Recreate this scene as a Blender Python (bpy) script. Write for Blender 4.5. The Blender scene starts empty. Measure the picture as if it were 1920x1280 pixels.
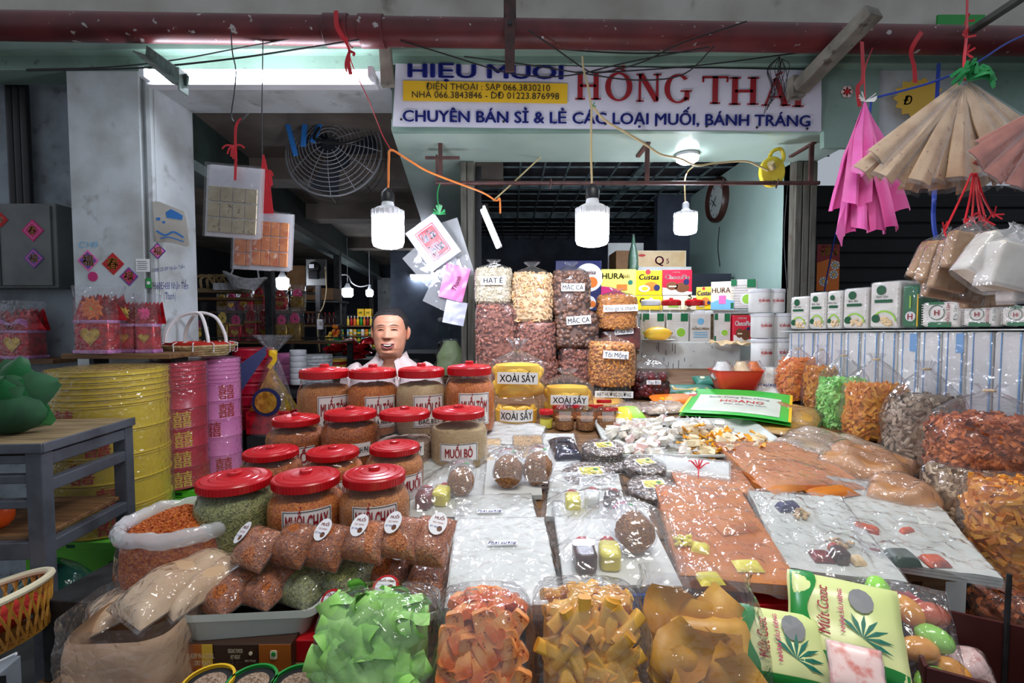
import bpy, math, random
import numpy as np
from mathutils import Vector, Matrix, Euler, noise
SC = bpy.context.scene
COL = SC.collection
R = random.Random(11)
PI = math.pi
# ------------------------------------------------------------------ camera, world, exposure
CAMH, F, TH = 1.5, 900.0, math.radians(2.5)
cT, sT = math.cos(TH), math.sin(TH)
cam_d = bpy.data.cameras.new('camera'); cam_d.sensor_width = 36; cam_d.lens = 36*F/1920; cam_d.clip_start = .02
cam = bpy.data.objects.new('camera', cam_d); COL.objects.link(cam)
cam.location = (0, 0, CAMH); cam.rotation_euler = (PI/2-TH, 0, 0); SC.camera = cam
SC.view_settings.view_transform = 'Standard'; SC.view_settings.look = 'None'
SC.view_settings.gamma = 1; SC.view_settings.use_curve_mapping = False
SC.view_settings.exposure = 0.0
SC.cycles.transparent_max_bounces = 24
SC.cycles.max_bounces = 8
SC.cycles.sample_clamp_indirect = 4
w = bpy.data.worlds.new('world'); SC.world = w; w.use_nodes = True
w.node_tree.nodes['Background'].inputs[0].default_value = (.80, .88, 1, 1)
w.node_tree.nodes['Background'].inputs[1].default_value = .45
def area(name, loc, aim, sx, sy, pw, c=(1, .97, .92)):
    l = bpy.data.lights.new(name, 'AREA'); l.shape = 'RECTANGLE'; l.size = sx; l.size_y = sy; l.energy = pw; l.color = c
    o = bpy.data.objects.new(name, l); COL.objects.link(o); o.location = loc
    o.rotation_euler = (Vector(aim)-Vector(loc)).to_track_quat('-Z', 'Y').to_euler(); return o
area('unseen_table_light', (.40, .50, 3.2), (.40, .95, 1.0), 1.3, .3, 12.5).data.spread = math.radians(105)     # unseen, added over the viewer; cone narrowed to brighten the table, not the facade
BULB, TUBE, LAMP = 104.0, 40.0, 44.0       # emission strengths of the lamps built below

# ------------------------------------------------------------------ pixel -> world
def P(px, py, d):
    u, v = (px-960)/F, (py-640)/F
    t = d/(cT-v*sT)
    return Vector((u*t, d, CAMH+t*(-sT-v*cT)))
TA, TS = .8708, .152                       # the display table slopes: z = TA + TS*y
SLOPE = math.atan(TS)
def zt(y): return TA+TS*y
def PT(px, py, lift=0):                    # the point of the table top seen at a pixel
    u, v = (px-960)/F, (py-640)/F
    dy, dz = cT-v*sT, -sT-v*cT
    t = (TA+lift-CAMH)/(dz-TS*dy)
    return Vector((u*t, dy*t, CAMH+dz*t))
def K(d): return d/F                       # metres per pixel at a depth

# ------------------------------------------------------------------ mesh builder
def rot(x=0, y=0, z=0): return Euler((x, y, z)).to_matrix().to_4x4()
def T(x=0, y=0, z=0): return Matrix.Translation((x, y, z))
def np4(m): return np.array([list(r) for r in m])
class M:
    def __init__(s): s.v = []; s.n = 0; s.f = []
    def add(s, vs, fs, m=None):
        a = np.array(vs, dtype=float).reshape(-1, 3)
        if m is not None:
            q = np4(m); a = a@q[:3, :3].T+q[:3, 3]
        k = s.n
        s.v.append(a); s.n += len(a)
        s.f += [tuple(i+k for i in f) for f in fs]
        return s
    def join(s, o, m=None):
        if o.n: s.add(np.concatenate(o.v), o.f, m)
        return s
    def verts(s): return np.concatenate(s.v) if s.v else np.zeros((0, 3))
    def warp(s, fn):
        a = s.verts(); s.v = [np.array([fn(*p) for p in a], dtype=float).reshape(-1, 3)]; return s
    def box(s, c, d, m=None):
        x, y, z = c; a, b, e = d[0]/2, d[1]/2, d[2]/2
        vs = [(x+i*a, y+j*b, z+k*e) for k in (-1, 1) for j in (-1, 1) for i in (-1, 1)]
        return s.add(vs, [(0, 2, 3, 1), (4, 5, 7, 6), (0, 1, 5, 4), (2, 6, 7, 3), (0, 4, 6, 2), (1, 3, 7, 5)], m)
    def hexa(s, f, b):                     # four front corners (counter-clockwise seen from the front), four back corners
        return s.add(list(f)+list(b), [(0, 1, 2, 3), (7, 6, 5, 4), (1, 0, 4, 5), (2, 1, 5, 6), (3, 2, 6, 7), (0, 3, 7, 4)])
    def grid(s, fn, nu, nv, cu=False, cv=False, m=None):
        A = nu if cu else nu+1; B = nv if cv else nv+1
        vs = [fn(i/nu, j/nv) for j in range(B) for i in range(A)]
        fs = [(j*A+i, j*A+(i+1) % A, ((j+1) % B)*A+(i+1) % A, ((j+1) % B)*A+i) for j in range(nv) for i in range(nu)]
        return s.add(vs, fs, m)
    def lathe(s, prof, n=24, m=None, caps=True):
        vs = [(r*math.cos(2*PI*i/n), r*math.sin(2*PI*i/n), z) for r, z in prof for i in range(n)]
        fs = [(j*n+i, j*n+(i+1) % n, (j+1)*n+(i+1) % n, (j+1)*n+i) for j in range(len(prof)-1) for i in range(n)]
        if caps:
            fs += [tuple(range(n-1, -1, -1)), tuple((len(prof)-1)*n+i for i in range(n))]
        return s.add(vs, fs, m)
    def cyl(s, a, b, r, n=12, r2=None):
        a, b = Vector(a), Vector(b); d = b-a
        q = d.to_track_quat('Z', 'Y').to_matrix().to_4x4()
        return s.lathe([(r, 0), (r if r2 is None else r2, d.length)], n, Matrix.Translation(a)@q)
    def tube(s, pts, r, n=6, closed=False):
        pts = [Vector(p) for p in pts]; k = len(pts)
        up = Vector((.13, .2, 1)).normalized(); vs = []
        for i, p in enumerate(pts):
            if closed: t = pts[(i+1) % k]-pts[i-1]
            else: t = pts[min(i+1, k-1)]-pts[max(i-1, 0)]
            t = t.normalized() if t.length > 1e-9 else Vector((0, 0, 1))
            a = t.cross(up)
            if a.length < .1: a = t.cross(Vector((1, .1, 0)))
            a.normalize(); b = t.cross(a); up = b.cross(t) if abs(t.dot(up)) > .95 else up
            rr = r[i] if isinstance(r, (list, tuple)) else r
            vs += [p+a*rr*math.cos(2*PI*j/n)+b*rr*math.sin(2*PI*j/n) for j in range(n)]
        fs = [(i*n+j, i*n+(j+1) % n, ((i+1) % k)*n+(j+1) % n, ((i+1) % k)*n+j) for i in range(k if closed else k-1) for j in range(n)]
        if not closed: fs += [tuple(range(n-1, -1, -1)), tuple((k-1)*n+j for j in range(n))]
        return s.add(vs, fs)
    def sph(s, c, r, n=12, k=7, m=None):
        rx, ry, rz = (r, r, r) if not isinstance(r, (tuple, list)) else r
        vs = [(c[0], c[1], c[2]-rz)]
        for j in range(1, k):
            a = -PI/2+PI*j/k
            vs += [(c[0]+rx*math.cos(a)*math.cos(2*PI*i/n), c[1]+ry*math.cos(a)*math.sin(2*PI*i/n), c[2]+rz*math.sin(a)) for i in range(n)]
        vs.append((c[0], c[1], c[2]+rz))
        fs = [(0, 1+(i+1) % n, 1+i) for i in range(n)]
        fs += [(1+j*n+i, 1+j*n+(i+1) % n, 1+(j+1)*n+(i+1) % n, 1+(j+1)*n+i) for j in range(k-2) for i in range(n)]
        e = len(vs)-1; b = 1+(k-2)*n
        fs += [(e, b+i, b+(i+1) % n) for i in range(n)]
        return s.add(vs, fs, m)
    def poly(s, pts, h, m=None):           # 2-D outline (x, y) extruded from z=0 to z=h
        n = len(pts)
        vs = [(x, y, 0) for x, y in pts]+[(x, y, h) for x, y in pts]
        return s.add(vs, [tuple(range(n-1, -1, -1)), tuple(range(n, 2*n))]+[(i, (i+1) % n, n+(i+1) % n, n+i) for i in range(n)], m)
    def ribbon(s, pts, wd, th=.0006, nrm=(0, -1, 0)):   # a flat band following points
        pts = [Vector(p) for p in pts]; N = Vector(nrm); vs = []; k = len(pts)
        for i, p in enumerate(pts):
            t = (pts[min(i+1, k-1)]-pts[max(i-1, 0)]).normalized(); a = t.cross(N)
            a = a.normalized() if a.length > 1e-6 else Vector((1, 0, 0))
            ww = wd[i] if isinstance(wd, (list, tuple)) else wd
            vs += [p+a*ww/2, p-a*ww/2, p-a*ww/2+N*th, p+a*ww/2+N*th]
        fs = [(i*4+j, i*4+(j+1) % 4, i*4+4+(j+1) % 4, i*4+4+j) for i in range(k-1) for j in range(4)]
        return s.add(vs, fs+[(3, 2, 1, 0), (4*k-4, 4*k-3, 4*k-2, 4*k-1)])
    def scatter(s, base, mats):
        bv = base.verts(); bf = base.f
        for m in mats: s.add(bv, bf, m)
        return s
    def mesh(s, name, mat=None, smooth=True, sharp=None):
        me = bpy.data.meshes.new(name)
        me.from_pydata(s.verts().tolist(), [], s.f)
        if mat: me.materials.append(MT[mat] if isinstance(mat, str) else mat)
        if smooth:
            me.polygons.foreach_set('use_smooth', [True]*len(me.polygons))
            try: me.set_sharp_from_angle(angle=math.radians(38 if sharp is None else sharp))
            except Exception: pass
        me.update()
        return me
    def build(s, name, mat, parent=None, smooth=True, bevel=0, loc=None, rotm=None, stuff=False, label=None, sharp=None):
        return place(s.mesh(name, mat, smooth, sharp), name, parent, bevel, loc, rotm, stuff, label)
def place(me, name, parent=None, bevel=0, loc=None, rotm=None, stuff=False, label=None):
    o = bpy.data.objects.new(name, me); COL.objects.link(o)
    if parent is not None: o.parent = parent
    if loc is not None: o.location = loc
    if rotm is not None: o.rotation_euler = rotm
    if bevel:
        b = o.modifiers.new('bevel', 'BEVEL'); b.width = bevel; b.segments = 2; b.limit_method = 'ANGLE'; b.angle_limit = .7
        b.harden_normals = False
    if stuff: o['kind'] = 'stuff'
    if label: o['label'] = label
    return o
def tag(o, label, cat, group=None, kind=None):
    o['label'] = label; o['category'] = cat
    if group: o['group'] = group
    if kind: o['kind'] = kind
    return o
def thing(name, label, cat, loc=(0, 0, 0), r=(0, 0, 0), group=None):
    o = bpy.data.objects.new(name, None); COL.objects.link(o)
    o.empty_display_size = .02
    o.location = loc; o.rotation_euler = r
    return tag(o, label, cat, group)
def struct(m, name, mat, bevel=0, smooth=False, parent=None):
    o = m.build(name, mat, parent, smooth, bevel)
    if parent is None: o['kind'] = 'structure'
    return o
def dup(root, loc, r=None, label=None, group=None, sc=None, swap=None):
    c = root.copy(); COL.objects.link(c); c.location = loc
    if r is not None: c.rotation_euler = r
    if sc: c.scale = (sc, sc, sc) if not isinstance(sc, tuple) else sc
    if label: c['label'] = label
    if group: c['group'] = group
    for ch in list(root.children):
        a = ch.copy(); COL.objects.link(a); a.parent = c
        for g in list(ch.children):
            b = g.copy(); COL.objects.link(b); b.parent = a
    return c
ORD = 'first second third fourth fifth sixth seventh eighth ninth tenth eleventh twelfth thirteenth'.split()
def lerp(a, b, t): return a+(b-a)*t
def sm(a, b, x):
    t = max(0, min(1, (x-a)/(b-a))); return t*t*(3-2*t)
def interp(tab, x):
    if x <= tab[0][0]: return tab[0][1]
    for (a, p), (b, q) in zip(tab, tab[1:]):
        if x <= b: return p+(q-p)*(x-a)/(b-a)
    return tab[-1][1]
def nz(x, y, z=0): return noise.noise(Vector((x, y, z)))
def spline(pts, n=6):
    pts = [Vector(p) for p in pts]; out = []
    q = [pts[0]*2-pts[1]]+pts+[pts[-1]*2-pts[-2]]
    for i in range(1, len(q)-2):
        for k in range(n):
            t = k/n
            out.append(.5*((2*q[i])+(q[i+1]-q[i-1])*t+(2*q[i-1]-5*q[i]+4*q[i+1]-q[i+2])*t*t+(3*q[i]-q[i-1]-3*q[i+1]+q[i+2])*t**3))
    return out+[pts[-1]]
def rrect(w, h, r, n=4):
    out = []
    for cx, cy, a in ((w/2-r, h/2-r, 0), (-w/2+r, h/2-r, 90), (-w/2+r, -h/2+r, 180), (w/2-r, -h/2+r, 270)):
        for i in range(n+1):
            t = math.radians(a+90*i/n); out.append((cx+r*math.cos(t), cy+r*math.sin(t)))
    return out
def circ(r, n=20, x=0, y=0, ry=None): return [(x+r*math.cos(2*PI*i/n), y+(ry or r)*math.sin(2*PI*i/n)) for i in range(n)]

# ------------------------------------------------------------------ text (the built-in font only)
_TX = {}
def text(s, h, sx=1.0, bold=0.0, maxw=None, shear=0.0, align='C'):
    key = (s, shear)
    if key not in _TX:
        cu = bpy.data.curves.new('lettering', 'FONT'); cu.body = s; cu.size = 1; cu.shear = shear
        cu.resolution_u = 3; cu.align_x = 'CENTER'; cu.space_line = 1.0
        ob = bpy.data.objects.new('lettering', cu)
        me = bpy.data.meshes.new_from_object(ob)
        v = np.array([tuple(p.co) for p in me.vertices]).reshape(-1, 3); f = [tuple(p.vertices) for p in me.polygons]
        bpy.data.objects.remove(ob); bpy.data.meshes.remove(me); bpy.data.curves.remove(cu)
        if len(v):
            v[:, 0] -= (v[:, 0].max()+v[:, 0].min())/2
        _TX[key] = (v, f)
    v, f = _TX[key]
    m = M()
    if not len(v): return m
    a = v.copy(); k = h/.73
    wd = (a[:, 0].max()-a[:, 0].min())*k
    if maxw: sx = min(sx, maxw/wd) if sx > 0 else maxw/wd
    a[:, 0] *= k*sx; a[:, 1] = a[:, 1]*k; a[:, 1] -= h/2 if '\n' not in s else (a[:, 1].max()+a[:, 1].min())/2
    if align == 'L': a[:, 0] -= a[:, 0].min()
    m.add(a, f)
    if bold:
        q = bold*k
        for dx, dy in ((q, 0), (-q, 0), (0, q*.6), (0, -q*.6)): m.add(a+np.array((dx, dy, 0)), f)
    return m
UP = rot(x=PI/2)                            # text/outline plane (x, y) -> (x, z), facing -y
def wrap(m, rad, off=0):                    # plane (x, y) onto a vertical cylinder, facing -y
    return m.warp(lambda x, y, z: ((rad+z+off)*math.sin(x/rad), -(rad+z+off)*math.cos(x/rad), y))
def panel(w, h, n=8): return M().grid(lambda u, v: ((u-.5)*w, (v-.5)*h, 0), n, 1)

# ------------------------------------------------------------------ materials
MT = {}
def lin(c):
    return tuple(((x/255)/12.92 if x/255 <= .04045 else ((x/255+.055)/1.055)**2.4) for x in c)+(1,)
class N:
    def __init__(s, key):
        m = bpy.data.materials.new(key); m.use_nodes = True; s.m = m; s.t = m.node_tree; s.t.nodes.clear(); MT[key] = m
        s.out = s.n('ShaderNodeOutputMaterial')
        s.tc = s.n('ShaderNodeTexCoord')
    def n(s, typ, **kw):
        o = s.t.nodes.new(typ)
        for k, v in kw.items():
            if hasattr(o, k): setattr(o, k, v)
            else: o.inputs[k].default_value = v
        return o
    def l(s, a, b): s.t.links.new(a, b)
    def noise(s, scale, detail=3, dist=0, rough=.5):
        a = s.n('ShaderNodeTexNoise'); a.inputs['Scale'].default_value = scale; a.inputs['Detail'].default_value = detail
        a.inputs['Distortion'].default_value = dist; a.inputs['Roughness'].default_value = rough
        s.l(s.tc.outputs['Object'], a.inputs['Vector']); return a
    def voro(s, scale, feat='F1'):
        a = s.n('ShaderNodeTexVoronoi'); a.feature = feat; a.inputs['Scale'].default_value = scale
        s.l(s.tc.outputs['Object'], a.inputs['Vector']); return a
    def ramp(s, src, stops):
        a = s.n('ShaderNodeValToRGB'); e = a.color_ramp.elements
        while len(e) < len(stops): e.new(.5)
        for i, (p, c) in enumerate(stops): e[i].position = p; e[i].color = lin(c)
        s.l(src, a.inputs[0]); return a
    def bump(s, src, st, dist=.002):
        a = s.n('ShaderNodeBump'); a.inputs['Strength'].default_value = st; a.inputs['Distance'].default_value = dist
        s.l(src, a.inputs['Height']); return a
def mat(key, c, rough=.5, c2=None, scale=8, lo=.4, hi=.65, bump=0, bscale=60, metal=0, emit=0, spec=.5, coat=0, c3=None, scale3=60, lo3=.62, hi3=.7, detail=5, sss=0, stretch=None, isl=0):
    g = N(key); b = g.n('ShaderNodeBsdfPrincipled')
    b.inputs['Roughness'].default_value = rough; b.inputs['Metallic'].default_value = metal
    b.inputs['Specular IOR Level'].default_value = spec; b.inputs['Coat Weight'].default_value = coat
    b.inputs['Base Color'].default_value = lin(c)
    if sss: b.inputs['Subsurface Weight'].default_value = sss; b.inputs['Subsurface Radius'].default_value = (.01, .004, .002); b.inputs['Subsurface Scale'].default_value = .5
    if c2:
        ns = g.noise(scale, detail)
        if stretch:
            mp = g.n('ShaderNodeMapping'); mp.inputs['Scale'].default_value = stretch
            g.l(g.tc.outputs['Object'], mp.inputs[0]); g.l(mp.outputs[0], ns.inputs['Vector'])
        hs = ns.outputs[0]
        if isl:
            ge = g.n('ShaderNodeNewGeometry'); ma = g.n('ShaderNodeMath', operation='MULTIPLY_ADD'); g.l(ge.outputs['Random Per Island'], ma.inputs[0]); ma.inputs[1].default_value = isl; ma.inputs[2].default_value = -isl/2
            mb = g.n('ShaderNodeMath', operation='ADD'); g.l(ma.outputs[0], mb.inputs[0]); g.l(hs, mb.inputs[1]); hs = mb.outputs[0]
        r = g.ramp(hs, [(lo, c), (hi, c2)]); src = r.outputs[0]
        if c3:
            r3 = g.ramp(g.noise(scale3, 3).outputs[0], [(lo3, (0, 0, 0)), (hi3, (255, 255, 255))])
            mx = g.n('ShaderNodeMixRGB'); g.l(r3.outputs[0], mx.inputs[0]); g.l(src, mx.inputs[1]); mx.inputs[2].default_value = lin(c3); src = mx.outputs[0]
        g.l(src, b.inputs['Base Color'])
    if bump:
        g.l(g.bump(g.noise(bscale, 4).outputs[0], bump).outputs[0], b.inputs['Normal'])
    if emit:
        b.inputs['Emission Color'].default_value = lin(c); b.inputs['Emission Strength'].default_value = emit
    g.l(b.outputs[0], g.out.inputs[0]); return g.m
def grain(key, cols, scale=300, rough=.6, bump=.8, dist=.002, big=0):
    g = N(key); b = g.n('ShaderNodeBsdfPrincipled'); b.inputs['Roughness'].default_value = rough
    v = g.voro(scale)
    sp = g.n('ShaderNodeSeparateColor'); g.l(v.outputs['Color'], sp.inputs[0])
    k = len(cols)
    r = g.ramp(sp.outputs[0], [(i/(k-1) if k > 1 else 0, c) for i, c in enumerate(cols)]); src = r.outputs[0]
    g.l(src, b.inputs['Base Color'])
    g.l(g.bump(v.outputs['Distance'], -bump if False else bump, dist).outputs[0], b.inputs['Normal'])
    g.l(b.outputs[0], g.out.inputs[0]); return g.m
def film(key, tint=(250, 250, 252), haze=.05, bump=.6, scale=22, rough=.09, base=.04, gain=.9, dist=.004, hazecol=(238, 239, 240), blend=.22, crinkle=0):
    """thin clear plastic: mostly transparent, glossy by fresnel, a little milky; creases by bump"""
    g = N(key)
    ns = g.noise(scale, 2, 1.5); src = ns.outputs[0]
    if crinkle:
        vo = g.voro(crinkle, 'DISTANCE_TO_EDGE'); wv = g.n('ShaderNodeMath', operation='MULTIPLY'); g.l(vo.outputs['Distance'], wv.inputs[0]); wv.inputs[1].default_value = 1.2
        ad = g.n('ShaderNodeMath', operation='ADD'); g.l(src, ad.inputs[0]); g.l(wv.outputs[0], ad.inputs[1]); src = ad.outputs[0]
    bp = g.bump(src, bump, dist)
    tr = g.n('ShaderNodeBsdfTransparent'); tr.inputs[0].default_value = lin(tint)
    gl = g.n('ShaderNodeBsdfGlossy'); gl.inputs['Roughness'].default_value = rough; g.l(bp.outputs[0], gl.inputs['Normal'])
    df = g.n('ShaderNodeBsdfDiffuse'); df.inputs[0].default_value = lin(hazecol)
    lw = g.n('ShaderNodeLayerWeight'); lw.inputs['Blend'].default_value = .5; g.l(bp.outputs[0], lw.inputs['Normal'])
    pw = g.n('ShaderNodeMath', operation='POWER'); g.l(lw.outputs['Facing'], pw.inputs[0]); pw.inputs[1].default_value = 3.5
    mr = g.n('ShaderNodeMath', operation='MULTIPLY_ADD'); g.l(pw.outputs[0], mr.inputs[0]); mr.inputs[1].default_value = gain; mr.inputs[2].default_value = base; mr.use_clamp = True
    m1 = g.n('ShaderNodeMixShader'); m1.inputs[0].default_value = haze; g.l(tr.outputs[0], m1.inputs[1]); g.l(df.outputs[0], m1.inputs[2])
    m2 = g.n('ShaderNodeMixShader'); g.l(mr.outputs[0], m2.inputs[0]); g.l(m1.outputs[0], m2.inputs[1]); g.l(gl.outputs[0], m2.inputs[2])
    g.l(m2.outputs[0], g.out.inputs[0]); return g.m
def lamp_mat(key, c, st):
    g = N(key); e = g.n('ShaderNodeEmission'); e.inputs[0].default_value = lin(c); e.inputs[1].default_value = st
    g.l(e.outputs[0], g.out.inputs[0]); return g.m
film('film', haze=.04, bump=.7, scale=30, base=.04, crinkle=26, dist=.005)
film('film_crinkle', haze=.045, bump=.9, scale=30, base=.06, crinkle=42, dist=.007, rough=.11)
film('film_milky', haze=.28, bump=.7, scale=24, base=.05, crinkle=30)
film('film_sheet', haze=.09, bump=.8, scale=16, base=.06, dist=.007, crinkle=30, rough=.11)
film('jar_plastic', haze=.015, bump=.08, scale=10, base=.02, rough=.05, gain=.8)
film('glass', haze=.0, bump=0.02, scale=6, base=.01, rough=.02, tint=(245, 252, 250))
film('mica', haze=.03, bump=.25, scale=8, base=.05, rough=.06, tint=(240, 246, 255))
lamp_mat('bulb_light', (232, 238, 255), BULB)
lamp_mat('tube_light', (235, 242, 255), TUBE)
lamp_mat('far_light', (235, 242, 255), LAMP)
for k, c in dict(white=(232, 232, 230), black=(22, 22, 24), red=(190, 20, 26), blue=(32, 44, 140), yellow=(238, 190, 30), green=(30, 150, 60), orange=(235, 120, 30), pink=(240, 110, 180), teal=(20, 110, 90), darkred=(150, 20, 30), brown=(110, 66, 36), cream=(238, 226, 190), gold=(222, 178, 60), lime=(150, 205, 60), sky=(120, 190, 230), navy=(24, 32, 84), purple=(110, 70, 150), magenta=(200, 30, 110), grey=(120, 122, 124), dkgreen=(14, 84, 50)).items():
    mat('ink_'+k, c, .5)
mat('red_lid', (184, 16, 26), .28, spec=.5, bump=.05, bscale=90)
mat('label_white', (236, 233, 230), .45, c2=(222, 216, 214), scale=14)
mat('paper_white', (240, 240, 238), .6)
# ------------------------------------------------------------------ the setting
mat('concrete', (92, 90, 86), .85, (60, 58, 56), 5, bump=.2)
mat('plaster', (206, 212, 214), .7, (168, 170, 166), 5, .42, .72, bump=.08, c3=(122, 116, 104), scale3=9, lo3=.62, hi3=.82)
mat('plaster_old', (150, 158, 166), .75, (104, 108, 112), 6, .4, .75, bump=.15, c3=(80, 76, 72), scale3=12, lo3=.6, hi3=.8)
mat('wall_cream', (196, 190, 180), .7, (160, 152, 140), 3, .4, .7, c3=(96, 84, 70), scale3=6, lo3=.64, hi3=.84)
mat('green_paint', (138, 166, 152), .42, (112, 138, 124), 4, .42, .72, bump=.05, c3=(84, 88, 78), scale3=18, lo3=.66, hi3=.82)
mat('green_gloss', (186, 208, 196), .16, (168, 190, 178), 2, .4, .7, bump=.02, spec=.6)
mat('green_wall', (168, 196, 186), .4, (150, 178, 168), 2, .4, .7)
mat('dark_green', (52, 68, 62), .5, (34, 46, 42), 5)
mat('beam_edge', (124, 136, 134), .3, (96, 108, 106), 8, spec=.7)
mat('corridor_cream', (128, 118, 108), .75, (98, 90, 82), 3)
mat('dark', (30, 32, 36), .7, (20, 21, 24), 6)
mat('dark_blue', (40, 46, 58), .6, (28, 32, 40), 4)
mat('slate', (86, 96, 112), .6, (64, 72, 86), 4)
mat('steel_dark', (58, 60, 62), .45, (40, 40, 40), 20, metal=.4)
mat('post_wood', (112, 110, 100), .6, (78, 74, 64), 7, .35, .7, stretch=(9, 9, .8), bump=.2, bscale=40, c3=(82, 60, 46), scale3=14, lo3=.62, hi3=.8)
mat('grid_steel', (120, 140, 142), .5, (84, 98, 100), 12)
mat('roof_boards', (74, 66, 66), .8, (52, 58, 70), 3.5, .38, .66)
mat('wood', (126, 90, 54), .6, (88, 58, 32), 6, stretch=(1, 12, 12), bump=.15)
mat('wood_pale', (150, 128, 92), .7, (112, 92, 62), 6, stretch=(1, 12, 12), bump=.2)
mat('table_grey', (92, 96, 104), .4, (68, 70, 76), 14, .45, .75, metal=.25, c3=(96, 70, 50), scale3=22, lo3=.68, hi3=.8)

def pslab(m, c4, back=.04):
    f = [P(*c) for c in c4]; return m.hexa(f, [p+Vector((0, back, 0)) for p in f])
def prect(m, x0, y0, x1, y1, d, back=.04):
    return pslab(m, [(x0, y1, d), (x1, y1, d), (x1, y0, d), (x0, y0, d)], back)

struct(M().box((0, 6, -.05), (18, 22, .1)), 'floor', 'concrete')
# upper facade
struct(prect(M(), -300, -150, 2300, 76, 2.36, .06), 'wall_front', 'wall_cream')
struct(prect(M(), -300, 74, 2300, 93, 2.14, .2), 'trim_1', 'green_paint', .004)
struct(prect(M(), -300, 93, 735, 131, 2.19, .14), 'trim_2', 'green_paint', .004)
struct(prect(M(), 735, 93, 2300, 120, 2.19, .14), 'trim_9', 'green_paint', .004)
struct(prect(M(), 735, 120, 1545, 246, 2.235, .03), 'trim_3', 'green_paint')
struct(prect(M(), 1545, 120, 1648, 276, 2.235, .03), 'trim_4', 'green_paint')
struct(prect(M(), 1648, 120, 1790, 268, 2.245, .03), 'trim_5', 'plaster')
struct(prect(M(), 1790, 120, 2300, 250, 2.25, .03), 'trim_6', 'green_paint')
struct(M().hexa([P(-300, -150, 2.4), P(2300, -150, 2.4), P(2300, -150, 2.4)+Vector((0, 0, .05)), P(-300, -150, 2.4)+Vector((0, 0, .05))],
                [P(-300, -150, 2.4)+Vector((0, 10, 0)), P(2300, -150, 2.4)+Vector((0, 10, 0)), P(2300, -150, 2.4)+Vector((0, 10, .05)), P(-300, -150, 2.4)+Vector((0, 10, .05))]), 'ceiling', 'dark')
# a wide roof overhang over the aisle in front: the market hall is covered
# soffit under the facade: glossy painted boards, running back beside the corridor
zs = P(735, 246, 2.25).z
xa, xb, xc = P(735, 246, 2.25).x, P(1640, 246, 2.25).x, P(890, 246, 2.66).x
def floorpoly(pts, z, h, name, mt): return struct(M().poly([(a, b) for a, b in pts], h, T(0, 0, z)), name, mt)
floorpoly([(xa, 2.24), (xb, 2.24), (xb, 2.68), (xc, 2.68), (xc-.80, 10), (xa-.93, 10)], zs, .05, 'soffit', 'green_gloss')
# left pillar with a groove and the plaster wall beside it
x0, x1, xg = P(130, 300, 2.2).x, P(285, 300, 2.2).x, P(264, 300, 2.2).x
zl = P(400, 160, 2.2).z
m = M().box(((x0+xg)/2, 2.345, 1.4), (xg-x0, .29, 2.8)).box(((xg+x1)/2, 2.357, 1.4), (x1-xg, .266, 2.8)).box((x1-.012, 2.21, 1.4), (.024, .02, 2.8))
struct(m, 'pillar', 'plaster', .003)
struct(M().box(((x1+xa)/2, 2.345, zl+.15), (xa-x1, .29, .3)), 'lintel', 'plaster', .003)
struct(M().box((x0-.6, 2.46, 1.4), (1.2, .1, 2.8)), 'wall_left', 'plaster_old')
# corridor on the left: beam, ceiling, posts and far end
def cx(d, xs=-1.653): return xs-.128*(d-2.5)      # the corridor's left line
zb0, zb1 = P(365, 308, 2.5).z, 2.58
m = M()
for (a, b, za, zb, dx, mt) in ((2.49, 13, zb0+.02, zb1, .10, 0),):
    m.hexa([(cx(a)-dx, a, za), (cx(a), a, za), (cx(a), a, zb), (cx(a)-dx, a, zb)], [(cx(b)-dx, b, za), (cx(b), b, za), (cx(b), b, zb), (cx(b)-dx, b, zb)])
struct(m, 'beam', 'dark_green')
a, b = 2.49, 13
struct(M().hexa([(cx(a)-.12, a, zb0-.035), (cx(a)+.03, a, zb0-.035), (cx(a)+.03, a, zb0+.02), (cx(a)-.12, a, zb0+.02)],
                [(cx(b)-.12, b, zb0-.035), (cx(b)+.03, b, zb0-.035), (cx(b)+.03, b, zb0+.02), (cx(b)-.12, b, zb0+.02)]), 'trim_7', 'beam_edge')
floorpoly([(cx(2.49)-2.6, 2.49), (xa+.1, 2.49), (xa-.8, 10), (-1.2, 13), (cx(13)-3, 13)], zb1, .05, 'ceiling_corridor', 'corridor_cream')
for i, d in enumerate((3.35, 4.6, 6.4)):
    struct(M().box((cx(d)+.85, d, zb1-.07), (1.7, .22, .14)), 'beam', 'corridor_cream')
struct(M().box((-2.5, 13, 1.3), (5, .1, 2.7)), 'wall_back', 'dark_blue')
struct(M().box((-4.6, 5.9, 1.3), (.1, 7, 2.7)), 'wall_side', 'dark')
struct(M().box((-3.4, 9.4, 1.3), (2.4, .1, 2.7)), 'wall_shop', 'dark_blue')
for i in range(6):
    a, b = 2.75+i*1.2, 2.75+(i+1)*1.2; xa_, xb_ = xc-.11*(a-2.75), xc-.11*(b-2.75)
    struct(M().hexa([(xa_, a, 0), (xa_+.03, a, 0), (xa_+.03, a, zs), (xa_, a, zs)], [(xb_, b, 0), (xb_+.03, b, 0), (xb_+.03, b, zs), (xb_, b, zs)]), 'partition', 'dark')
for px, wd, mt in ((508, .055, 'steel_dark'), (635, .07, 'steel_dark'), (697, .06, 'steel_dark'), (722, .24, 'plaster'), (748, .24, 'green_wall')):
    u = (px-960)/F; d = -1.333/(u+.128)
    d = min(d, 9.2 if px < 730 else 8.4)
    x = u*d/(cT) if px < 700 else u*d
    struct(M().box((x, d, 1.155), (wd, wd if wd < .1 else .1, 2.31)), 'post', mt, .003)
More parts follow.
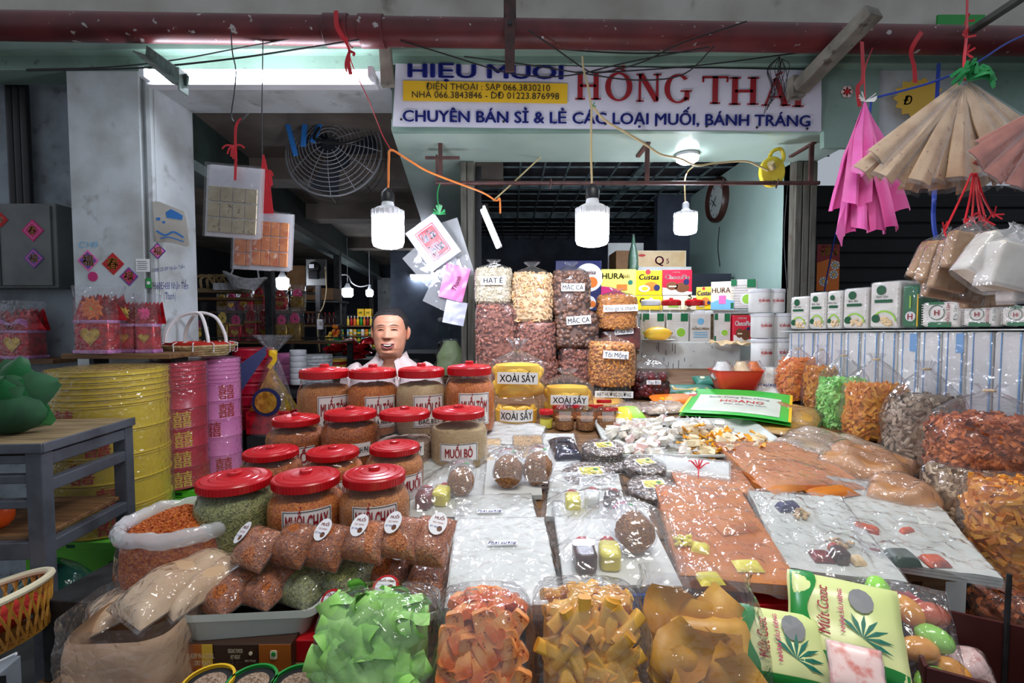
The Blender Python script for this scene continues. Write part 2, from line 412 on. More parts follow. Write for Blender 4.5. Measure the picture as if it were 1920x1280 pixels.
# stall front: two plank-faced posts, top rail, green side wall, dark back wall
for pa, pb, px in ((863, 888, 0), (1489, 1531, 1)):
    xl, xr = P(pa, 400, 2.66).x, P(pb, 400, 2.66).x
    o = struct(M().box(((xl+xr)/2, 2.72, zs/2), (xr-xl, .10, zs)), 'post', 'post_wood', .002)
    n = 2 if px == 0 else 3
    for i in range(n):
        wq = (xr-xl)/n
        M().box((xl+wq*(i+.5), 2.665, zs/2), (wq-.006, .022, zs-.01)).build('plank', 'post_wood', o, False, .003)
xr = P(1489, 400, 2.66).x
struct(M().box((xr+.05, 3.46, zs/2+.1), (.1, 1.5, zs+.2)), 'wall_right', 'green_wall')
struct(prect(M(), 868, 276, 1500, 284, 2.66, .03), 'trim_8', 'steel_dark', .002)
struct(M().box((.55, 6.6, 1.3), (4.4, .1, 2.7)), 'wall_stall', 'slate')
struct(M().box((P(1270, 500, 4.25).x, 4.3, 1.3), (.36, .1, 2.6)), 'wall_inner', 'slate')
struct(M().box((2.6, 5.4, 1.3), (.1, 2.4, 2.7)), 'wall_inner', 'dark')
zs_ = zs; zs = zs+.2
g = struct(M().box((.65, 4.7, zs+.10), (2.9, 4.0, .03)), 'ceiling_stall', 'roof_boards')
for i in range(15):
    M().box((-.45+i*.17, 4.5, zs+.012), (.012, 3.9, .010)).build('bar', 'grid_steel', g, False)
for i in range(16):
    M().box((.65, 2.75+i*.24, zs+.02), (2.9, .012, .010)).build('bar', 'grid_steel', g, False)
for i in range(3):
    M().box((.65, 3.0+i*1.1, zs+.055), (2.9, .05, .05)).build('joist', 'grid_steel', g, False)
M().box((.95, 4.5, zs+.045), (.05, 3.9, .04)).build('joist', 'grid_steel', g, False)
zs = zs_
# dark neighbouring bay on the right
struct(M().box((3.2, 4.2, 1.3), (3.2, .1, 2.7)), 'wall_bay', 'dark')
m = M()
o = struct(M().box((2.9, 3.3, 1.2), (2.3, .06, 2.4)), 'shutter', 'dark')
for i in range(22):
    M().box((2.9, 3.26, .2+i*.1), (2.3, .02, .085)).build('slat', 'dark', o, False, .006)
struct(M().box((5.2, 4, 1.3), (.1, 9, 2.7)), 'wall_far_right', 'dark')
# ------------------------------------------------------------------ pipe, lamps, cables, sign
mat('pipe_red', (104, 40, 42), .45, (76, 30, 32), 6, .4, .7, bump=.1, c3=(176, 170, 166), scale3=26, lo3=.66, hi3=.70)
mat('hanger', (84, 52, 48), .6, (52, 36, 34), 20)
mat('lamp_white', (226, 228, 232), .4)
mat('black_plastic', (20, 20, 22), .4)
mat('cord_orange', (226, 128, 52), .5)
mat('cord_beige', (196, 176, 130), .5)
mat('cord_black', (26, 26, 28), .6)
mat('string_red', (206, 30, 44), .45, bump=.3, bscale=200)
mat('string_green', (40, 150, 80), .4)
mat('string_blue', (40, 70, 170), .5)
def cord(name, label, pts, r, mt, cat='cable', group=None, n=5, parent=None):
    q = [P(*p) if len(p) == 3 and not isinstance(p, Vector) else p for p in pts]
    o = M().tube(spline(q, n), r, 6).build(name, mt, parent)
    if parent is None: tag(o, label, cat, group)
    return o
# the fire pipe
c0, c1 = P(-260, 44, 2.0), P(2200, 82, 2.08)
dv = (c1-c0).normalized()
t = thing('water_pipe', 'dark red painted pipe with flaking paint running across above the stall', 'pipe', c0)
M().cyl((0, 0, 0), c1-c0, .055, 28).build('tube', 'pipe_red', t)
for px in (632, 697):
    k = (P(px, 50, 2.02).x-c0.x)/dv.x
    M().cyl(dv*(k-.05), dv*(k+.05), .062, 28).build('collar', 'pipe_red', t, bevel=.003)
k = (P(956, 50, 2.02).x-c0.x)/dv.x
t = thing('pipe_hanger', 'rusty steel strap hanging behind the pipe above the white banner', 'bracket', c0+dv*k)
M().box((0, -.060, .02), (.042, .006, .16)).box((0, -.058, -.10), (.040, .008, .17)).build('strap', 'hanger', t, False, .002)
M().box((0, .02, .1), (.05, .12, .1)).build('clamp', 'hanger', t, False, .002)
M().cyl((0, -.075, .0), (0, -.055, .0), .009, 6).build('bolt', 'steel_dark', t)

def led_bulb(px, ytop, ymid, ybot, wd, d, label, cord_pts, cm, mcord='cord_orange', sock=True):
    r = wd/2*K(d); base = P(px, ybot, d); top = P(px, ytop, d).z-base.z; mid = P(px, ymid, d).z-base.z
    t = thing('light_bulb', label, 'lamp', base, group='LED bulbs over the stall')
    h = mid
    M().lathe([(.001, 0), (r*.6, 0), (r*.9, h*.06), (r, h*.2), (r*1.0, h)], 32).build('diffuser', 'bulb_light', t)
    m = M().lathe([(r*.98, h), (r*.97, h+(top-h)*.42), (r*.72, h+(top-h)*.6), (r*.42, h+(top-h)*.72), (r*.36, top)], 32)
    m.build('housing', 'lamp_white', t)
    f = M()
    for i in range(20):
        a = 2*PI*i/20; f.box((r*1.0, 0, h+(top-h)*.24), (r*.07, r*.06, (top-h)*.42), rot(z=a))
    f.build('fin', 'lamp_white', t, False)['kind'] = 'stuff'
    if sock: M().lathe([(r*.3, top-.005), (r*.42, top), (r*.42, top+.028), (r*.28, top+.04), (r*.12, top+.05)], 16).build('socket', 'black_plastic', t)
    else: M().lathe([(r*.3, top-.005), (r*.3, top+.03), (r*.12, top+.04)], 16).build('socket', 'lamp_white', t)
    return t
led_bulb(728, 378, 408, 465, 58, 1.8, 'lit white LED bulb on an orange cord, in front of the corridor', None, 0)
led_bulb(1110, 372, 406, 461, 61, 1.7, 'largest lit white LED bulb hanging in front of the stall opening', None, 0)
led_bulb(1285, 392, 404, 439, 41, 2.6, 'smaller lit LED bulb hanging inside the stall near the clock', None, 0, sock=False)
# glowing disc added in place of a bulb's reflection in the soffit
b = P(1289, 276, 2.55); b.z = zs-.052
t = thing('soffit_glow', 'round glow standing in for a bulb reflection on the soffit below the banner', 'lamp', b)
M().lathe([(.001, 0), (.035, .004), (.055, .018), (.058, .035)], 28, T(0, 0, .0)).build('diffuser', 'far_light', t)
M().lathe([(.060, .035), (.060, .05)], 28).build('rim', 'lamp_white', t)
# long tube on the lintel
a, b = P(266, 138, 2.1), P(702, 134, 2.1)
t = thing('fluorescent_lamp', 'long lit fluorescent tube mounted along the white lintel', 'lamp', a)
L = b.x-a.x
M().cyl((.03, 0, 0), (L-.03, 0, 0), .016, 16).build('tube', 'tube_light', t)
M().box((L/2, .045, -.012), (L, .05, .05)).build('fixture', 'lamp_white', t, False, .004)
for x in (.012, L-.012): M().box((x, 0, 0), (.024, .04, .045)).build('end_cap', 'lamp_white', t, False, .003)
# slanted short LED batten
a, b = P(905, 388, 2.3), P(937, 464, 2.3)
t = thing('led_batten', 'short lit LED batten hanging at a slant beside the wooden post', 'lamp', a)
d_ = b-a; q = d_.to_track_quat('Z', 'Y').to_matrix().to_4x4()
M().box((0, .006, d_.length/2), (.044, .014, d_.length), q).build('body', 'lamp_white', t, False, .003)
M().box((0, -.008, d_.length/2+.004), (.036, .016, d_.length-.012), q).build('diffuser', 'tube_light', t, False, .005)
# cords of those lamps
cord('power_cable', 'orange cord carrying the bulb in front of the corridor', [(728, 352, 1.8), (729, 300, 1.8), (733, 281, 1.82), (760, 296, 1.9), (800, 320, 2.0), (850, 340, 2.1), (905, 361, 2.22), (930, 376, 2.28), (937, 372, 2.28), (938, 400, 2.28)], .0045, 'cord_orange')
cord('cord_tie', 'thin red and brown string tying the orange lamp cord up', [(733, 281, 1.82), (718, 255, 1.85), (708, 230, 1.88), (690, 185, 1.92), (660, 120, 1.96), (650, 70, 1.965)], .0022, 'string_red', 'string')
cord('power_cable', 'pale twin cord holding the largest bulb in front of the banner', [(1110, 348, 1.7), (1108, 280, 1.72), (1109, 200, 1.8), (1108, 196, 1.82), (1102, 160, 1.9), (1094, 130, 1.96), (1092, 106, 1.965)], .0042, 'cord_beige')
cord('power_cable', 'pale cord running from the banner across to the yellow hook', [(1112, 200, 1.84), (1135, 226, 1.95), (1180, 252, 2.1), (1215, 274, 2.2), (1240, 290, 2.25), (1275, 297, 2.28), (1305, 310, 2.3), (1340, 306, 2.33), (1395, 302, 2.36), (1420, 310, 2.38), (1440, 320, 2.4)], .0050, 'cord_beige')
cord('power_cable', 'pale cord dropping to the smaller bulb inside the stall', [(1285, 386, 2.6), (1284, 340, 2.6), (1290, 322, 2.6), (1300, 312, 2.4)], .004, 'cord_beige')
cord('power_cable', 'straight pale wire slanting up from the LED batten', [(925, 376, 2.29), (970, 335, 2.45), (1018, 290, 2.62)], .004, 'cord_beige')
m = M()
for i in range(9):
    a = R.uniform(0, 2*PI); p0 = P(1112, 198, 1.84); m.ribbon([p0, p0+Vector((math.cos(a)*.012, -.004, math.sin(a)*.012))], .004)
tag(m.build('knot', 'string_green'), 'green plastic knot on the pale cord over the banner', 'string')

# black wires along the fascia
W = [('black wire sagging from the dark pipes to the fluorescent lamp bracket', [(50, 132, 2.0), (250, 128, 2.0), (420, 112, 2.0), (560, 92, 2.0), (690, 72, 2.0)]),
     ('thin black wire just above the sagging wire', [(50, 130, 2.02), (200, 126, 2.02), (330, 112, 2.02), (460, 88, 2.02), (560, 70, 2.0)]),
     ('black wire drooping from the bracket across the banner top', [(750, 76, 2.0), (830, 100, 2.05), (900, 122, 2.08), (960, 138, 2.1), (1030, 144, 2.1), (1090, 138, 2.1), (1130, 128, 2.08), (1200, 112, 2.05), (1330, 88, 2.0)]),
     ('second black wire crossing above the big red letters', [(870, 106, 2.05), (980, 120, 2.08), (1090, 137, 2.08), (1190, 150, 2.1), (1280, 140, 2.1), (1340, 86, 2.0)]),
     ('long black wire from behind the pipe to the red letters', [(990, 56, 1.96), (1040, 90, 2.0), (1090, 125, 2.05), (1120, 136, 2.08), (1200, 118, 2.06), (1280, 80, 2.0), (1400, 40, 1.96)]),
     ('straight black wire under the pipe over the banner', [(930, 75, 2.06), (1040, 91, 2.08), (1200, 100, 2.1), (1380, 92, 2.1), (1560, 80, 2.1)]),
     ('grey wire running to the tangled bundle above the last letter', [(1110, 137, 2.1), (1250, 128, 2.1), (1350, 118, 2.1), (1450, 105, 2.1), (1530, 95, 2.08)])]
for i, (l, p) in enumerate(W): cord('wire', l, p, .0028 if i else .0036, 'cord_black', 'cable', None)
m = M()
for i in range(7):
    x = 1452+R.uniform(-6, 26); y1 = R.uniform(170, 214)
    m.tube(spline([P(1462, 105, 2.09), P(x-8, 130, 2.08), P(x, 165, 2.08), P(x-R.uniform(0, 16), y1, 2.08), P(x+9, y1-50, 2.08), P(1466, 110, 2.085)], 5), .0014, 5)
tag(m.build('wire_tangle', 'cord_black'), 'tangle of thin black wire hanging over the last banner letters', 'cable')
# bundle of dark pipes at the far left
t = thing('pipe_bundle', 'dark cable conduits standing against the old plaster', 'pipe', (P(30, 130, 2.36).x, 2.36, 1.98))
zt_ = P(30, 130, 2.36).z-1.98
for i in range(3): M().cyl((-.034+i*.034, 0, 0), (-.034+i*.034, 0, zt_), .019, 12).build('conduit', 'black_plastic', t)
# brackets on the fascia
mat('timber_grey', (150, 146, 132), .75, (104, 100, 90), 7, bump=.3, c3=(70, 66, 58), scale3=20)
mat('bracket_green', (120, 140, 132), .5, (84, 88, 80), 18, .4, .7)
a, b = P(262, 100, 2.1), P(338, 160, 1.75)
t = thing('angle_bracket', 'green steel bracket reaching out past the fluorescent tube', 'bracket', a)
q = (b-a).to_track_quat('Z', 'Y').to_matrix().to_4x4()
M().box((0, 0, (b-a).length/2), (.05, .006, (b-a).length), q).box((.022, .02, (b-a).length/2), (.006, .04, (b-a).length), q).build('arm', 'bracket_green', t, False, .002)
M().box(tuple(b-a+Vector((.0, .015, .02))), (.006, .05, .08)).build('end_plate', 'bracket_green', t, False, .002)
a = P(724, 74, 2.12)
t = thing('timber_batten', 'short weathered batten beside the top corner of the banner', 'bracket', P(727, 162, 2.14))
h = a.z-P(727, 162, 2.14).z
M().box((0, 0, h/2), (.052, .03, h), rot(y=-.05)).build('batten', 'timber_grey', t, False, .003)
t = thing('timber_bracket', 'weathered timber arm jutting out above the banner end', 'bracket', P(1500, 165, 2.15))
a, b = P(1500, 165, 2.15), P(1640, 20, 1.85)
q = (b-a).to_track_quat('Z', 'Y').to_matrix().to_4x4()
M().box((0, 0, (b-a).length/2), (.07, .05, (b-a).length), q).build('beam', 'timber_grey', t, False, .004)
M().box((-.005, .02, .01), (.06, .05, .09)).build('end_block', 'timber_grey', t, False, .004)
# red tape hanging on the pipe
m = M().ribbon(spline([P(630, 20, 1.95), P(632, 50, 1.94), P(648, 78, 1.945), P(655, 95, 1.95), P(653, 118, 1.95), P(658, 140, 1.95)], 5), [.018]*10+[.010]*8+[.016]*8)
m.ribbon(spline([P(655, 95, 1.95), P(664, 100, 1.95), P(662, 105, 1.95)], 4), .01).ribbon(spline([P(655, 95, 1.95), P(648, 118, 1.95), P(650, 135, 1.95)], 4), .008)
tag(m.build('red_tape', 'string_red'), 'red plastic tape tied round the pipe above the fluorescent tube', 'string')
m = M().ribbon(spline([P(1728, 60, 1.96), P(1715, 80, 1.95), P(1708, 100, 1.96), P(1714, 125, 1.98), P(1716, 155, 1.98)], 5), .018)
tag(m.build('red_tape', 'string_red'), 'red plastic tape looped on the pipe beside the hanging rice sheets', 'string')

# ------------------------------------------------------------------ banner
mat('banner_white', (222, 220, 230), .4, (200, 198, 212), 3, .4, .7, bump=.06, bscale=12)
bl, br, tr_, tl = P(736, 236, 2.2), P(1540, 246, 2.225), P(1540, 132, 2.215), P(742, 119, 2.19)
bo = bl
bt = thing('banner', 'white vinyl shop banner with blue and red lettering above the stall', 'sign', bo)
def bq(px, py, off=0):                      # banner pixel -> local point on its sheet
    u = (px-736)/804; v = (241-py)/118
    p = (bl*(1-u)+br*u)*(1-v)+(tl*(1-u)+tr_*u)*v
    return p-bo+Vector((0, -off, 0))
def bn(u, v): p = (bl*(1-u)+br*u)*(1-v)+(tl*(1-u)+tr_*u)*v-bo; return p+Vector((0, .004*nz(u*14, v*3), 0))
m = M().grid(bn, 40, 6); f2 = M().grid(lambda u, v: bn(u, v)+Vector((0, .008, 0)), 40, 6); m.join(f2)
m.build('sheet', 'banner_white', bt)
for i in range(9):
    p = bq(752+i*95, 229+i*1.0, .005); M().sph(p, (.006, .003, .006), 8, 5).build('grommet', 'steel_dark', bt)
bm_ = P(1000, 150, 2.2)
kb = K(2.205)
def btext(s, px, py, hpx, wpx, mt, bold=.02, off=.008, shear=0, flip=0):
    m = text(s, hpx*kb, bold=bold, maxw=wpx*kb if wpx else None, shear=shear)
    if wpx:                                  # stretch to the measured width
        a = m.verts(); s_ = wpx*kb/max(1e-6, a[:, 0].max()-a[:, 0].min())
        m.warp(lambda x, y, z: (x*s_, y, z))
    c = bq(px, py, off)
    tl_ = math.atan2(br.z-bl.z, br.x-bl.x)
    m2 = M().join(m, T(*c)@rot(z=math.atan2(br.y-bl.y, br.x-bl.x))@rot(y=-tl_)@UP)
    m2.build('lettering', mt, bt, False)
btext('HIẸU MUOI', 905, 136, 25, 284, 'ink_blue', .035)
M().box((0, 0, 0), (300*kb, .0016, 36*kb), T(*bq(906, 175.5, .006))@rot(z=.0125)@rot(y=.012)).build('yellow_box', 'ink_yellow', bt, False, .006)
btext('ĐIỆN THOẠI : SẠP 066.3830210', 911, 166.5, 12, 226, 'ink_black', .0, .0105)
btext('NHÀ 066.3843846 - DĐ 01223.876998', 907, 182, 12, 268, 'ink_black', .0, .0105)
btext('CHUYÊN BÁN SỈ & LẺ CÁC LOẠI MUỐI, BÁNH TRÁNG', 1136, 222, 21, 752, 'ink_blue', .03)
# the big red serif letters are drawn by hand
def bar(m, x0, y0, x1, y1, t): 
    d = Vector((x1-x0, y1-y0)); nrm = Vector((-d.y, d.x)).normalized()*t/2
    return m.add([(x0+nrm.x, y0+nrm.y, 0), (x0-nrm.x, y0-nrm.y, 0), (x1-nrm.x, y1-nrm.y, 0), (x1+nrm.x, y1+nrm.y, 0)], [(0, 1, 2, 3)])
def stem(m, x, w=.17, s=.34, h=1): 
    bar(m, x, 0, x, h, w); bar(m, x-s/2, .03, x+s/2, .03, .06); return bar(m, x-s/2, h-.03, x+s/2, h-.03, .06)
def ring(m, cx_, cy, rx, ry, tw, th, a0=0, a1=2*PI, n=36):
    for i in range(n):
        a, b = a0+(a1-a0)*i/n, a0+(a1-a0)*(i+1)/n
        m.add([(cx_+rx*math.cos(a), cy+ry*math.sin(a), 0), (cx_+rx*math.cos(b), cy+ry*math.sin(b), 0), (cx_+(rx-tw)*math.cos(b), cy+(ry-th)*math.sin(b), 0), (cx_+(rx-tw)*math.cos(a), cy+(ry-th)*math.sin(a), 0)], [(0, 1, 2, 3)])
    return m
def glyph(c):
    m = M()
    if c == 'H': stem(m, .15); stem(m, .68); bar(m, .15, .5, .68, .5, .1); w = .84
    elif c == 'O': ring(m, .42, .5, .42, .52, .17, .07); w = .84
    elif c == 'N':
        bar(m, .13, 0, .13, 1, .09); bar(m, .74, 0, .74, 1, .09); bar(m, .16, .98, .72, .03, .19)
        bar(m, 0, .03, .28, .03, .06); bar(m, 0, .97, .22, .97, .06); bar(m, .60, .97, .88, .97, .06); w = .88
    elif c == 'G': ring(m, .42, .5, .42, .52, .17, .07, .75, 5.6); bar(m, .70, .08, .70, .42, .15); bar(m, .5, .42, .86, .42, .06); w = .86
    elif c == 'T': bar(m, .4, 0, .4, 1, .17); bar(m, 0, .96, .8, .96, .08); bar(m, .03, .78, .03, .96, .06); bar(m, .77, .78, .77, .96, .06); bar(m, .24, .03, .56, .03, .06); w = .8
    elif c == 'A': bar(m, .12, 0, .42, 1, .07); bar(m, .42, 1, .74, 0, .18); bar(m, .22, .33, .62, .33, .07); bar(m, 0, .03, .26, .03, .06); bar(m, .58, .03, .9, .03, .06); w = .9
    elif c == 'I': stem(m, .17); w = .34
    return m, w
hl = 50*kb
for c, x0, x1, acc in (('H', 1075, 1121, ''), ('O', 1130, 1180, 'h'), ('N', 1188, 1234, ''), ('G', 1241, 1292, ''), ('T', 1312, 1360, ''), ('H', 1364, 1417, ''), ('A', 1424, 1478, 'a'), ('I', 1482, 1504, '')):
    m, w = glyph(c); wd = (x1-x0)*kb
    if acc == 'h': bar(m, .20, 1.05, .42, 1.17, .07); bar(m, .42, 1.17, .64, 1.05, .07); bar(m, .60, 1.25, .36, 1.36, .08)
    if acc == 'a': bar(m, .42, 1.08, .62, 1.22, .09)
    o = bq(x0, 188+(x0-1075)*.02, .009)
    M().join(m, T(*o)@UP@Matrix.Diagonal((wd/w, hl, 1, 1))).build('lettering', 'ink_darkred', bt, False)

# hanging rail in front of the opening
mat('rail_brown', (92, 56, 52), .5, (66, 42, 40), 16)
a, b = P(818, 343, 2.4), P(1536, 343, 2.4)
t = thing('hanging_rail', 'brown steel rail with hooks hung across the stall opening', 'rail', a)
L = b.x-a.x
M().cyl((0, 0, 0), (L, 0, 0), .010, 10).build('bar', 'rail_brown', t)
for px in (1213, 1520):
    x = P(px, 343, 2.4).x-a.x; h = zs-a.z
    M().box((x, 0, h/2), (.022, .012, h)).build('hanger_strap', 'rail_brown', t, False, .002)
    M().box((x, .08, h*.98), (.022, .2, .012)).build('hanger_foot', 'rail_brown', t, False, .002)
for px in (875, 1030, 1350, 1452):
    x = P(px, 343, 2.4).x-a.x
    M().tube(spline([(x, 0, .012), (x+.004, -.01, -.002), (x, -.016, -.03), (x+.008, -.02, .0), (x+.006, -.022, .015)], 4), .003, 6).build('hook', 'rail_brown', t)
a = P(826, 340, 2.4)
t = thing('wall_bracket', 'rusty cross shaped bracket hung from the soffit near the post', 'bracket', a)
h = zs-a.z
M().box((0, 0, h*.55), (.02, .014, h*.9)).build('upright', 'rail_brown', t, False, .002)
M().box((.01, 0, h*.62), (.17, .012, .014)).build('crossbar', 'rail_brown', t, False, .002)
M().box((-.018, 0, .06), (.010, .01, .14)).build('side_bar', 'rail_brown', t, False, .002)
# yellow hook bag on the rail
mat('yellow_plastic', (236, 214, 60), .35, (220, 190, 40), 20, bump=.3, bscale=30)
c = P(1448, 322, 2.42)
t = thing('cord_winder', 'yellow plastic cord winder hanging at the rail end', 'holder', c)
M().poly(circ(.062, 20, ry=.075), .03, T(0, 0.02, 0)@UP).build('disc', 'yellow_plastic', t, bevel=.006)
M().tube(spline([(-.02, 0, .06), (0, 0, .1), (.04, 0, .11), (.055, 0, .07), (.04, 0, .04)], 5), .009, 8).build('handle', 'yellow_plastic', t)
M().cyl((-.01, -.02, .01), (-.03, -.04, .03), .016, 10).build('plug', 'cord_beige', t)
# clock on the green wall
mat('clock_wood', (62, 36, 28), .35)
c = P(1343, 375, 3.62); xw = xr
t = thing('wall_clock', 'round dark framed clock on the green wall inside the stall', 'clock', (xw-.002, 3.62, c.z), (0, -PI/2, 0))
rr = .165
M().lathe([(rr*.8, 0), (rr, 0), (rr, .03), (rr*.93, .045), (rr*.8, .03), (rr*.8, .01)], 40, caps=False).build('frame', 'clock_wood', t)
M().lathe([(.001, .018), (rr*.82, .018)], 40, caps=False).build('face', 'paper_white', t)
for i in range(12):
    a = 2*PI*i/12; M().box((rr*.68, 0, .0195), (rr*.14, .008, .001), rot(z=a)).build('hour_mark', 'ink_black', t, False)
M().box((-.03, .03, .021), (.09, .008, .001), rot(z=-.8)).build('hour_hand', 'ink_black', t, False)
M().box((.03, .04, .022), (.11, .006, .001), rot(z=.9)).build('minute_hand', 'ink_black', t, False)
M().lathe([(.001, .026), (rr*.8, .026)], 40, caps=False).build('glass', 'glass', t)
# loose cables on the green wall
for px, y0, y1, d, l in ((1462, 345, 540, 2.72, 'thin grey cable hanging down the green wall beside the post'), (1350, 425, 500, 3.6, 'thin cable hanging below the wall clock')):
    x = xw-.006; cord('wall_cable', l, [Vector((x, d, P(0, y0, d).z)), Vector((x, d+.02, P(0, (y0+y1)/2, d).z)), Vector((x, d-.02, P(0, y1, d).z))], .003, 'cord_black')
# ceiling fan (caged) in the corridor mouth
c = P(626, 284, 2.78)
t = thing('cage_fan', 'large caged industrial fan hung from the corridor ceiling by blue arms', 'fan', c, (math.radians(-12), 0, 0))
r0 = .272
m = M()
for i in range(11):
    rr = r0*(.25+.75*i/10); y = -.09*(1-(i/10)**2)
    m.tube([(rr*math.cos(2*PI*j/40), y, rr*math.sin(2*PI*j/40)) for j in range(40)], .0026 if i < 10 else .006, 5, True)
for i in range(12):
    a = 2*PI*i/12; m.tube([(r0*k/6*math.cos(a), -.09*(1-(k/6)**2), r0*k/6*math.sin(a)) for k in range(1, 7)], .0018, 5)
mat('guard_steel', (150, 152, 156), .4, metal=.4)
m.build('guard', 'guard_steel', t)
m = M()
for i in range(8): m.tube([(r0*(.3+.1*i)*math.cos(2*PI*j/36), .1, r0*(.3+.1*i)*math.sin(2*PI*j/36)) for j in range(36)], .0018, 5, True)
for k in range(8):
    a = 2*PI*k/8; m.tube([(r0*math.cos(a), 0, r0*math.sin(a)), (r0*math.cos(a), .1, r0*math.sin(a)), (.04*math.cos(a), .1, .04*math.sin(a))], .002, 5)
m.build('rear_guard', 'steel_dark', t)
for i in range(3):
    a = 2*PI*i/3+.3
    M().grid(lambda u, v: ((.04+.2*u)*math.cos(a+(v-.5)*.9*(1-.3*u)), .03+.04*(v-.5), (.04+.2*u)*math.sin(a+(v-.5)*.9*(1-.3*u))), 5, 5).build('blade', 'dark_blue', t)
M().cyl((0, -.05, 0), (0, .12, 0), .055, 20).build('motor', 'dark_blue', t, bevel=.005)
mat('arm_blue', (44, 116, 190), .4)
for x in (-.06, 0, .06):
    M().box((-.13+x*.9, -.10, .10), (.026, .014, .26), rot(y=x*5)).build('arm', 'arm_blue', t, False, .002)
M().tube(spline([(-.04, -.12, .07), (-.06, -.13, .0), (.02, -.14, -.03), (.12, -.13, -.03), (.2, -.1, .02)], 6), .008, 8).build('hose', 'black_plastic', t)
# ------------------------------------------------------------------ the display table
t = thing('display_table', 'sloping wooden display table under the packed goods', 'table', (0, 0, 0))
def slab(xa, ya, xb, yb, th=.03):
    return M().hexa([(xa, ya, zt(ya)-th), (xb, ya, zt(ya)-th), (xb, ya, zt(ya)), (xa, ya, zt(ya))], [(xa, yb, zt(yb)-th), (xb, yb, zt(yb)-th), (xb, yb, zt(yb)), (xa, yb, zt(yb))])
for q in ((-.12, .93, .90, 1.02), (-.58, .955, -.124, 1.02), (-.72, 1.024, .92, 1.26), (-.72, 1.264, 1.14, 1.52), (-.72, 1.52, 1.24, 1.76), (-.2, 1.76, 1.24, 2.0), (-.2, 2.0, 1.24, 2.24), (-.2, 2.24, 1.24, 2.5)):
    slab(q[0], q[1], q[2], q[3]-.004).build('top_board', 'wood', t, False, .002)
for x, y in ((-.53, .99), (.86, .98), (-.66, 1.7), (1.18, 1.7), (-.15, 2.44), (1.18, 2.44)):
    M().box((x, y, (zt(y)-.03)/2), (.05, .05, zt(y)-.03)).build('leg', 'wood', t, False, .003)
M().box((.15, 1.1, .45), (1.9, .03, .06)).build('stretcher', 'wood', t, False, .003)

# ------------------------------------------------------------------ big salt jars with red lids
grain('salt_shrimp', [(104, 46, 14), (160, 78, 22), (190, 106, 32), (134, 60, 18)], 330)
grain('salt_orange', [(146, 60, 14), (190, 98, 26), (210, 128, 42), (166, 74, 18)], 330)
grain('salt_beige', [(188, 160, 112), (206, 180, 136), (176, 146, 98)], 420)
grain('salt_brown', [(150, 84, 36), (186, 112, 52), (206, 140, 70)], 420)
grain('salt_green', [(84, 92, 44), (128, 132, 72), (160, 158, 100), (70, 76, 40)], 300)
grain('salt_chili', [(160, 62, 14), (198, 92, 26), (216, 124, 46), (176, 74, 18)], 210, bump=1, dist=.004)
grain('salt_pepper', [(120, 92, 70), (168, 140, 116), (196, 170, 150), (96, 70, 54)], 380)
JAR = {}
def jar_parts(r, h, lidr, key):
    if key in JAR: return JAR[key]
    nk = h*.80; b = M().lathe([(r*.80, 0), (r*.95, h*.03), (r, h*.12), (r, h*.56), (r*.965, h*.64), (r*.85, nk*.92), (lidr*.93, nk*.97), (lidr*.93, h*.84)], 40)
    shell = b.mesh('shell', 'jar_plastic')
    rg = M()
    for k in range(3): rg.lathe([(lidr*.94, nk*.93+k*h*.018), (lidr*.97, nk*.93+k*h*.018+h*.006), (lidr*.94, nk*.93+k*h*.018+h*.012)], 40, caps=False)
    thr = rg.mesh('neck_ring', 'jar_plastic')
    z = h*.815
    lid = M().lathe([(lidr*.98, z), (lidr, z+.002), (lidr, h*.915), (lidr*.97, h*.928), (lidr*.9, h*.925), (lidr*.88, h*.938), (lidr*.72, h*.945), (lidr*.70, h*.937), (lidr*.66, h*.948), (lidr*.5, h*.955), (lidr*.48, h*.948), (lidr*.44, h*.958), (lidr*.3, h*.962), (.002, h*.962)], 40, caps=False).mesh('lid', 'red_lid', sharp=25)
    knob = M().lathe([(lidr*.2, h*.955), (lidr*.19, h*1.0), (lidr*.16, h*1.006), (.002, h*1.006)], 20, caps=False).mesh('knob', 'red_lid')
    rib = M()
    for i in range(60):
        a = 2*PI*i/60; rib.box((lidr*1.0, 0, (z+h*.915)/2), (.002, lidr*.05, (h*.915-z)*.86), rot(z=a))
    JAR[key] = (shell, thr, lid, knob, rib.mesh('grip', 'red_lid', False)); return JAR[key]
def contents(r, h, fill, seed, rough=.004):
    pr = [(r*.78, .004), (r*.93, h*.035), (r*.975, h*.12), (r*.975, min(fill, .56)*h)]
    if fill > .56: pr += [(r*.94, min(fill, .64)*h)]
    if fill > .66: pr += [(r*.82, fill*h)]
    top = pr[-1]
    pr += [(top[0]*.7, top[1]+h*.025), (top[0]*.3, top[1]+h*.04), (.002, top[1]+h*.045)]
    return M().lathe(pr, 32, caps=False).warp(lambda x, y, z: (x, y, z+(rough*2*nz(x*40, y*40, seed) if z > top[1]-.002 else 0)))
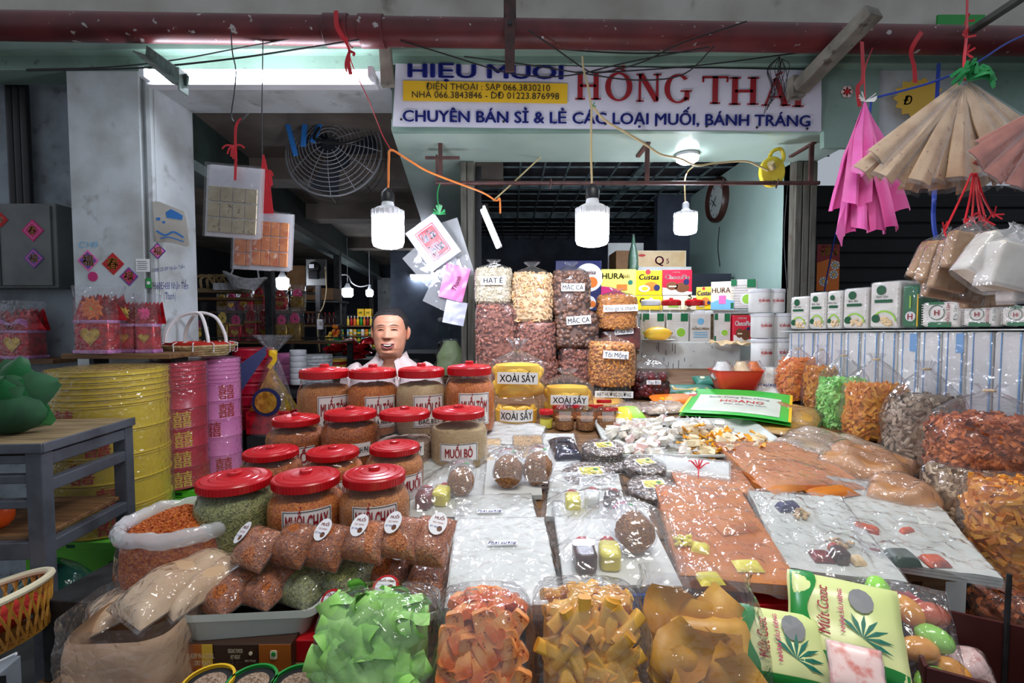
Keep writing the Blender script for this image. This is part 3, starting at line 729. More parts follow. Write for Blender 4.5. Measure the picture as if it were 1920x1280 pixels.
def salt_jar(px, py_top, d, h, bodyw, lidw, content, fill, label, lines=None, sheet=None, group='salt jars with red lids', face=0, lab=(.86, .62)):
    top = P(px, py_top, d); base = Vector((top.x, d, top.z-h))
    r, lr = bodyw/2*K(d), lidw/2*K(d)
    t = thing('salt_jar', label, 'jar', base, (0, 0, math.atan2(-top.x, d)+face), group)
    sh, th, lid, kn, rib = jar_parts(r, h, lr, (round(r, 3), round(h, 3), round(lr, 3)))
    contents(r, h, fill, px).build('contents', content, t)
    place(sh, 'shell', t); place(th, 'neck_ring', t)
    l = place(lid, 'lid', t); place(kn, 'knob', l); place(rib, 'grip', l)['kind'] = 'stuff'
    if lines:
        lw, lh, lz = lines.get('w', 1.25)*r, lines.get('h', .42)*h, lines.get('z', .33)*h
        lab_ = wrap(panel(lw, lh, 12), r*1.004).build('label_sheet', 'label_white', t, loc=(0, 0, lz))
        if lines.get('frame'):
            f = M()
            for (x, y, w_, h_) in ((0, lh*.46, lw*.94, .0016), (0, -lh*.46, lw*.94, .0016), (-lw*.47, 0, .0016, lh*.92), (lw*.47, 0, .0016, lh*.92)):
                f.join(M().grid(lambda u, v: (x+(u-.5)*w_, y+(v-.5)*h_, 0), 10 if w_ > h_ else 1, 1))
            wrap(f, r*1.004, .0006).build('frame_line', 'ink_black', lab_)
        for s, y, hh, ww, mt, bold in lines['t']:
            m = text(s, hh*lh, bold=bold)
            a = m.verts()
            if not len(a): continue
            k = ww*lw/(a[:, 0].max()-a[:, 0].min())
            m.warp(lambda x, yy, z: (x*k, yy+y*lh, 0))
            wrap(m, r*1.004, .0012).build('lettering', mt, lab_, False)
    return t
def lab(a, b): return dict(frame=1, w=1.22, h=.44, z=.37, t=[(a, .08, .40, .82, 'ink_darkred', .03), (b, -.32, .15, .70, 'ink_black', .03)])
# back row
salt_jar(608, 683, 1.62, .235, 97, 88, 'salt_brown', .68, 'back row red lidded jar of fine tan salt, label ending BIỆT', lab('MUỐI TÔM', 'ĐẶC BIỆT'), face=.35)
salt_jar(699, 683, 1.62, .235, 96, 85, 'salt_orange', .70, 'back row jar of coarse orange salt directly below the smiling man', lab('MUỐI TÔM', 'NHÀ HÀNG'), face=.3)
salt_jar(790, 681, 1.62, .235, 96, 85, 'salt_beige', .70, 'red lidded jar of pale lemongrass salt labelled MUỐI SẢ', lab('MUỐI SẢ', 'ĐẶC BIỆT'), face=.3)
salt_jar(880, 677, 1.62, .235, 96, 82, 'salt_orange', .70, 'back row jar of orange salt nearest the dried mango bags', lab('MUỐI TÔM', 'THƯỢNG HẠNG'), face=.2)
# third row
pl = lambda s: dict(w=1.35, h=.22, z=.36, t=[(s, 0, .46, .86, 'ink_black', .015)])
salt_jar(555, 774, 1.40, .165, 106, 83, 'salt_shrimp', .68, 'third row jar of dark orange salt at the end by the pink tins', dict(frame=1, w=1.2, h=.45, z=.27, t=[('MUỐI', .1, .4, .7, 'ink_darkred', .03)]))
salt_jar(657, 762, 1.40, .172, 108, 94, 'salt_shrimp', .70, 'red lidded jar labelled MUỐI TÔM HÀNH PHI', pl('MUỐI TÔM HÀNH PHI'))
salt_jar(759, 762, 1.40, .172, 106, 92, 'salt_pepper', .42, 'half empty red lidded jar labelled MUỐI TIÊU ỚT', pl('MUỐI TIÊU ỚT'))
salt_jar(860, 759, 1.40, .172, 108, 97, 'salt_beige', .66, 'third row jar of tan salt beside the clear rice paper packets', dict(frame=1, w=1.35, h=.30, z=.30, t=[('MUỐI BÒ', 0, .5, .7, 'ink_darkred', .03)]))
# second row
salt_jar(508, 836, 1.20, .135, 112, 96, 'salt_shrimp', .70, 'second row unlabelled jar of dark orange salt, nearest the pink tins')
salt_jar(624, 836, 1.20, .135, 112, 94, 'salt_orange', .68, 'second row jar of orange salt in the middle of its row', dict(frame=1, w=1.1, h=.45, z=.27, t=[('MUỐI CHAY', .1, .4, .8, 'ink_darkred', .03)]), face=.5)
salt_jar(740, 826, 1.20, .140, 108, 92, 'salt_brown', .70, 'second row jar of tan salt next to the floss packets', dict(frame=1, w=1.1, h=.45, z=.27, t=[('MUỐI', .1, .4, .7, 'ink_darkred', .03)]), face=.6)
# front row
salt_jar(440, 884, 1.02, .165, 142, 127, 'salt_green', .72, 'front row red lidded jar of green herb salt')
fl = dict(frame=1, w=1.25, h=.42, z=.44, t=[('MUỐI CHAY', .14, .48, .84, 'ink_darkred', .03)])
salt_jar(574, 880, 1.02, .172, 140, 120, 'salt_orange', .70, 'front row jar of orange salt labelled MUỐI CHAY, in the middle', fl)
salt_jar(702, 874, 1.02, .172, 132, 114, 'salt_brown', .70, 'front row jar of tan salt labelled MUỐI CHAY, nearest the plastic packets', fl)

# ------------------------------------------------------------------ sacks and bags: surfaces
def prof_tied(sh=.72): return [(0, .70), (.03, .93), (.12, 1), (sh, 1), (sh+.10, .88), (.90, .46), (.945, .15), (.965, .11), (.985, .16), (1.0, .24), (1.06, .34)]
def prof_open(): return [(0, .7), (.04, .95), (.2, 1), (.8, .97), (.95, .92), (1, .95)]
def sack(w, dp, h, prof, nt=36, nv=26, n=2.8, cr=.02, seed=0, ins=0, ztop=1.06, zbot=0, fold=.0):
    m = M(); z0 = zbot
    def fn(u, v):
        t = z0+(ztop-z0)*v
        rf = interp(prof, t)-ins/(w/2)*(1 if rf_ok else 1)
        a = 2*PI*u; c, s = math.cos(a), math.sin(a)
        x = math.copysign(abs(c)**(2/n), c); y = math.copysign(abs(s)**(2/n), s)
        k = rf*(1+cr*nz(c*2.2+seed, s*2.2, t*4.5)*1.6+cr*.6*nz(c*6+seed, s*6, t*9))
        if t > .8 and fold: k *= 1+fold*math.cos(9*a+seed)*sm(.8, .93, t)
        return (x*w/2*k, y*dp/2*k, t*h)
    rf_ok = True
    m.grid(fn, nt, nv, True)
    return m
def lumps(w, dp, h, prof, fill, base, cnt, sc=1, n=2.8, seed=0, ins=.004, zlo=.02, flat=None, topshare=.2, jit=.5):
    """small pieces spread over the outside of a bag's filling"""
    rr = random.Random(seed); ms = []
    for i in range(cnt):
        if rr.random() < topshare:
            t = fill; q = math.sqrt(rr.random())
        else: t = rr.uniform(zlo, fill); q = 1
        rf = interp(prof, t)*q
        a = rr.uniform(0, 2*PI); c, s = math.cos(a), math.sin(a)
        if q == 1 and s > .35 and rr.random() < .6: s = -s; a = -a
        e = (abs(c)**n+abs(s)**n)**(-1/n); x, y = c*e*(w/2*rf-ins), s*e*(dp/2*rf-ins)
        z = max(.004, t*h+(rr.uniform(-.003, .006) if q < 1 else 0))
        e = rot(rr.uniform(-PI, PI), rr.uniform(-PI, PI), rr.uniform(-PI, PI)) if flat is None or q < 1 else rot(z=a+rr.uniform(-jit, jit))@rot(y=rr.uniform(-jit, jit)+flat)@rot(z=rr.uniform(-PI, PI))
        k = sc*rr.uniform(.85, 1.15)
        ms.append(T(x, y, z)@e@Matrix.Diagonal((k, k, k, 1)))
    return M().scatter(base, ms)
def core(w, dp, h, prof, fill, seed, ins=.006, n=2.8, dome=.05):
    m = sack(w, dp, h, prof, 32, 14, n, .012, seed, ins, fill)
    top = interp(prof, fill)
    def fn(u, v):
        a = 2*PI*u; c, s = math.cos(a), math.sin(a); k = top*(1-v)
        return (math.copysign(abs(c)**(2/n), c)*(w/2*k-ins*(1-v)), math.copysign(abs(s)**(2/n), s)*(dp/2*k-ins*(1-v)), (fill+dome*(1-(1-v)**2))*h)
    return m.grid(fn, 32, 5, True)
mat('sticker', (238, 236, 240), .4)
mat('twist', (214, 190, 150), .5)
def placard(parent, w, h, z, y, s, ink='ink_black', bold=.01, tilt=0, fit=.86, rx=0, sheet='paper_white', cap=None):
    o = M().box((0, 0, 0), (w, .0012, h)).build('paper_label', sheet, parent, False, loc=(0, y, z), rotm=(rx, tilt, 0))
    m = text(s, cap or h*.5, bold=bold, maxw=w*fit)
    M().join(m, T(0, -.0012, 0)@UP).build('lettering', ink, o, False)
    return o

# ------------------------------------------------------------------ open sack of chili salt
b = P(345, 1082, .98)
t = thing('chili_salt_sack', 'open clear sack heaped with orange chili salt beside the jars', 'sack', b, (0, 0, .2))
w_ = 205*K(.98)
pr = [(0, .80), (.05, .95), (.3, 1.0), (.7, .97), (.9, .92), (1, .94)]
H_ = .125
sack(w_*.97, w_*.9, H_, pr, 44, 12, 2.3, .01, 3, .004, .84).build('contents', 'salt_chili', t)
m = M()
def heap(u, v):
    a = 2*PI*u; k = (1-v)*w_*.97/2*.92
    return (k*math.cos(a), k*math.sin(a)*.92, H_*.84+.042*(1-(1-v)**1.6)+.0035*nz(k*math.cos(a)*60, k*math.sin(a)*60))
m.grid(heap, 44, 16, True).build('heap', 'salt_chili', t)
gr = M().box((0, 0, 0), (.005, .0035, .003)); ms = []
for i in range(900):
    a = R.uniform(0, 2*PI); v = R.random()**.7; p = heap(a/2/PI, 1-math.sqrt(R.random())*.99)
    ms.append(T(*p)@rot(R.random()*3, R.random()*3, R.random()*3))
M().scatter(gr, ms).build('crumb', 'salt_chili', t, False, stuff=True)
sack(w_, w_*.93, H_, pr, 44, 12, 2.3, .015, 3, 0, .97).build('plastic_bag', 'film', t)
m = M()
def rim(u, v):
    a = 2*PI*u; q = 2*PI*v; k = w_/2*(.95+.02*nz(math.cos(a)*3, math.sin(a)*3, 5)); rr = .012+.003*nz(math.cos(a)*6, math.sin(a)*6)
    return ((k+rr*math.cos(q))*math.cos(a), (k+rr*math.cos(q))*math.sin(a)*.93, H_*.96+rr*1.3*math.sin(q)+.008*nz(math.cos(a)*2, math.sin(a)*2, 8))
film('film_rim', haze=.45, bump=.9, scale=30, base=.06, crinkle=26)
m.grid(rim, 60, 10, True, True).build('rolled_rim', 'film_rim', t)

# ------------------------------------------------------------------ small salt bags in trays
def pillow(w, l, t, seed=0, cr=.03, nu=20, nv=24, p=2.6, taper=0.0, zlow=.12, ex=.5):
    """cushion lying in the x-y plane, y from 0 to l, resting on z=0"""
    m = M()
    def f(u, v, s):
        a, b = 2*u-1, 2*v-1
        e = max(0, (1-abs(a)**p))**ex*max(0, (1-abs(b)**p))**ex
        x = a*w/2*(1-taper*v)*(1+.04*nz(b*2+seed, s, 3)); y = v*l
        k = 1+cr*6*nz(x*22+seed, y*22, s*2)
        z = (t*e*k+.002 if s > 0 else zlow*t*(1-e))+.004*(1-e)
        if s < 0: z = min(z, zlow*t)
        return (x, y, z)
    m.grid(lambda u, v: f(u, v, 1), nu, nv).grid(lambda u, v: f(u, 1-v, -1), nu, nv)
    return m
_SB = {}
def salt_bag(px, py, d, w, l, t_, content, label, rx, rz, sticker=None, group='small bags of salt', lift=0):
    """a slim bag whose front bottom edge stands at the pixel; rx = how far it leans up, rz its heading"""
    b = P(px, py, d)
    t = thing('salt_bag', label, 'bag', b, (rx, 0, rz), group)
    sd = px*.37
    pillow(w*.95, l*.97, t_*.95, sd, .02, p=3.2).build('contents', content, t, loc=(0, l*.012, .001))
    pillow(w, l, t_, sd, .03, p=3.0).build('plastic_bag', 'film_crinkle', t)
    if sticker:
        sx, sy = sticker; r = .022
        o = M().poly(circ(r*.8, 24, ry=r), .0008).build('sticker', 'sticker', t, False, loc=(sx*w, sy*l, t_*.99+.004), rotm=(0, sx*.9, 0))
        m = M().join(text('MUỐI', .0058, bold=.02), T(.001, .010, .0014)).join(text('TÂY NINH', .0034), T(0, .001, .0014))
        m.build('lettering', 'ink_darkred', o, False)
        M().join(text('ĐT 066 383', .0034), T(-.002, -.007, .0014)).build('lettering', 'ink_blue', o, False)
        M().poly(circ(.0052, 10, .006, -.010), .0014).build('emblem', 'ink_brown', o, False)
    return t
grain('salt_pinkbrown', [(140, 70, 40), (184, 104, 62), (206, 132, 84), (120, 58, 34)], 340)
rx = .42
for px, py, d, w, l, th, c, lb, a, rz, st in (
    (462, 1064, .95, .088, .105, .042, 'salt_pinkbrown', 'small bag of pinkish salt touching the open chili sack', .36, -.5, (-.28, .62)),
    (535, 1060, .96, .080, .110, .042, 'salt_shrimp', 'unlabelled small bag of orange salt in the upper row below the herb jar', .45, -.38, None),
    (600, 1066, .96, .080, .115, .042, 'salt_shrimp', 'small upper row bag of brown salt with sticker near the green bag', .45, -.35, (-.1, .7)),
    (676, 1052, .97, .085, .105, .045, 'salt_pinkbrown', 'small upper row bag of salt below the middle MUỐI CHAY jar', .45, -.25, (-.1, .68)),
    (745, 1046, .98, .080, .105, .042, 'salt_pinkbrown', 'small upper row bag of salt second from the white rice paper', .45, -.22, (-.18, .68)),
    (798, 1060, .97, .082, .125, .046, 'salt_pinkbrown', 'small upper row bag of salt touching the white rice paper packet', .45, -.25, (.2, .72)),
    (384, 1150, .84, .098, .135, .050, 'salt_shrimp', 'lower row bag of dark orange salt with sticker at the end of the tray', .28, -.42, (-.1, .66)),
    (470, 1136, .85, .085, .130, .046, 'salt_shrimp', 'lower row bag of orange salt without sticker next to the green herb bag', .28, -.40, None),
    (540, 1134, .86, .095, .140, .048, 'salt_green', 'lower row bag of green herb salt standing in the first tray', .28, -.45, None),
    (630, 1120, .87, .095, .125, .050, 'salt_green', 'bag of green herb salt flopping over the second tray rim', .30, -.30, None),
    (712, 1104, .90, .085, .115, .050, 'salt_shrimp', 'bag of orange salt with tilted sticker behind the red capped jar', .30, -.18, (.25, .6)),
    (790, 1134, .86, .092, .145, .052, 'salt_shrimp', 'lower row bag of salt with sticker beside the white rice paper', .30, -.16, (-.05, .72))):
    low = py > 1100 and px < 760 or px == 790
    salt_bag(px, py+(6 if low else 4), d+.006 if low else .885, w, l*(.84 if low else .76), th*.86, c, lb, .24 if low else .74, rz, st)
# the trays
mat('tray_white', (196, 200, 192), .35, (180, 184, 178), 6)
film('tray_clear', haze=.72, bump=.1, scale=8, base=.05, hazecol=(186, 190, 182), crinkle=0, rough=.25)
def tray(px0, px1, py_rim, py_bot, d, dep, label, rz, wav=1):
    a, b = P(px0, py_rim, d), P(px1, py_rim, d); c = (a+b)/2; w = (b-a).length; h = a.z-P(px0, py_bot, d).z
    t = thing('plastic_tray', label, 'tray', (c.x, c.y, c.z-h), (0, 0, rz), 'white trays of salt bags')
    m = M(); n = 48
    def loop(k, z, wob=0):
        out = []
        for x, y in rrect(w*k, dep*k, .03*k, 5): out.append((x, y+dep/2, z+wob*.006*math.sin(x*40)))
        return out
    ls = [loop(.80, 0), loop(.84, .012), loop(.955, h*.94), loop(.96, h*.95)]
    k = len(ls[0])
    m.add(sum(ls, []), [(j*k+i, j*k+(i+1) % k, (j+1)*k+(i+1) % k, (j+1)*k+i) for j in range(3) for i in range(k)]+[tuple(range(k-1, -1, -1))])
    m.build('basin', 'tray_white', t)
    r = M(); ls = [loop(.955, h*.93), loop(.965, h, wav), loop(1, h+.001, wav), loop(1.005, h-.012, wav)]
    r.add(sum(ls, []), [(j*k+i, j*k+(i+1) % k, (j+1)*k+(i+1) % k, (j+1)*k+i) for j in range(3) for i in range(k)]).build('rim', 'tray_white', t)
    return t
tray(328, 588, 1150, 1214, .83, .12, 'white plastic tray holding three bags of salt, on the brown carton', .13)
tray(588, 828, 1148, 1200, .84, .115, 'white plastic tray with the red capped salt jars, behind the green crisps', .0)
# little jars with red caps in the second tray
def cap_jar(px, py, d, r, label, rx, rz=0, clear=True, grp='red capped salt jars in the tray'):
    t = thing('salt_pot', label, 'jar', P(px, py, d), (rx, 0, rz), grp)
    M().lathe([(r*.86, -.034), (r*.94, -.03), (r*.94, -.002), (r*.86, 0)], 28).build('pot', 'salt_shrimp', t)
    M().lathe([(r*.92, -.036), (r*.99, -.032), (r*.99, -.001)], 28, caps=False).build('shell', 'jar_plastic', t)
    M().lathe([(r, -.004), (r*1.06, 0), (r*1.06, .016), (r*.98, .020), (r*.82, .020), (r*.82, .0185), (.001, .0185)], 32, caps=False).build('cap', 'red_lid', t)
    o = M().poly(circ(r*.8, 28), .0008).build('sticker', 'sticker', t, False, loc=(0, 0, .0187))
    M().join(text('MUỐI TÔM', .0042, bold=.03), T(-.002, .010, .0014)).build('lettering', 'ink_darkred', o, False)
    M().join(text('ĐC: CHỢ LONG HOA', .0022), T(-.002, .002, .0014)).join(text('ĐT 066 383 0210', .0024), T(-.003, -.006, .0014)).build('lettering', 'ink_blue', o, False)
    M().poly(circ(.0055, 12, .009, -.002), .0014).build('emblem', 'ink_brown', o, False)
cap_jar(628, 1128, .835, .0185, 'red capped salt jar lying nearest the first tray', .95)
cap_jar(675, 1126, .835, .0195, 'red capped salt jar lying between the other two', .85)
cap_jar(726, 1112, .83, .0225, 'upright red capped salt jar in front of the sticker bag', .42, -.1)
# ------------------------------------------------------------------ left side
mat('tin_yellow', (216, 186, 28), .3, (196, 164, 20), 8, spec=.6)
mat('tin_red', (196, 20, 52), .3, (170, 14, 42), 8, spec=.6)
mat('tin_pink', (240, 140, 196), .32, (226, 120, 182), 8, spec=.6)
mat('box_green', (110, 206, 62), .5, (96, 186, 54), 5)
mat('foil_red', (206, 26, 40), .22, (140, 10, 26), 30, bump=.7, bscale=26, metal=.35)
mat('foil_gold', (220, 180, 70), .25, (170, 120, 40), 40, bump=.5, bscale=50, metal=.6)
mat('foil_lilac', (206, 150, 196), .3, (170, 96, 160), 40, bump=.4)
mat('petal_orange', (240, 100, 30), .5, (244, 160, 40), 20)
mat('petal_yellow', (240, 200, 60), .5, (244, 220, 120), 20)
mat('petal_pink', (236, 60, 130), .5)
mat('straw', (196, 170, 124), .7, (150, 122, 80), 60, bump=.4, bscale=120)
mat('wicker_white', (210, 212, 212), .6, (170, 172, 174), 50)
mat('ribbon_white', (226, 218, 216), .4)
mat('velvet_red', (196, 44, 30), .8)
def happy(parent, r, z, ang, mt, h=.030, nm='double_happiness'):
    wrap(text('囍', h, bold=.01), r, .0012).build(nm, mt, parent, False, loc=(0, 0, z), rotm=(0, 0, ang))
def tin_stack(px, pw, ytop, ybot, d, levels, mt, ink, label, angs):
    b = P(px, ybot, d); r = pw/2*K(d); H_ = (ybot-ytop)*K(d)
    t = thing('tin_stack', label, 'tins', b, (0, 0, 0), 'stacked wedding gift tins')
    zs_ = [0]; big = H_*.79/levels; small = H_*.21/6
    for i in range(levels): zs_.append(zs_[-1]+big)
    for i in range(6): zs_.append(zs_[-1]+small)
    for i, (a, c) in enumerate(zip(zs_, zs_[1:])):
        rr = r*(.985 if i % 2 else 1.0); e = min(.006, (c-a)*.22)
        M().lathe([(rr*.97, a+.0005), (rr, a+e*.4), (rr, a+e), (rr*.982, a+e*1.5), (rr*.982, c-e*1.3), (rr*1.0, c-e), (rr, c-e*.3), (rr*.97, c-.0005)], 48).build('tin', mt, t)
    for i, a in angs: happy(t, r*.99, zs_[i]+big*.5, a, ink, big*.62)
    m = M().lathe([(r*.9, .001), (r*1.035, .004), (r*1.03, H_*.5), (r*1.03, H_), (r*.8, H_+.006), (.001, H_+.008)], 40, caps=False)
    m.warp(lambda x, y, z: (x*(1+.012*nz(x*14, y*14, z*12)), y*(1+.012*nz(x*14, y*14, z*12)), z)).build('wrapper', 'film_crinkle', t)
    return t
tin_stack(217, 182, 682, 975, 1.86, 5, 'tin_yellow', 'ink_red', 'tall stack of yellow tins with red double happiness signs in clear wrap', [(4, -.10), (3, .46), (2, .2), (1, .62), (0, .62), (0, -.4)])
tin_stack(337, 98, 673, 905, 2.17, 5, 'tin_red', 'ink_gold', 'stack of red tins with gold signs in clear wrap, between yellow and pink stacks', [(4, -.7), (3, .75), (2, .78), (1, .72), (0, .72)])
tin_stack(414, 74, 667, 880, 2.40, 5, 'tin_pink', 'ink_red', 'stack of pink tins with red double happiness signs in clear wrap', [(4, .9), (3, .9), (2, .25), (1, -.3), (0, .7)])
# green cartons below
mat('box_brown', (140, 104, 66), .7, (120, 86, 54), 8)
def carton(name, px0, px1, y0, y1, d, dep, label, mt, group=None, rz=0, cat='box'):
    a, b = P(px0, y1, d), P(px1, y1, d); c = (a+b)/2; w, h = (b-a).length, (y1-y0)*K(d)
    t = thing(name, label, cat, (c.x, c.y, c.z), (0, 0, rz), group)
    return t, w, h
for i, (X, Y, z1, w, dp, h, l) in enumerate(((-1.53, 1.89, P(0, 975, 1.86).z-.002, .42, .42, .15, 'bright green carton under the yellow tins'),
                               (-1.45, 2.29, P(0, 880, 2.40).z-.002, .36, .36, .17, 'bright green carton under the pink and red tins'),
                               )):
    t = thing('green_carton', l, 'box', (X, Y, z1-h), (0, 0, 0), 'green cartons under the tins')
    M().box((0, 0, h*.42), (w, dp, h*.84)).build('tray', 'box_green', t, False, .003)
    M().box((0, 0, h*.9), (w+.008, dp+.008, h*.2)).build('lid', 'box_green', t, False, .003)
    M().poly(circ(.022, 20), .0012, T(w*.25, -dp/2-.001, h*.4)@UP).build('print', 'ink_dkgreen', t, False); M().poly(circ(.022, 20), .0012, T(w/2+.001, dp*.2, h*.4)@rot(z=PI/2)@UP).build('print', 'ink_dkgreen', t, False)
    M().box((w/2+.003, -dp*.2, h*.88), (.004, .05, .035)).build('flap', 'box_brown', t, False)
    M().box((-w*.1, -dp/2-.0045, h*.9), (.03, .001, .012)).build('slot', 'ink_dkgreen', t, False)
# rack that carries them
t = thing('crate_bench', 'dark bench under the green cartons', 'bench', (-1.47, 2.05, 0))
M().box((0, 0, .555), (.34, .80, .03)).build('top', 'wood', t, False, .003)
for x in (-.14, .14):
    for y in (-.36, .36): M().box((x, y, .27), (.04, .04, .54)).build('leg', 'wood', t, False)
# plank shelf on the pillar with the foil gift packs
a, b = P(118, 672, 2.02), P(322, 668, 2.02)
t = thing('plank_shelf', 'brown plank shelf in front of the white pillar', 'shelf', ((a.x+b.x)/2, 2.10, a.z))
M().box((0, 0, .010), ((b.x-a.x), .18, .022)).build('plank', 'wood', t, False, .003)
for x in (-.18, .18): M().box((x, .04, -.04), (.02, .08, .08)).build('bracket', 'steel_dark', t, False)
tp = a.z+.021
a2, b2 = P(0-160, 680, 2.3), P(118, 674, 2.3)
t = thing('plank_shelf', 'brown plank shelf under the grey meter box', 'shelf', ((a2.x+b2.x)/2, 2.33, a2.z))
M().box((0, 0, .010), ((b2.x-a2.x), .16, .022)).build('plank', 'wood', t, False, .003)
tp2 = a2.z+.021
def heart(w): 
    o = []
    for i in range(28):
        a = 2*PI*i/28; o.append((w/32*16*math.sin(a)**3, w/32*(13*math.cos(a)-5*math.cos(2*a)-2*math.cos(3*a)-math.cos(4*a))+w*.06))
    return o
def petals(parent, c, r, mt, cm, n=9, seed=0):
    for i in range(n):
        a = 2*PI*i/n+seed
        m = M().grid(lambda u, v: ((u-.5)*r*.8*math.sin(PI*min(1, .15+v*.8)), -.006*math.sin(PI*u)-.004*v, v*r*(1-.25*(2*u-1)**2)), 5, 5)
        m.build('petal', mt, parent, loc=c, rotm=(R.uniform(-.3, .1), a, 0))
    M().sph(c, (r*.2, r*.12, r*.2), 10, 6).build('flower_centre', cm, parent)
def gift(px, yb, d, w, h, label, flower, group='red foil gift packs in clear bags', z=None, bow=False):
    b = P(px, yb, d)
    if z: b.z = z
    t = thing('gift_pack', label, 'gift', b, (0, 0, R.uniform(-.15, .15)), group)
    dp = w*.7; hb = h*.52
    M().box((0, 0, hb/2+.002), (w*.86, dp*.8, hb)).build('foil_box', 'foil_red', t, True, .008)
    M().box((0, 0, .008), (w*.93, dp*.86, .016)).build('base_band', 'foil_lilac', t, True, .004)
    M().box((0, 0, hb-.006), (w*.9, dp*.84, .014)).build('top_band', 'foil_lilac', t, True, .004)
    M().poly(heart(w*.5), .003, T(0, -dp*.4-.001, hb*.5)@UP).build('heart', 'foil_gold', t, False)
    m = M()
    for i in range(5):
        x = (i-2)*w*.19
        m.add([(x-.03*w/.09, 0, hb), (x+.03*w/.09, 0, hb), (x+w*.06, -.008, h*.86+R.uniform(-.01, .015)), (x-w*.10, .01, h*.9+R.uniform(-.01, .015))], [(0, 1, 2, 3)])
        m.add([(x-.03*w/.09, .02, hb), (x+.03*w/.09, .02, hb), (x+w*.1, .028, h*.93), (x-w*.05, .02, h*.84)], [(0, 1, 2, 3)])
    m.build('foil_collar', 'foil_red', t, False)
    if flower: petals(t, (0, -dp*.3, h*.70), w*.33, flower, 'ink_lime', 10, px)
    if bow:
        for s in (-1, 1):
            for k in range(3): M().ribbon(spline([(0, -dp*.42, h*.62), (s*w*.3, -dp*.5, h*(.66+.03*k)), (s*w*.5, -dp*.44, h*(.58+.05*k))], 5), .008).build('ribbon', 'foil_lilac', t)
    pr = [(0, .95), (.03, 1), (.6, 1), (.85, .95), (1.06, 1.05)]
    sack(w, dp, h, pr, 24, 12, 4, .03, px, 0, 1.06).build('clear_bag', 'film_crinkle', t)
    return t
gift(190, 660, 2.05, .170, .27, 'red foil gift pack with an orange flower on the plank shelf', 'petal_orange', z=tp)
gift(241, 660, 2.09, .095, .24, 'red foil gift pack with a yellow flower on the plank shelf', 'petal_yellow', z=tp)
gift(280, 660, 2.07, .090, .24, 'red foil gift pack with a pink bud nearest the basket', 'petal_pink', z=tp)
gift(45, 672, 2.3, .17, .26, 'dark red foil gift pack with a lilac bow under the meter box', None, z=tp2, bow=True)
gift(-20, 672, 2.3, .15, .25, 'dark red foil gift pack cut by the picture edge', None, z=tp2)
# handled basket on the red and pink tins
b = P(374, 666, 2.27); bw = 128*K(2.27)
t = thing('handled_basket', 'straw basket with red lining and tall white handle on the tins', 'basket', b, (0, 0, .1))
m = M(); n = 44
def bask(a, k, z): return (bw/2*k*math.cos(a), bw*.36*k*math.sin(a), z)
m.grid(lambda u, v: bask(2*PI*u, .74+.26*v+.012*math.sin(v*26), .042*v+.004*abs(math.cos(2*PI*u))*v), n, 14, True)
m.grid(lambda u, v: bask(2*PI*u, .74*(1-v), .001), n, 2, True)
m.build('weave', 'straw', t)
M().grid(lambda u, v: bask(2*PI*u, .985-.02*math.cos(2*PI*v), .044+.005*abs(math.cos(2*PI*u))+.006*math.sin(2*PI*v)), n, 8, True, True).build('rim', 'straw', t)
M().grid(lambda u, v: bask(2*PI*u, .90+.03*v, .030+.034*v), n, 2, True).build('lining', 'velvet_red', t)
for k in (-.02, .02): M().tube(spline([(-bw*.33+k, k*2, .03), (-bw*.31+k, k*2, .11), (-bw*.18+k, k, .178), (0, k, .202), (bw*.15+k, k, .178), (bw*.24+k, k*2, .1), (bw*.26+k, k*2, .03)], 6), .0075, 8).build('handle', 'ribbon_white', t)
for i in range(12):
    a = 2*PI*i/12+.2; M().tube([bask(a, .87, .064), bask(a, 1.03, .058), bask(a, 1.01, .02), bask(a, .95, .015)], .003, 5).build('stitch', 'ribbon_white', t)
# grey meter box
mat('box_grey', (112, 114, 112), .5, (88, 90, 90), 6, .4, .7, metal=.2)
a, b = P(-60, 540, 2.30), P(100, 380, 2.30)
t = thing('meter_box', 'grey steel cabinet on the plaster with lucky stickers on its door', 'cabinet', ((a.x+b.x)/2, 2.41, a.z))
w, h = b.x-a.x, b.z-a.z
M().box((0, -.045, h/2), (w, .11, h)).build('body', 'box_grey', t, False, .006)
M().box((0.01, -.104, h/2), (w*.86, .012, h*.94)).build('door', 'box_grey', t, False, .003)
M().box((-w*.12, -.112, h*.5), (.006, .004, h*.94)).build('seam', 'steel_dark', t, False)
for px, py, s, c, g in ((62, 432, 27, 'ink_magenta', 'ink_gold'), (64, 484, 25, 'ink_purple', 'ink_gold'), (2, 412, 18, 'ink_red', 'ink_cream')):
    p = P(px, py, 2.30); q = s*K(2.3)*.78
    o = tag(M().box((0, 0, 0), (q*1.4, .0015, q*1.4)).build('lucky_sticker', c, None, False, loc=(p.x, 2.2985, p.z), rotm=(0, PI/4, 0)), {62: 'magenta and gold lucky diamond sticker on the grey cabinet', 64: 'purple lucky diamond sticker low on the grey cabinet', 2: 'red lucky sticker at the cabinet edge'}[px], 'sticker', 'lucky paper stickers')
    M().box((0, -.001, 0), (q*1.1, .0015, q*1.1)).build('border', 'ink_pink' if px != 2 else 'ink_red', o, False)
    M().box((0, -.0018, 0), (q*.95, .0015, q*.95)).build('field', c, o, False)
    M().join(text('福' if px == 64 else '春', q*.6, bold=.02), T(0, -.0032, 0)@rot(y=-PI/4)@UP).build('lettering', g, o, False)
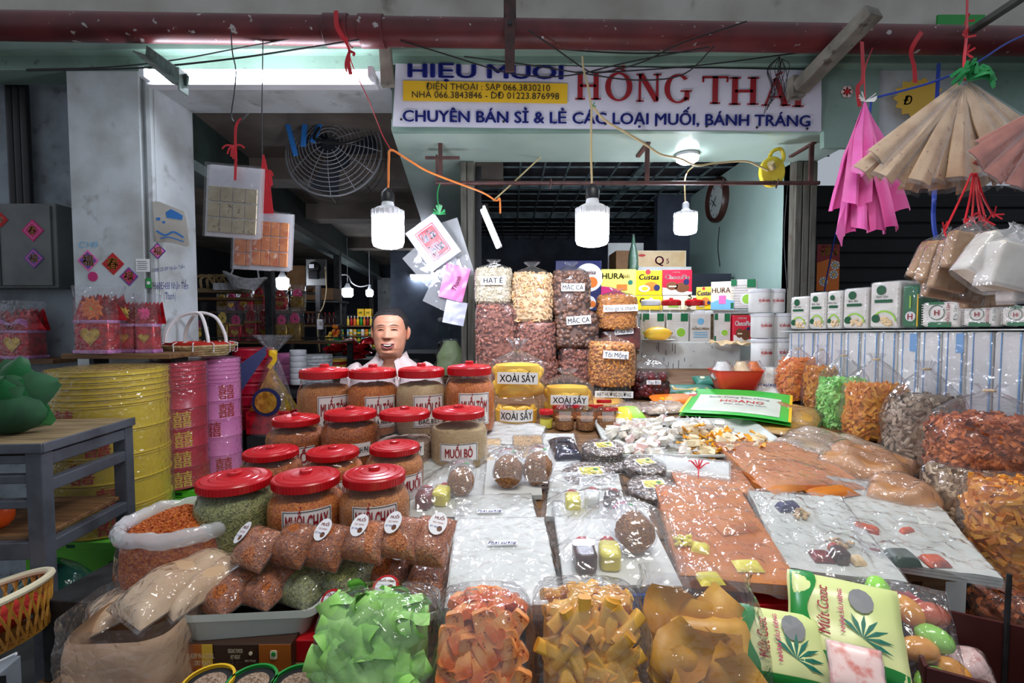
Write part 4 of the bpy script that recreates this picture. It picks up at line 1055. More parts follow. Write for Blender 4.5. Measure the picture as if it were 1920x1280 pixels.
# stickers and writing on the pillar
for px, py, s, c, f, lbl, ch in ((162, 488, 26, 'ink_pink', 'ink_purple', 'purple lucky diamond sticker under the C149 writing', '福'), (209, 494, 27, 'ink_red', 'ink_red', 'red and gold lucky diamond sticker in the middle of the pillar', '春'),
                      (239, 518, 23, 'ink_purple', 'ink_magenta', 'pinkish lucky diamond sticker low beside the price list', '禄'), (293, 470, 20, 'ink_purple', 'ink_pink', 'small mauve lucky diamond sticker below the torn drawing', '福')):
    p = P(px, py, 2.19); q = s*K(2.19)*.78
    o = tag(M().box((0, 0, 0), (q*1.4, .0015, q*1.4)).build('lucky_sticker', c, None, False, loc=(p.x, 2.1985, p.z), rotm=(0, PI/4, 0)), lbl, 'sticker', 'lucky paper stickers')
    M().box((0, -.001, 0), (q*1.12, .0015, q*1.12)).build('field', f, o, False)
    M().join(text(ch, q*.8, bold=.02), T(0, -.0022, 0)@rot(y=-PI/4)@UP).build('lettering', 'ink_gold', o, False)
p = P(171, 518, 2.19)
tag(M().poly(circ(.022, 20), .002, UP).build('round_sticker', 'ink_magenta', None, False, loc=(p.x, 2.199, p.z)), 'little round pink sticker below the purple diamond on the pillar', 'sticker')
def wallwriting(s, px, py, hpx, d, mt, name, label, wpx=None, shear=.1, tilt=0):
    m = text(s, hpx*K(d), shear=shear, maxw=wpx*K(d) if wpx else None); p = P(px, py, d)
    o = M().join(m, rot(y=-tilt)@UP).build(name, mt, None, False, loc=p)
    return tag(o, label, 'writing')
wallwriting('C149', 165, 458, 12, 2.196, 'ink_sky', 'wall_writing', 'blue hand painted C149 on the white pillar', 40, .2)
wallwriting('0388123189 Nhận Tiền', 315, 503, 7, 2.2, 'ink_blue', 'wall_writing', 'blue handwritten phone number on the pillar, upper line', 62, .2, .12)
wallwriting('0966085488 Nhận Tiền\n(Thanh)', 318, 545, 14, 2.2, 'ink_blue', 'wall_writing', 'blue handwritten lines on the pillar, lower note', 70, .2)
p = P(265, 497, 2.19)
t = thing('price_list', 'small white printed price list pasted on the pillar edge', 'notice', (p.x, 2.199, p.z))
M().box((0, 0, 0), (.062, .002, .058)).build('sheet', 'paper_white', t, False)
for i in range(5): M().box((-.004+.004*(i % 2), -.0015, .018-i*.009), (.044, .001, .002)).build('text_line', 'ink_black', t, False)
p = P(276, 530, 2.19)
t = thing('green_sticker', 'small green sticker pasted below the price list', 'sticker', (p.x, 2.199, p.z))
M().box((0, 0, 0), (.024, .002, .044)).build('sheet', 'ink_green', t, False); M().poly(circ(.008, 14), .001, T(0, -.001, 0)@UP).build('emblem', 'ink_white', t, False)
# torn drawing on the pillar
p = P(318, 418, 2.19)
t = thing('torn_drawing', 'torn paper with blue painted clouds pasted on the white pillar', 'poster', (p.x, 2.197, p.z))
k = K(2.19)
M().poly([(-32*k, 40*k), (-30*k, -20*k), (-28*k, -34*k), (0, -36*k), (30*k, -44*k), (34*k, -40*k), (30*k, 8*k), (26*k, 22*k), (0, 32*k), (-20*k, 40*k)], .002, UP).build('sheet', 'wall_cream', t, False)
M().poly([(-8*k, 20*k), (2*k, 26*k), (14*k, 20*k), (24*k, 14*k), (22*k, 6*k), (8*k, 8*k), (-6*k, 10*k)], .001, T(0, -.0022, 0)@UP).build('cloud', 'arm_blue', t, False)
M().ribbon(spline([(-26*k, -.003, -14*k), (-10*k, -.003, -22*k), (6*k, -.003, -16*k), (24*k, -.003, -26*k)], 6), .008).build('wave', 'arm_blue', t, False)
M().ribbon(spline([(-20*k, -.003, -28*k), (-2*k, -.003, -26*k), (24*k, -.003, -34*k)], 6), .005).build('wave', 'arm_blue', t, False)
M().box((-22*k, -.003, 8*k), (.018, .001, .012)).build('dab', 'arm_blue', t, False); M().box((-12*k, -.003, 2*k), (.012, .001, .01)).build('dab', 'arm_blue', t, False)

# grey table on the left with the green tulle ornament
zc = 1.165
fc, bc = P(78, 832, 1.3), P(232, 786, 1.64)
t = thing('steel_stand', 'grey painted steel stand with worn edges and a lower shelf', 'table', (fc.x, fc.y, 0), (0, 0, 0))
W_, D_, ang = .62, .36, .08
def tp_(x, y, z): return Vector((x*math.cos(ang)-y*math.sin(ang), x*math.sin(ang)+y*math.cos(ang), z))
zt1 = fc.z
def tb(name, c, d, mt): 
    m = M().box(c, d); m.warp(lambda x, y, z: tp_(x, y, z)); return m.build(name, mt, t, False, .003)
tb('top', (-W_/2, D_/2, zt1-.008), (W_, D_, .014), 'wood_pale')
tb('edge_trim', (-W_/2, -.002, zt1-.012), (W_+.006, .006, .028), 'table_grey'); tb('edge_trim', (.002, D_/2, zt1-.012), (.006, D_, .028), 'table_grey')
for x, y in ((-.025, .02), (-.025, D_-.02), (-W_+.03, .02), (-W_+.03, D_-.02)): tb('leg', (x, y, (zt1-.02)/2), (.042, .038, zt1-.022), 'table_grey')
for z in (zt1-.05, zt1-.125, zt1-.30): tb('side_rail', (-.022, D_/2, z), (.03, D_-.07, .035), 'table_grey')
for z in (zt1-.045, zt1-.10, zt1-.17): tb('front_rail', (-W_/2, .02, z), (W_-.07, .026, .024), 'table_grey')
tb('front_rail', (-W_/2, .02, zt1-.30), (W_-.07, .03, .05), 'table_grey')
tb('shelf_board', (-W_/2, D_/2, zt1-.27), (W_-.06, D_-.05, .014), 'wood')
mat('tulle_green', (34, 84, 48), .8, (22, 60, 34), 12)
film('tulle', haze=.55, bump=.3, scale=40, base=.01, hazecol=(40, 112, 62), tint=(120, 190, 140), rough=.5)
c = P(20, 795, 1.42); c.z = zt1
t = thing('tulle_flower', 'big dark green tulle flower with a lime hoop on the grey stand', 'ornament', c)
for i in range(16):
    a = 2*PI*i/16; ring_ = i % 3; r0 = .13-.02*ring_
    m = M().grid(lambda u, v: ((u-.5)*.12*math.sin(PI*min(1, .1+.85*v)), -.02*math.sin(PI*u)-.02*math.sin(v*PI), v*r0), 8, 8)
    m.build('petal', 'tulle_green' if i % 2 else 'tulle', t, loc=(0, -.01-.02*ring_, .105), rotm=(-.5-.25*ring_, a, 0))
M().sph((0, 0, .07), (.10, .07, .07), 16, 8).build('base_puff', 'tulle_green', t)
mat('hoop_lime', (190, 230, 30), .3)
M().tube(spline([(-.12, 0, .25), (-.05, -.06, .29), (.0, -.08, .26), (.035, -.09, .2), (.045, -.1, .14)], 8), .008, 10).build('hoop', 'hoop_lime', t)
# orange fruit-like decorations on the lower shelf
c = P(-5, 915, 1.36); mat('orange_skin', (240, 90, 20), .4, bump=.2, bscale=200)
t = thing('orange_lantern', 'small orange ornament at the end of the lower shelf', 'ornament', (c.x, c.y, zt1-.262))
M().sph((0, 0, .04), (.035, .035, .04), 16, 9).build('body', 'orange_skin', t); M().cyl((0, 0, .078), (0, 0, .09), .006, 8).build('stem', 'ink_green', t)
# baskets and bags in the dark corner
mat('basket_orange', (196, 140, 50), .5, (150, 100, 40), 10)
b = P(-10, 1215, 1.15)
t = thing('plastic_basket', 'round orange lattice basket with a pale rim in the dark corner', 'basket', b, (0, -.25, 0))
m = M(); r = .13
for i in range(36):
    for s in (-1, 1):
        a = 2*PI*i/36; m.tube([(r*(.8+.2*k/5)*math.cos(a+s*.22*k/5), r*(.8+.2*k/5)*math.sin(a+s*.22*k/5), .01+.11*k/5) for k in range(6)], .0035, 4)
m.build('lattice', 'basket_orange', t)
M().tube([(r*math.cos(2*PI*i/40), r*math.sin(2*PI*i/40), .125) for i in range(40)], .009, 8, True).build('rim', 'ink_cream', t)
M().lathe([(.001, .004), (r*.8, .006), (r*.82, .012)], 30, caps=False).build('bottom', 'basket_orange', t)
M().sph((0, 0, .07), (r*.82, r*.82, .035), 20, 8).build('cloth_pad', 'velvet_red', t)
b = P(30, 1285, 1.05)
t = thing('printed_carton', 'white printed carton at the bottom of the dark corner', 'box', b, (0, 0, .2))
M().box((-.10, .04, -.02), (.12, .07, .09)).build('body', 'plaster_old', t, False, .003)
M().tube([(-.16, -.01, .05), (-.09, -.01, .078), (-.06, -.01, .05), (.01, -.01, .08)], .004, 6).build('wire_rim', 'lamp_white', t)
for i in range(4): M().box((-.14+.035*i, .002, .01), (.03, .002, .03)).build('print', 'ink_black', t, False)
film('film_green', tint=(150, 210, 190), haze=.25, hazecol=(60, 130, 110), crinkle=16, bump=.7)
b = P(105, 1135, 1.5)
t = thing('green_bag', 'translucent green plastic bag slumped behind the stand leg', 'bag', b)
sack(.22, .16, .15, [(0, .7), (.1, 1), (.5, .96), (.8, .6), (1, .2)], 28, 14, 2.4, .05, 4, 0, 1).build('skin', 'film_green', t)
sack(.2, .14, .13, [(0, .7), (.1, 1), (.5, .96), (.8, .6), (1, .2)], 24, 10, 2.4, .05, 4, 0, 1).build('contents', 'dark', t)
t = thing('white_carton', 'pale carton with a hand hole below the green cartons', 'box', (-1.11, 1.30, .56), (0, 0, -.1))
M().box((0, 0, .11), (.2, .2, .22)).build('body', 'steel_dark', t, False, .004)  # pale carton given a dark body colour to carry the corner's shade
M().poly(rrect(.07, .02, .009), .002, T(0, -.101, .16)@UP).build('hand_hole', 'ink_black', t, False)
t = thing('low_crate', 'low wooden crate standing on the floor by the stand', 'crate', (-1.11, 1.30, 0), (0, 0, -.1))
for i in range(3): M().box((0, -.10, .08+i*.19), (.24, .015, .12)).build('slat', 'wood', t, False); M().box((0, .10, .08+i*.19), (.24, .015, .12)).build('slat', 'wood', t, False)
for i in range(4): M().box((-.09+.06*i, 0, .552), (.055, .22, .012)).build('slat', 'wood', t, False)
# two handled strip under the corner: board that carries the beige bags
t = thing('side_bench', 'rough wooden bench under the bags of beige flour salt', 'bench', (-.72, .86, 0))
M().box((0, 0, .82), (.26, .24, .03)).build('top', 'wood', t, False, .003)
for x in (-.10, .10):
    for y in (-.1, .1): M().box((x, y, .40), (.04, .04, .81)).build('leg', 'wood', t, False)
# bags of beige shrimp powder
mat('powder_beige', (226, 196, 160), .7, (212, 176, 138), 14, bump=.25, bscale=160)
mat('powder_dark', (206, 170, 136), .7, (184, 146, 114), 14, bump=.25, bscale=160)
mat('shrimp_meat', (214, 160, 128), .6, (180, 120, 92), 30)
bx = P(248, 1290, .80)
t = thing('powder_sack', 'big clear bag packed with beige bundles at the table corner', 'bag', (bx.x, bx.y+.02, .838), (0, 0, .08))
W2 = 212*K(.80)
m = sack(W2, .17, .145, [(0, .93), (.05, 1), (.5, .98), (.9, .97), (1, .9)], 40, 14, 4, .03, 5, .004, 1)
m.build('contents', 'powder_dark', t)
m = M()
for i in range(7): m.sph((-.07+.03*(i % 5), -.082, .02+.045*(i//4)+.01*(i % 2)), (.03, .012, .018), 12, 7, rot(y=R.uniform(-.2, .2)))
m.build('bundle', 'powder_beige', t)
sack(W2*1.02, .178, .165, [(0, .95), (.05, 1), (.5, 1), (.85, .99), (.95, .96), (1.06, .99)], 44, 18, 4, .035, 5, 0, 1.06).build('plastic_bag', 'film_crinkle', t)
def flat_bag(name, label, cat, px, py, d, w, l, th, rx, ry, rz, core_m, film_m='film_crinkle', seed=0, group=None, taper=0, bump=0, lift=0, p=2.6, cr=.03, inn=.94):
    b = P(px, py, d); b.z += lift
    t = thing(name, label, cat, b, (rx, ry, rz), group)
    pillow(w*inn, l*inn, th*.94, seed, cr, p=p+.4, taper=taper).build('contents', core_m, t, loc=(0, l*(1-inn)/2, .0012))
    pillow(w, l, th, seed, cr*1.3, p=p, taper=taper).build('plastic_bag', film_m, t)
    return t
for px, py, d, w, l, th, rx, ry, rz, lb, c in ((160, 1176, .86, .135, .20, .040, .16, -.05, -.85, 'beige powder bag pointing outward over the bench edge', 'powder_beige'),
                                           (228, 1172, .80, .125, .19, .048, .20, 0, -.55, 'middle beige powder bag leaning on the big sack', 'powder_beige'),
                                           (300, 1150, .83, .105, .15, .040, .22, .1, -.62, 'beige powder bag tucked under the open chili sack', 'powder_beige')):
    flat_bag('powder_bag', lb, 'bag', px, py, d, w, l, th, rx, ry, rz, c, 'film_crinkle', px*.1, 'beige powder bags', .25)
# ------------------------------------------------------------------ packets of rice paper on the table
mat('rice_white', (226, 228, 222), .55, (206, 210, 204), 9, .4, .7, bump=.05, bscale=120)
mat('rice_grey', (206, 208, 200), .55, (184, 188, 180), 9)
mat('rice_orange', (206, 122, 26), .5, (176, 90, 14), 9, .35, .7, bump=.2, bscale=60, c3=(170, 50, 20), scale3=80, lo3=.66, hi3=.74)
mat('rice_peach', (212, 138, 70), .5, (190, 104, 40), 10, .35, .7, c3=(190, 70, 40), scale3=90, lo3=.68, hi3=.75)
mat('rice_beige', (232, 206, 162), .55, (220, 186, 136), 10)
mat('butter_yellow', (232, 222, 76), .4, (222, 206, 60), 20)
mat('sate_dark', (46, 16, 16), .3, (80, 26, 18), 40)
mat('sate_red', (130, 24, 22), .3, (90, 14, 14), 60)
mat('sate_orange', (226, 88, 20), .25, (140, 34, 12), 30, .35, .65)
mat('grey_green', (70, 84, 76), .4)  # even dull grey-green of one sachet
grain('floss', [(140, 84, 36), (186, 122, 56), (120, 66, 28), (206, 150, 84)], 260, bump=1, dist=.004)
grain('peanut', [(206, 170, 120), (222, 190, 146), (180, 140, 92)], 160, bump=1, dist=.004)
def frame(near, far):
    a, b = PT(*near), PT(*far); v = b-a
    return a, v.length, math.atan2(-v.x, v.y)
class Packet: pass
def packet(name, label, near, far, w, th, sheet, items=(), film_m='film_sheet', lift=0, group='packets of rice paper', sheets=3, extra=0, marg=.012, cr=1.0, l=None, tilt=0, seed=None, cat='packet', skew=0):
    a, L, rz = frame(near, far); L = l or L
    t = thing(name, label, cat, (a.x, a.y, a.z+lift+.001), (SLOPE+tilt, 0, rz), group)
    sd = near[0]*.13 if seed is None else seed
    mi = t.matrix_basis.inverted() if False else (Matrix.Translation(t.location)@Euler(t.rotation_euler).to_matrix().to_4x4()).inverted()
    if sheet:
        for i in range(sheets):
            h = th/sheets; dx = .003*nz(i*3.1, sd); 
            m = M().grid(lambda u, v: ((u-.5)*w+dx+.002*nz(v*5, i, sd), v*L, h*(i+1)-.0004+.0025*cr*nz(u*3+sd, v*3, i*.2)*(i+1)/sheets), 10, 10)
            m.join(M().poly([(-w/2+dx, 0), (w/2+dx, 0), (w/2+dx, L), (-w/2+dx, L)], h-.0012, T(0, 0, h*i)))
            m.build('rice_sheet', sheet, t)
    bumps = []
    for it in items:
        k = it[0]
        p = mi@PT(it[1], it[2], lift+th)
        x, y = p.x, p.y
        if k == 'jar':
            mt, rz2 = it[3], it[4]; s = it[5] if len(it) > 5 else 1
            g = M().poly(rrect(.036*s, .046*s, .010*s, 3), .034*s).build('sauce_jar', mt, t, True, .006*s, loc=(x, y, th), rotm=(0, 0, rz2))
            M().lathe([(.015*s, 0), (.015*s, .012*s)], 20, T(0, .024*s, .017*s)@rot(x=-PI/2)).build('cap', 'red_lid', g, True, .002)
            M().poly(rrect(.037*s, .018*s, .006*s, 2), .0346*s, T(0, .014*s, 0)).build('clear_shoulder', 'jar_plastic', g, True)
            bumps.append((x, y, .022*s, th+.036*s))
        elif k == 'tub':
            rz2 = it[3]; s = it[4] if len(it) > 4 else 1; r = .034*s; ln = .088*s
            q = rot(x=-PI/2)
            g = M().lathe([(r*.5, 0), (r*.9, .004), (r, .014), (r, ln*.96), (r*1.04, ln*.965), (r*1.04, ln), (.001, ln)], 32, q, caps=False).build('floss_tub', 'jar_plastic', t, True, loc=(x, y, th+r), rotm=(0, 0, rz2))
            cm = M().lathe([(.001, .003), (r*.6, .004), (r*.88, .010), (r*.95, .02), (r*.95, ln*.5), (r*.6, ln*.56), (.001, ln*.5)], 28, q, caps=False)
            cm.warp(lambda X, Y, Z: (X*(1+.10*nz(X*90, Y*90, Z*90)), Y+.003*nz(X*80, Y*80, Z*80+4), Z*(1+.10*nz(X*90, Y*90, Z*90+9))))
            cm.build('meat_floss', 'floss', g)
            lb = M().grid(lambda u, v: (r*1.01*math.sin((u-.5)*2.2), ln*(.50+.42*v), r*1.01*math.cos((u-.5)*2.2)), 12, 1)
            lb.build('tub_label', 'film_milky', g)
            tx = text('HỒNG', .008, bold=.03); tx.warp(lambda X, Y, Z: (r*1.03*math.sin(X/r-.25), ln*.80+Y*.9, r*1.03*math.cos(X/r-.25)))
            tx.build('lettering', 'ink_magenta', g, False)
            lf = M().poly([(0, 0), (.008, .006), (.016, .004), (.010, -.003)], .0003); lf.warp(lambda X, Y, Z: (r*1.035*math.sin(X/r+.1), ln*.70+Y, r*1.035*math.cos(X/r+.1)+Z))
            lf.build('leaf_mark', 'ink_green', g, False)
            bumps.append((x, y+ln*.45*math.cos(rz2), r*.9, th+2*r*1.02)); bumps.append((x-math.sin(rz2)*ln*.85, y+ln*.8*math.cos(rz2), r*.7, th+2*r*.98))
        elif k == 'slab':
            mt, rz2, sx, sy, h = it[3:8]
            m = M().grid(lambda u, v: ((u-.5)*sx, (v-.5)*sy, h*(1-abs(2*u-1)**6)*(1-abs(2*v-1)**6)+.001*nz(u*4, v*4, sd)), 10, 10)
            m.build('sauce_packet', mt, t, True, loc=(x, y, th+.001), rotm=(0, 0, rz2)); bumps.append((x, y, max(sx, sy)*.5, th+h+.001))
        elif k == 'nuts':
            m = M(); rr = random.Random(int(it[1]))
            for i in range(26): m.sph((rr.uniform(-.018, .018), rr.uniform(-.014, .014), rr.uniform(.002, .010)), (.0055, .004, .004), 7, 5, rot(z=rr.uniform(-.5, .5)))
            m.build('peanut_heap', it[3], t, True, loc=(x, y, th)); bumps.append((x, y, .02, th+.014))
        elif k == 'note':
            s, ww, hh, rz2 = it[3:7]
            o = M().box((0, 0, 0), (ww, hh, .0006)).build('paper_note', 'paper_white', t, False, loc=(x, y, th+.0045), rotm=(0, 0, rz2))
            M().join(text(s, hh*.66, shear=.3, bold=.012, maxw=ww*.97), T(0, .001, .0006)).build('lettering', 'ink_blue', o, False)
            M().box((0, -hh*.36, .0006), (ww*.8, .0007, .0002)).build('underline', 'ink_blue', o, False)
    wf, Lf = w+2*marg, L+2*marg
    def top(u, v):
        x, y = (u-.5)*wf, v*Lf-marg
        e = min(1, min(u, 1-u)*wf/(marg*1.3), min(v, 1-v)*Lf/(marg*1.3)); e = max(0, e)
        z = (th+.003)*sm(0, 1, e)
        for bx, by, br, bh in bumps:
            d = math.hypot(x-bx, y-by); z = max(z, min(bh+.0015, bh+.0015-(d-br)*.75) if d > br else bh+.0015)
        z += cr*(.003*abs(nz(x*26+sd, y*26, 1))+.0022*abs(nz(x*60+sd, y*44, 3)))*(.3+.7*e)
        return (x*(1+.012*nz(v*4, sd))+skew*(v-.5), y+.006*nz(u*4, sd, 2)*(1-e), z)
    nu = 44; nv = 44
    M().grid(top, nu, nv).build('plastic_film', film_m, t)
    return t
packet('rice_paper_packet', 'back packet of white rice paper with a handwritten Phơi sương note', (930, 1000), (925, 925), .185, .016, 'rice_white', [('note', 918, 962, 'Phơi sương', .058, .015, 0)], l=.13, lift=.004)
packet('rice_paper_packet', 'front packet of white rice paper with a handwritten Phơi sương note', (945, 1162), (938, 992), .198, .020, 'rice_white', [('note', 942, 1022, 'Phơi sương', .060, .015, 0)], lift=.006, sheets=4)
packet('rice_paper_packet', 'white rice paper packet with dark jar, yellow jar and floss tub above the blue crate', (1168, 1120), (1118, 958), .212, .018, 'rice_white', [('jar', 1096, 1062, 'sate_dark', .05, 1.15), ('jar', 1142, 1058, 'butter_yellow', -.08, 1.1), ('tub', 1205, 1048, .30, 1.12)], lift=.006, cr=1.8)
packet('rice_paper_packet', 'orange chili rice paper packet with yellow butter sachets over the red carton', (1384, 1118), (1305, 935), .205, .022, 'rice_orange', [('slab', 1313, 1030, 'butter_yellow', -.25, .034, .032, .010), ('slab', 1402, 1064, 'butter_yellow', .1, .050, .034, .006), ('slab', 1330, 1086, 'butter_yellow', .2, .045, .036, .006), ('nuts', 1280, 1018, 'butter_yellow'), ('slab', 1375, 985, 'rice_orange', .3, .09, .07, .012)], lift=.008, cr=3.2, sheets=5)
packet('rice_paper_packet', 'white rice paper packet with dark red sauce sachet and peanuts', (1580, 1108), (1485, 950), .20, .020, 'rice_grey', [('slab', 1540, 1046, 'sate_red', .1, .036, .034, .010), ('nuts', 1578, 1026, 'peanut'), ('jar', 1574, 1052, 'sate_dark', .2, .7), ('slab', 1607, 1056, 'rice_beige', .2, .024, .028, .010), ('nuts', 1500, 968, 'peanut'), ('slab', 1478, 955, 'ink_navy', .2, .05, .03, .016)], lift=.012, cr=4.0)
packet('rice_paper_packet', 'white rice paper packet with amber sauce sachets at the outer table edge', (1740, 1092), (1625, 925), .215, .020, 'rice_grey', [('slab', 1622, 992, 'sate_orange', -.3, .052, .034, .010), ('slab', 1752, 1056, 'sate_orange', .3, .040, .034, .010), ('slab', 1690, 1050, 'grey_green', .3, .05, .045, .018), ('slab', 1640, 1035, 'sate_red', .2, .03, .02, .008), ('slab', 1700, 1000, 'sate_orange', .5, .03, .012, .010)], lift=.010, cr=3.6)
packet('rice_paper_packet', 'rice paper packet with red jar, yellow jar and floss tub beside the front salt jars', (812, 985), (836, 862), .150, .014, 'rice_grey', [('jar', 796, 948, 'sate_red', -.1, 1.05), ('jar', 828, 942, 'butter_yellow', -.2, 1.05), ('tub', 862, 938, -.05, 1.0)], lift=.004, cr=1.3)
packet('rice_paper_packet', 'rice paper packet holding two floss tubs behind the Phơi sương packets', (962, 940), (960, 845), .145, .012, 'rice_white', [('tub', 950, 922, -.1, 1.15), ('tub', 1003, 916, -.25, 1.15)], lift=.004, cr=1.4)
packet('rice_paper_packet', 'grey white rice paper packet with pale yellow jars in the middle of the table', (1100, 985), (1095, 898), .185, .014, 'rice_grey', [('jar', 1074, 952, 'butter_yellow', .1, .95), ('jar', 1110, 948, 'rice_white', -.05, .95), ('jar', 1146, 950, 'sate_dark', -.2, .95)], lift=.004, cr=1.2)
packet('rice_cake_packet', 'flat packet of pale beige rice cake below the third row jars', (826, 880), (846, 828), .125, .018, 'rice_beige', group='flat beige packets', cr=.8, film_m='film')
packet('rice_cake_packet', 'flat beige packet with a green printed mark beside the pale beige one', (908, 872), (912, 832), .090, .016, 'rice_beige', group='flat beige packets', cr=.8, film_m='film')
packet('nut_brittle_packet', 'flat packet of brown nut crumbs behind the two floss tubs', (992, 868), (988, 826), .090, .018, 'peanut', group='flat beige packets', cr=.9, film_m='film')
packet('rice_paper_packet', 'plain white rice paper stack below the dried mango jar', (950, 838), (975, 798), .19, .010, 'rice_white', cr=.8, film_m='film')
packet('shrimp_paper_packet', 'long packet of pale orange shreds behind the big orange packet', (1345, 932), (1320, 888), .19, .016, 'rice_peach', cr=1.6, group='orange packets')
packet('folded_paper_packet', 'large clear bag of folded orange rice paper across the table', (1535, 940), (1420, 846), .270, .026, 'rice_peach', [('slab', 1490, 905, 'rice_peach', .3, .2, .08, .016), ('slab', 1560, 925, 'rice_orange', .2, .12, .05, .010)], cr=2.2, group='orange packets', lift=.004)
packet('folded_paper_packet', 'narrow bag of orange rice paper behind the large folded one', (1470, 872), (1440, 838), .20, .012, 'rice_orange', cr=1.2, group='orange packets')
packet('rice_paper_packet', 'plain white rice paper pack under the two floss tubs packet', (900, 962), (905, 862), .17, .006, 'rice_white', cr=1, film_m='film')
packet('rice_paper_packet', 'plain white rice paper pack showing beside the dark pouch', (1015, 892), (1012, 815), .23, .005, 'rice_white', cr=1, film_m='film')
# dark foil bag
mat('foil_dark', (58, 56, 76), .2, (30, 30, 44), 20, metal=.5, bump=.5, bscale=25)
p = PT(1068, 868)
flat = flat_bag('foil_pouch', 'dark shiny pouch lying in front of the little floss tubs', 'pouch', 1068, 868, p.y, .085, .13, .03, SLOPE+.1, 0, .12, 'foil_dark', 'film', 3, None)
# black sesame rounds in film
mat('sesame_black', (112, 90, 76), .5, (58, 46, 42), 50, .4, .6, bump=.6, bscale=160, c3=(206, 194, 178), scale3=130, lo3=.54, hi3=.62)
def rounds(px, py, r, n, label, sticker=True, rz=0, lift=0):
    p = PT(px, py)
    t = thing('sesame_rounds', label, 'packet', (p.x, p.y, p.z+lift), (SLOPE, 0, rz), 'stacks of black sesame rice rounds')
    h = .0065
    for i in range(n):
        M().lathe([(.001, 0), (r*.96, .0005), (r*(1+.02*nz(i, px)), h*.5), (r*.96, h*.95), (.001, h*.95)], 36, T(.003*nz(i, 2), .003*nz(i, 5), i*h), caps=False).warp(lambda x, y, z: (x, y, z+.0012*nz(x*30, y*30, i))).build('sesame_round', 'sesame_black', t)
    H_ = n*h
    m = M()
    prf = [(r*1.12, .0005), (r*1.06, .004), (r*1.04, H_*.6), (r*1.0, H_+.002), (r*.8, H_+.005), (r*.4, H_+.005), (.002, H_+.005)]
    m.lathe(prf, 48, caps=False).warp(lambda x, y, z: (x*(1+.03*nz(x*40, y*40, z*30)), y*(1+.03*nz(x*40, y*40, 7)), z+.0025*abs(nz(x*50, y*50, px))))
    m.build('plastic_film', 'film_crinkle', t)
    if sticker:
        o = M().box((0, 0, 0), (r*.95, r*.72, .0006)).build('product_slip', 'label_white', t, False, loc=(.006, .01, H_+.003), rotm=(0, 0, .15))
        M().box((0, 0, .0006), (r*.8, r*.58, .0004)).build('print', 'butter_yellow', o, False)
        M().poly(circ(r*.10, 10, r*.2, r*.1), .0014).build('print_mark', 'ink_green', o, False)
    return t
rounds(1130, 858, .062, 4, 'stack of black sesame rounds beside the dark pouch', lift=.008)
rounds(1150, 872, .060, 2, 'sesame rounds lying under the stack beside the dark pouch', False)
rounds(1104, 900, .074, 3, 'widest stack of black sesame rounds with a white and yellow slip', rz=-.1)
rounds(1207, 886, .058, 4, 'stack of sesame rounds in front of the candy tray end', rz=.15)
rounds(1222, 930, .062, 4, 'nearest stack of sesame rounds next to the orange shreds', rz=-.2)
# white roll tied with red string
a, L, rz = frame((1290, 905), (1300, 842))
t = thing('rice_roll', 'bundle of white net rice paper in film tied with a red string', 'packet', (a.x, a.y, a.z), (SLOPE, 0, rz))
m = M().grid(lambda u, v: ((u-.5)*.20, .02+v*.10, .004+.028*math.sin(PI*min(1, max(0, v)))**.5+.002*nz(u*9, v*9)), 26, 18)
m.build('rice_net', 'rice_white', t)
M().grid(lambda u, v: ((u-.5)*.21, .004+v*.125, .003+.034*math.sin(PI*v)**.5+.004*abs(nz(u*12, v*12, 2))), 34, 22).build('plastic_film', 'film_milky', t)
m = M()
for i in range(7):
    an = R.uniform(.3, 2.8); m.ribbon(spline([(.025, .03, .028), (.025+.02*math.cos(an), .03+.012*math.sin(an), .045), (.025+.03*math.cos(an), .03+.03*math.sin(an)-.01, .048)], 4), .003, .0006, (0, -.6, .8))
m.ribbon(spline([(.026, .0, .006), (.025, .02, .028), (.024, .06, .040)], 5), .003, .0006, (0, -.6, .8))
m.build('string', 'string_red', t)

# ------------------------------------------------------------------ candy tray
a = PT(1180, 868); b = PT(1492, 858); c = PT(1400, 782); 
t = thing('candy_tray', 'shallow white plastic tray heaped with wrapped candies', 'tray', (PT(1322, 866).x, PT(1322, 866).y, PT(1322, 866).z), (SLOPE, 0, .0))
W3, D3 = .545, .30
pts0, pts1 = rrect(W3*.9, D3*.9, .03, 5), rrect(W3, D3, .04, 5)
k = len(pts0)
m = M().add([(x, y+D3/2, .004) for x, y in pts0]+[(x, y+D3/2, .024) for x, y in pts1]+[(x*1.03, (y)*1.03+D3/2, .024) for x, y in pts1]+[(x*1.035, y*1.035+D3/2, .018) for x, y in pts1],
            [tuple(range(k-1, -1, -1))]+[(j*k+i, j*k+(i+1) % k, (j+1)*k+(i+1) % k, (j+1)*k+i) for j in range(3) for i in range(k)])
m.build('basin', 'tray_white', t)
mat('candy_white', (240, 236, 224), .5, (226, 212, 194), 40)
mat('candy_pale', (238, 224, 190), .5, (220, 196, 150), 40)
mat('wrap_orange', (240, 168, 40), .3)
mat('wrap_pinkish', (238, 206, 200), .3, (214, 130, 120), 60, .5, .7)
def candy_mesh(mt, em):
    m = M().poly(rrect(.026, .016, .005, 3), .014, T(0, 0, -.007))
    f = M()
    for s in (-1, 1):
        f.grid(lambda u, v: (s*(.012+.016*v), (.004+.009*v)*(2*u-1), .004*math.sin(u*9)*v), 8, 4)
    return m, f
def candy(i, mt, em, name, label):
    m, f = candy_mesh(mt, em)
    me = m.mesh('candy_body', mt, True); me2 = f.mesh('wrapper_twist', em, False)
    return me, me2
cb = [candy(0, 'candy_white', 'film_milky', '', ''), candy(1, 'candy_pale', 'wrap_orange', '', ''), candy(2, 'wrap_pinkish', 'film_milky', '', '')]
mt_ = Matrix.Translation(t.location)@Euler(t.rotation_euler).to_matrix().to_4x4()
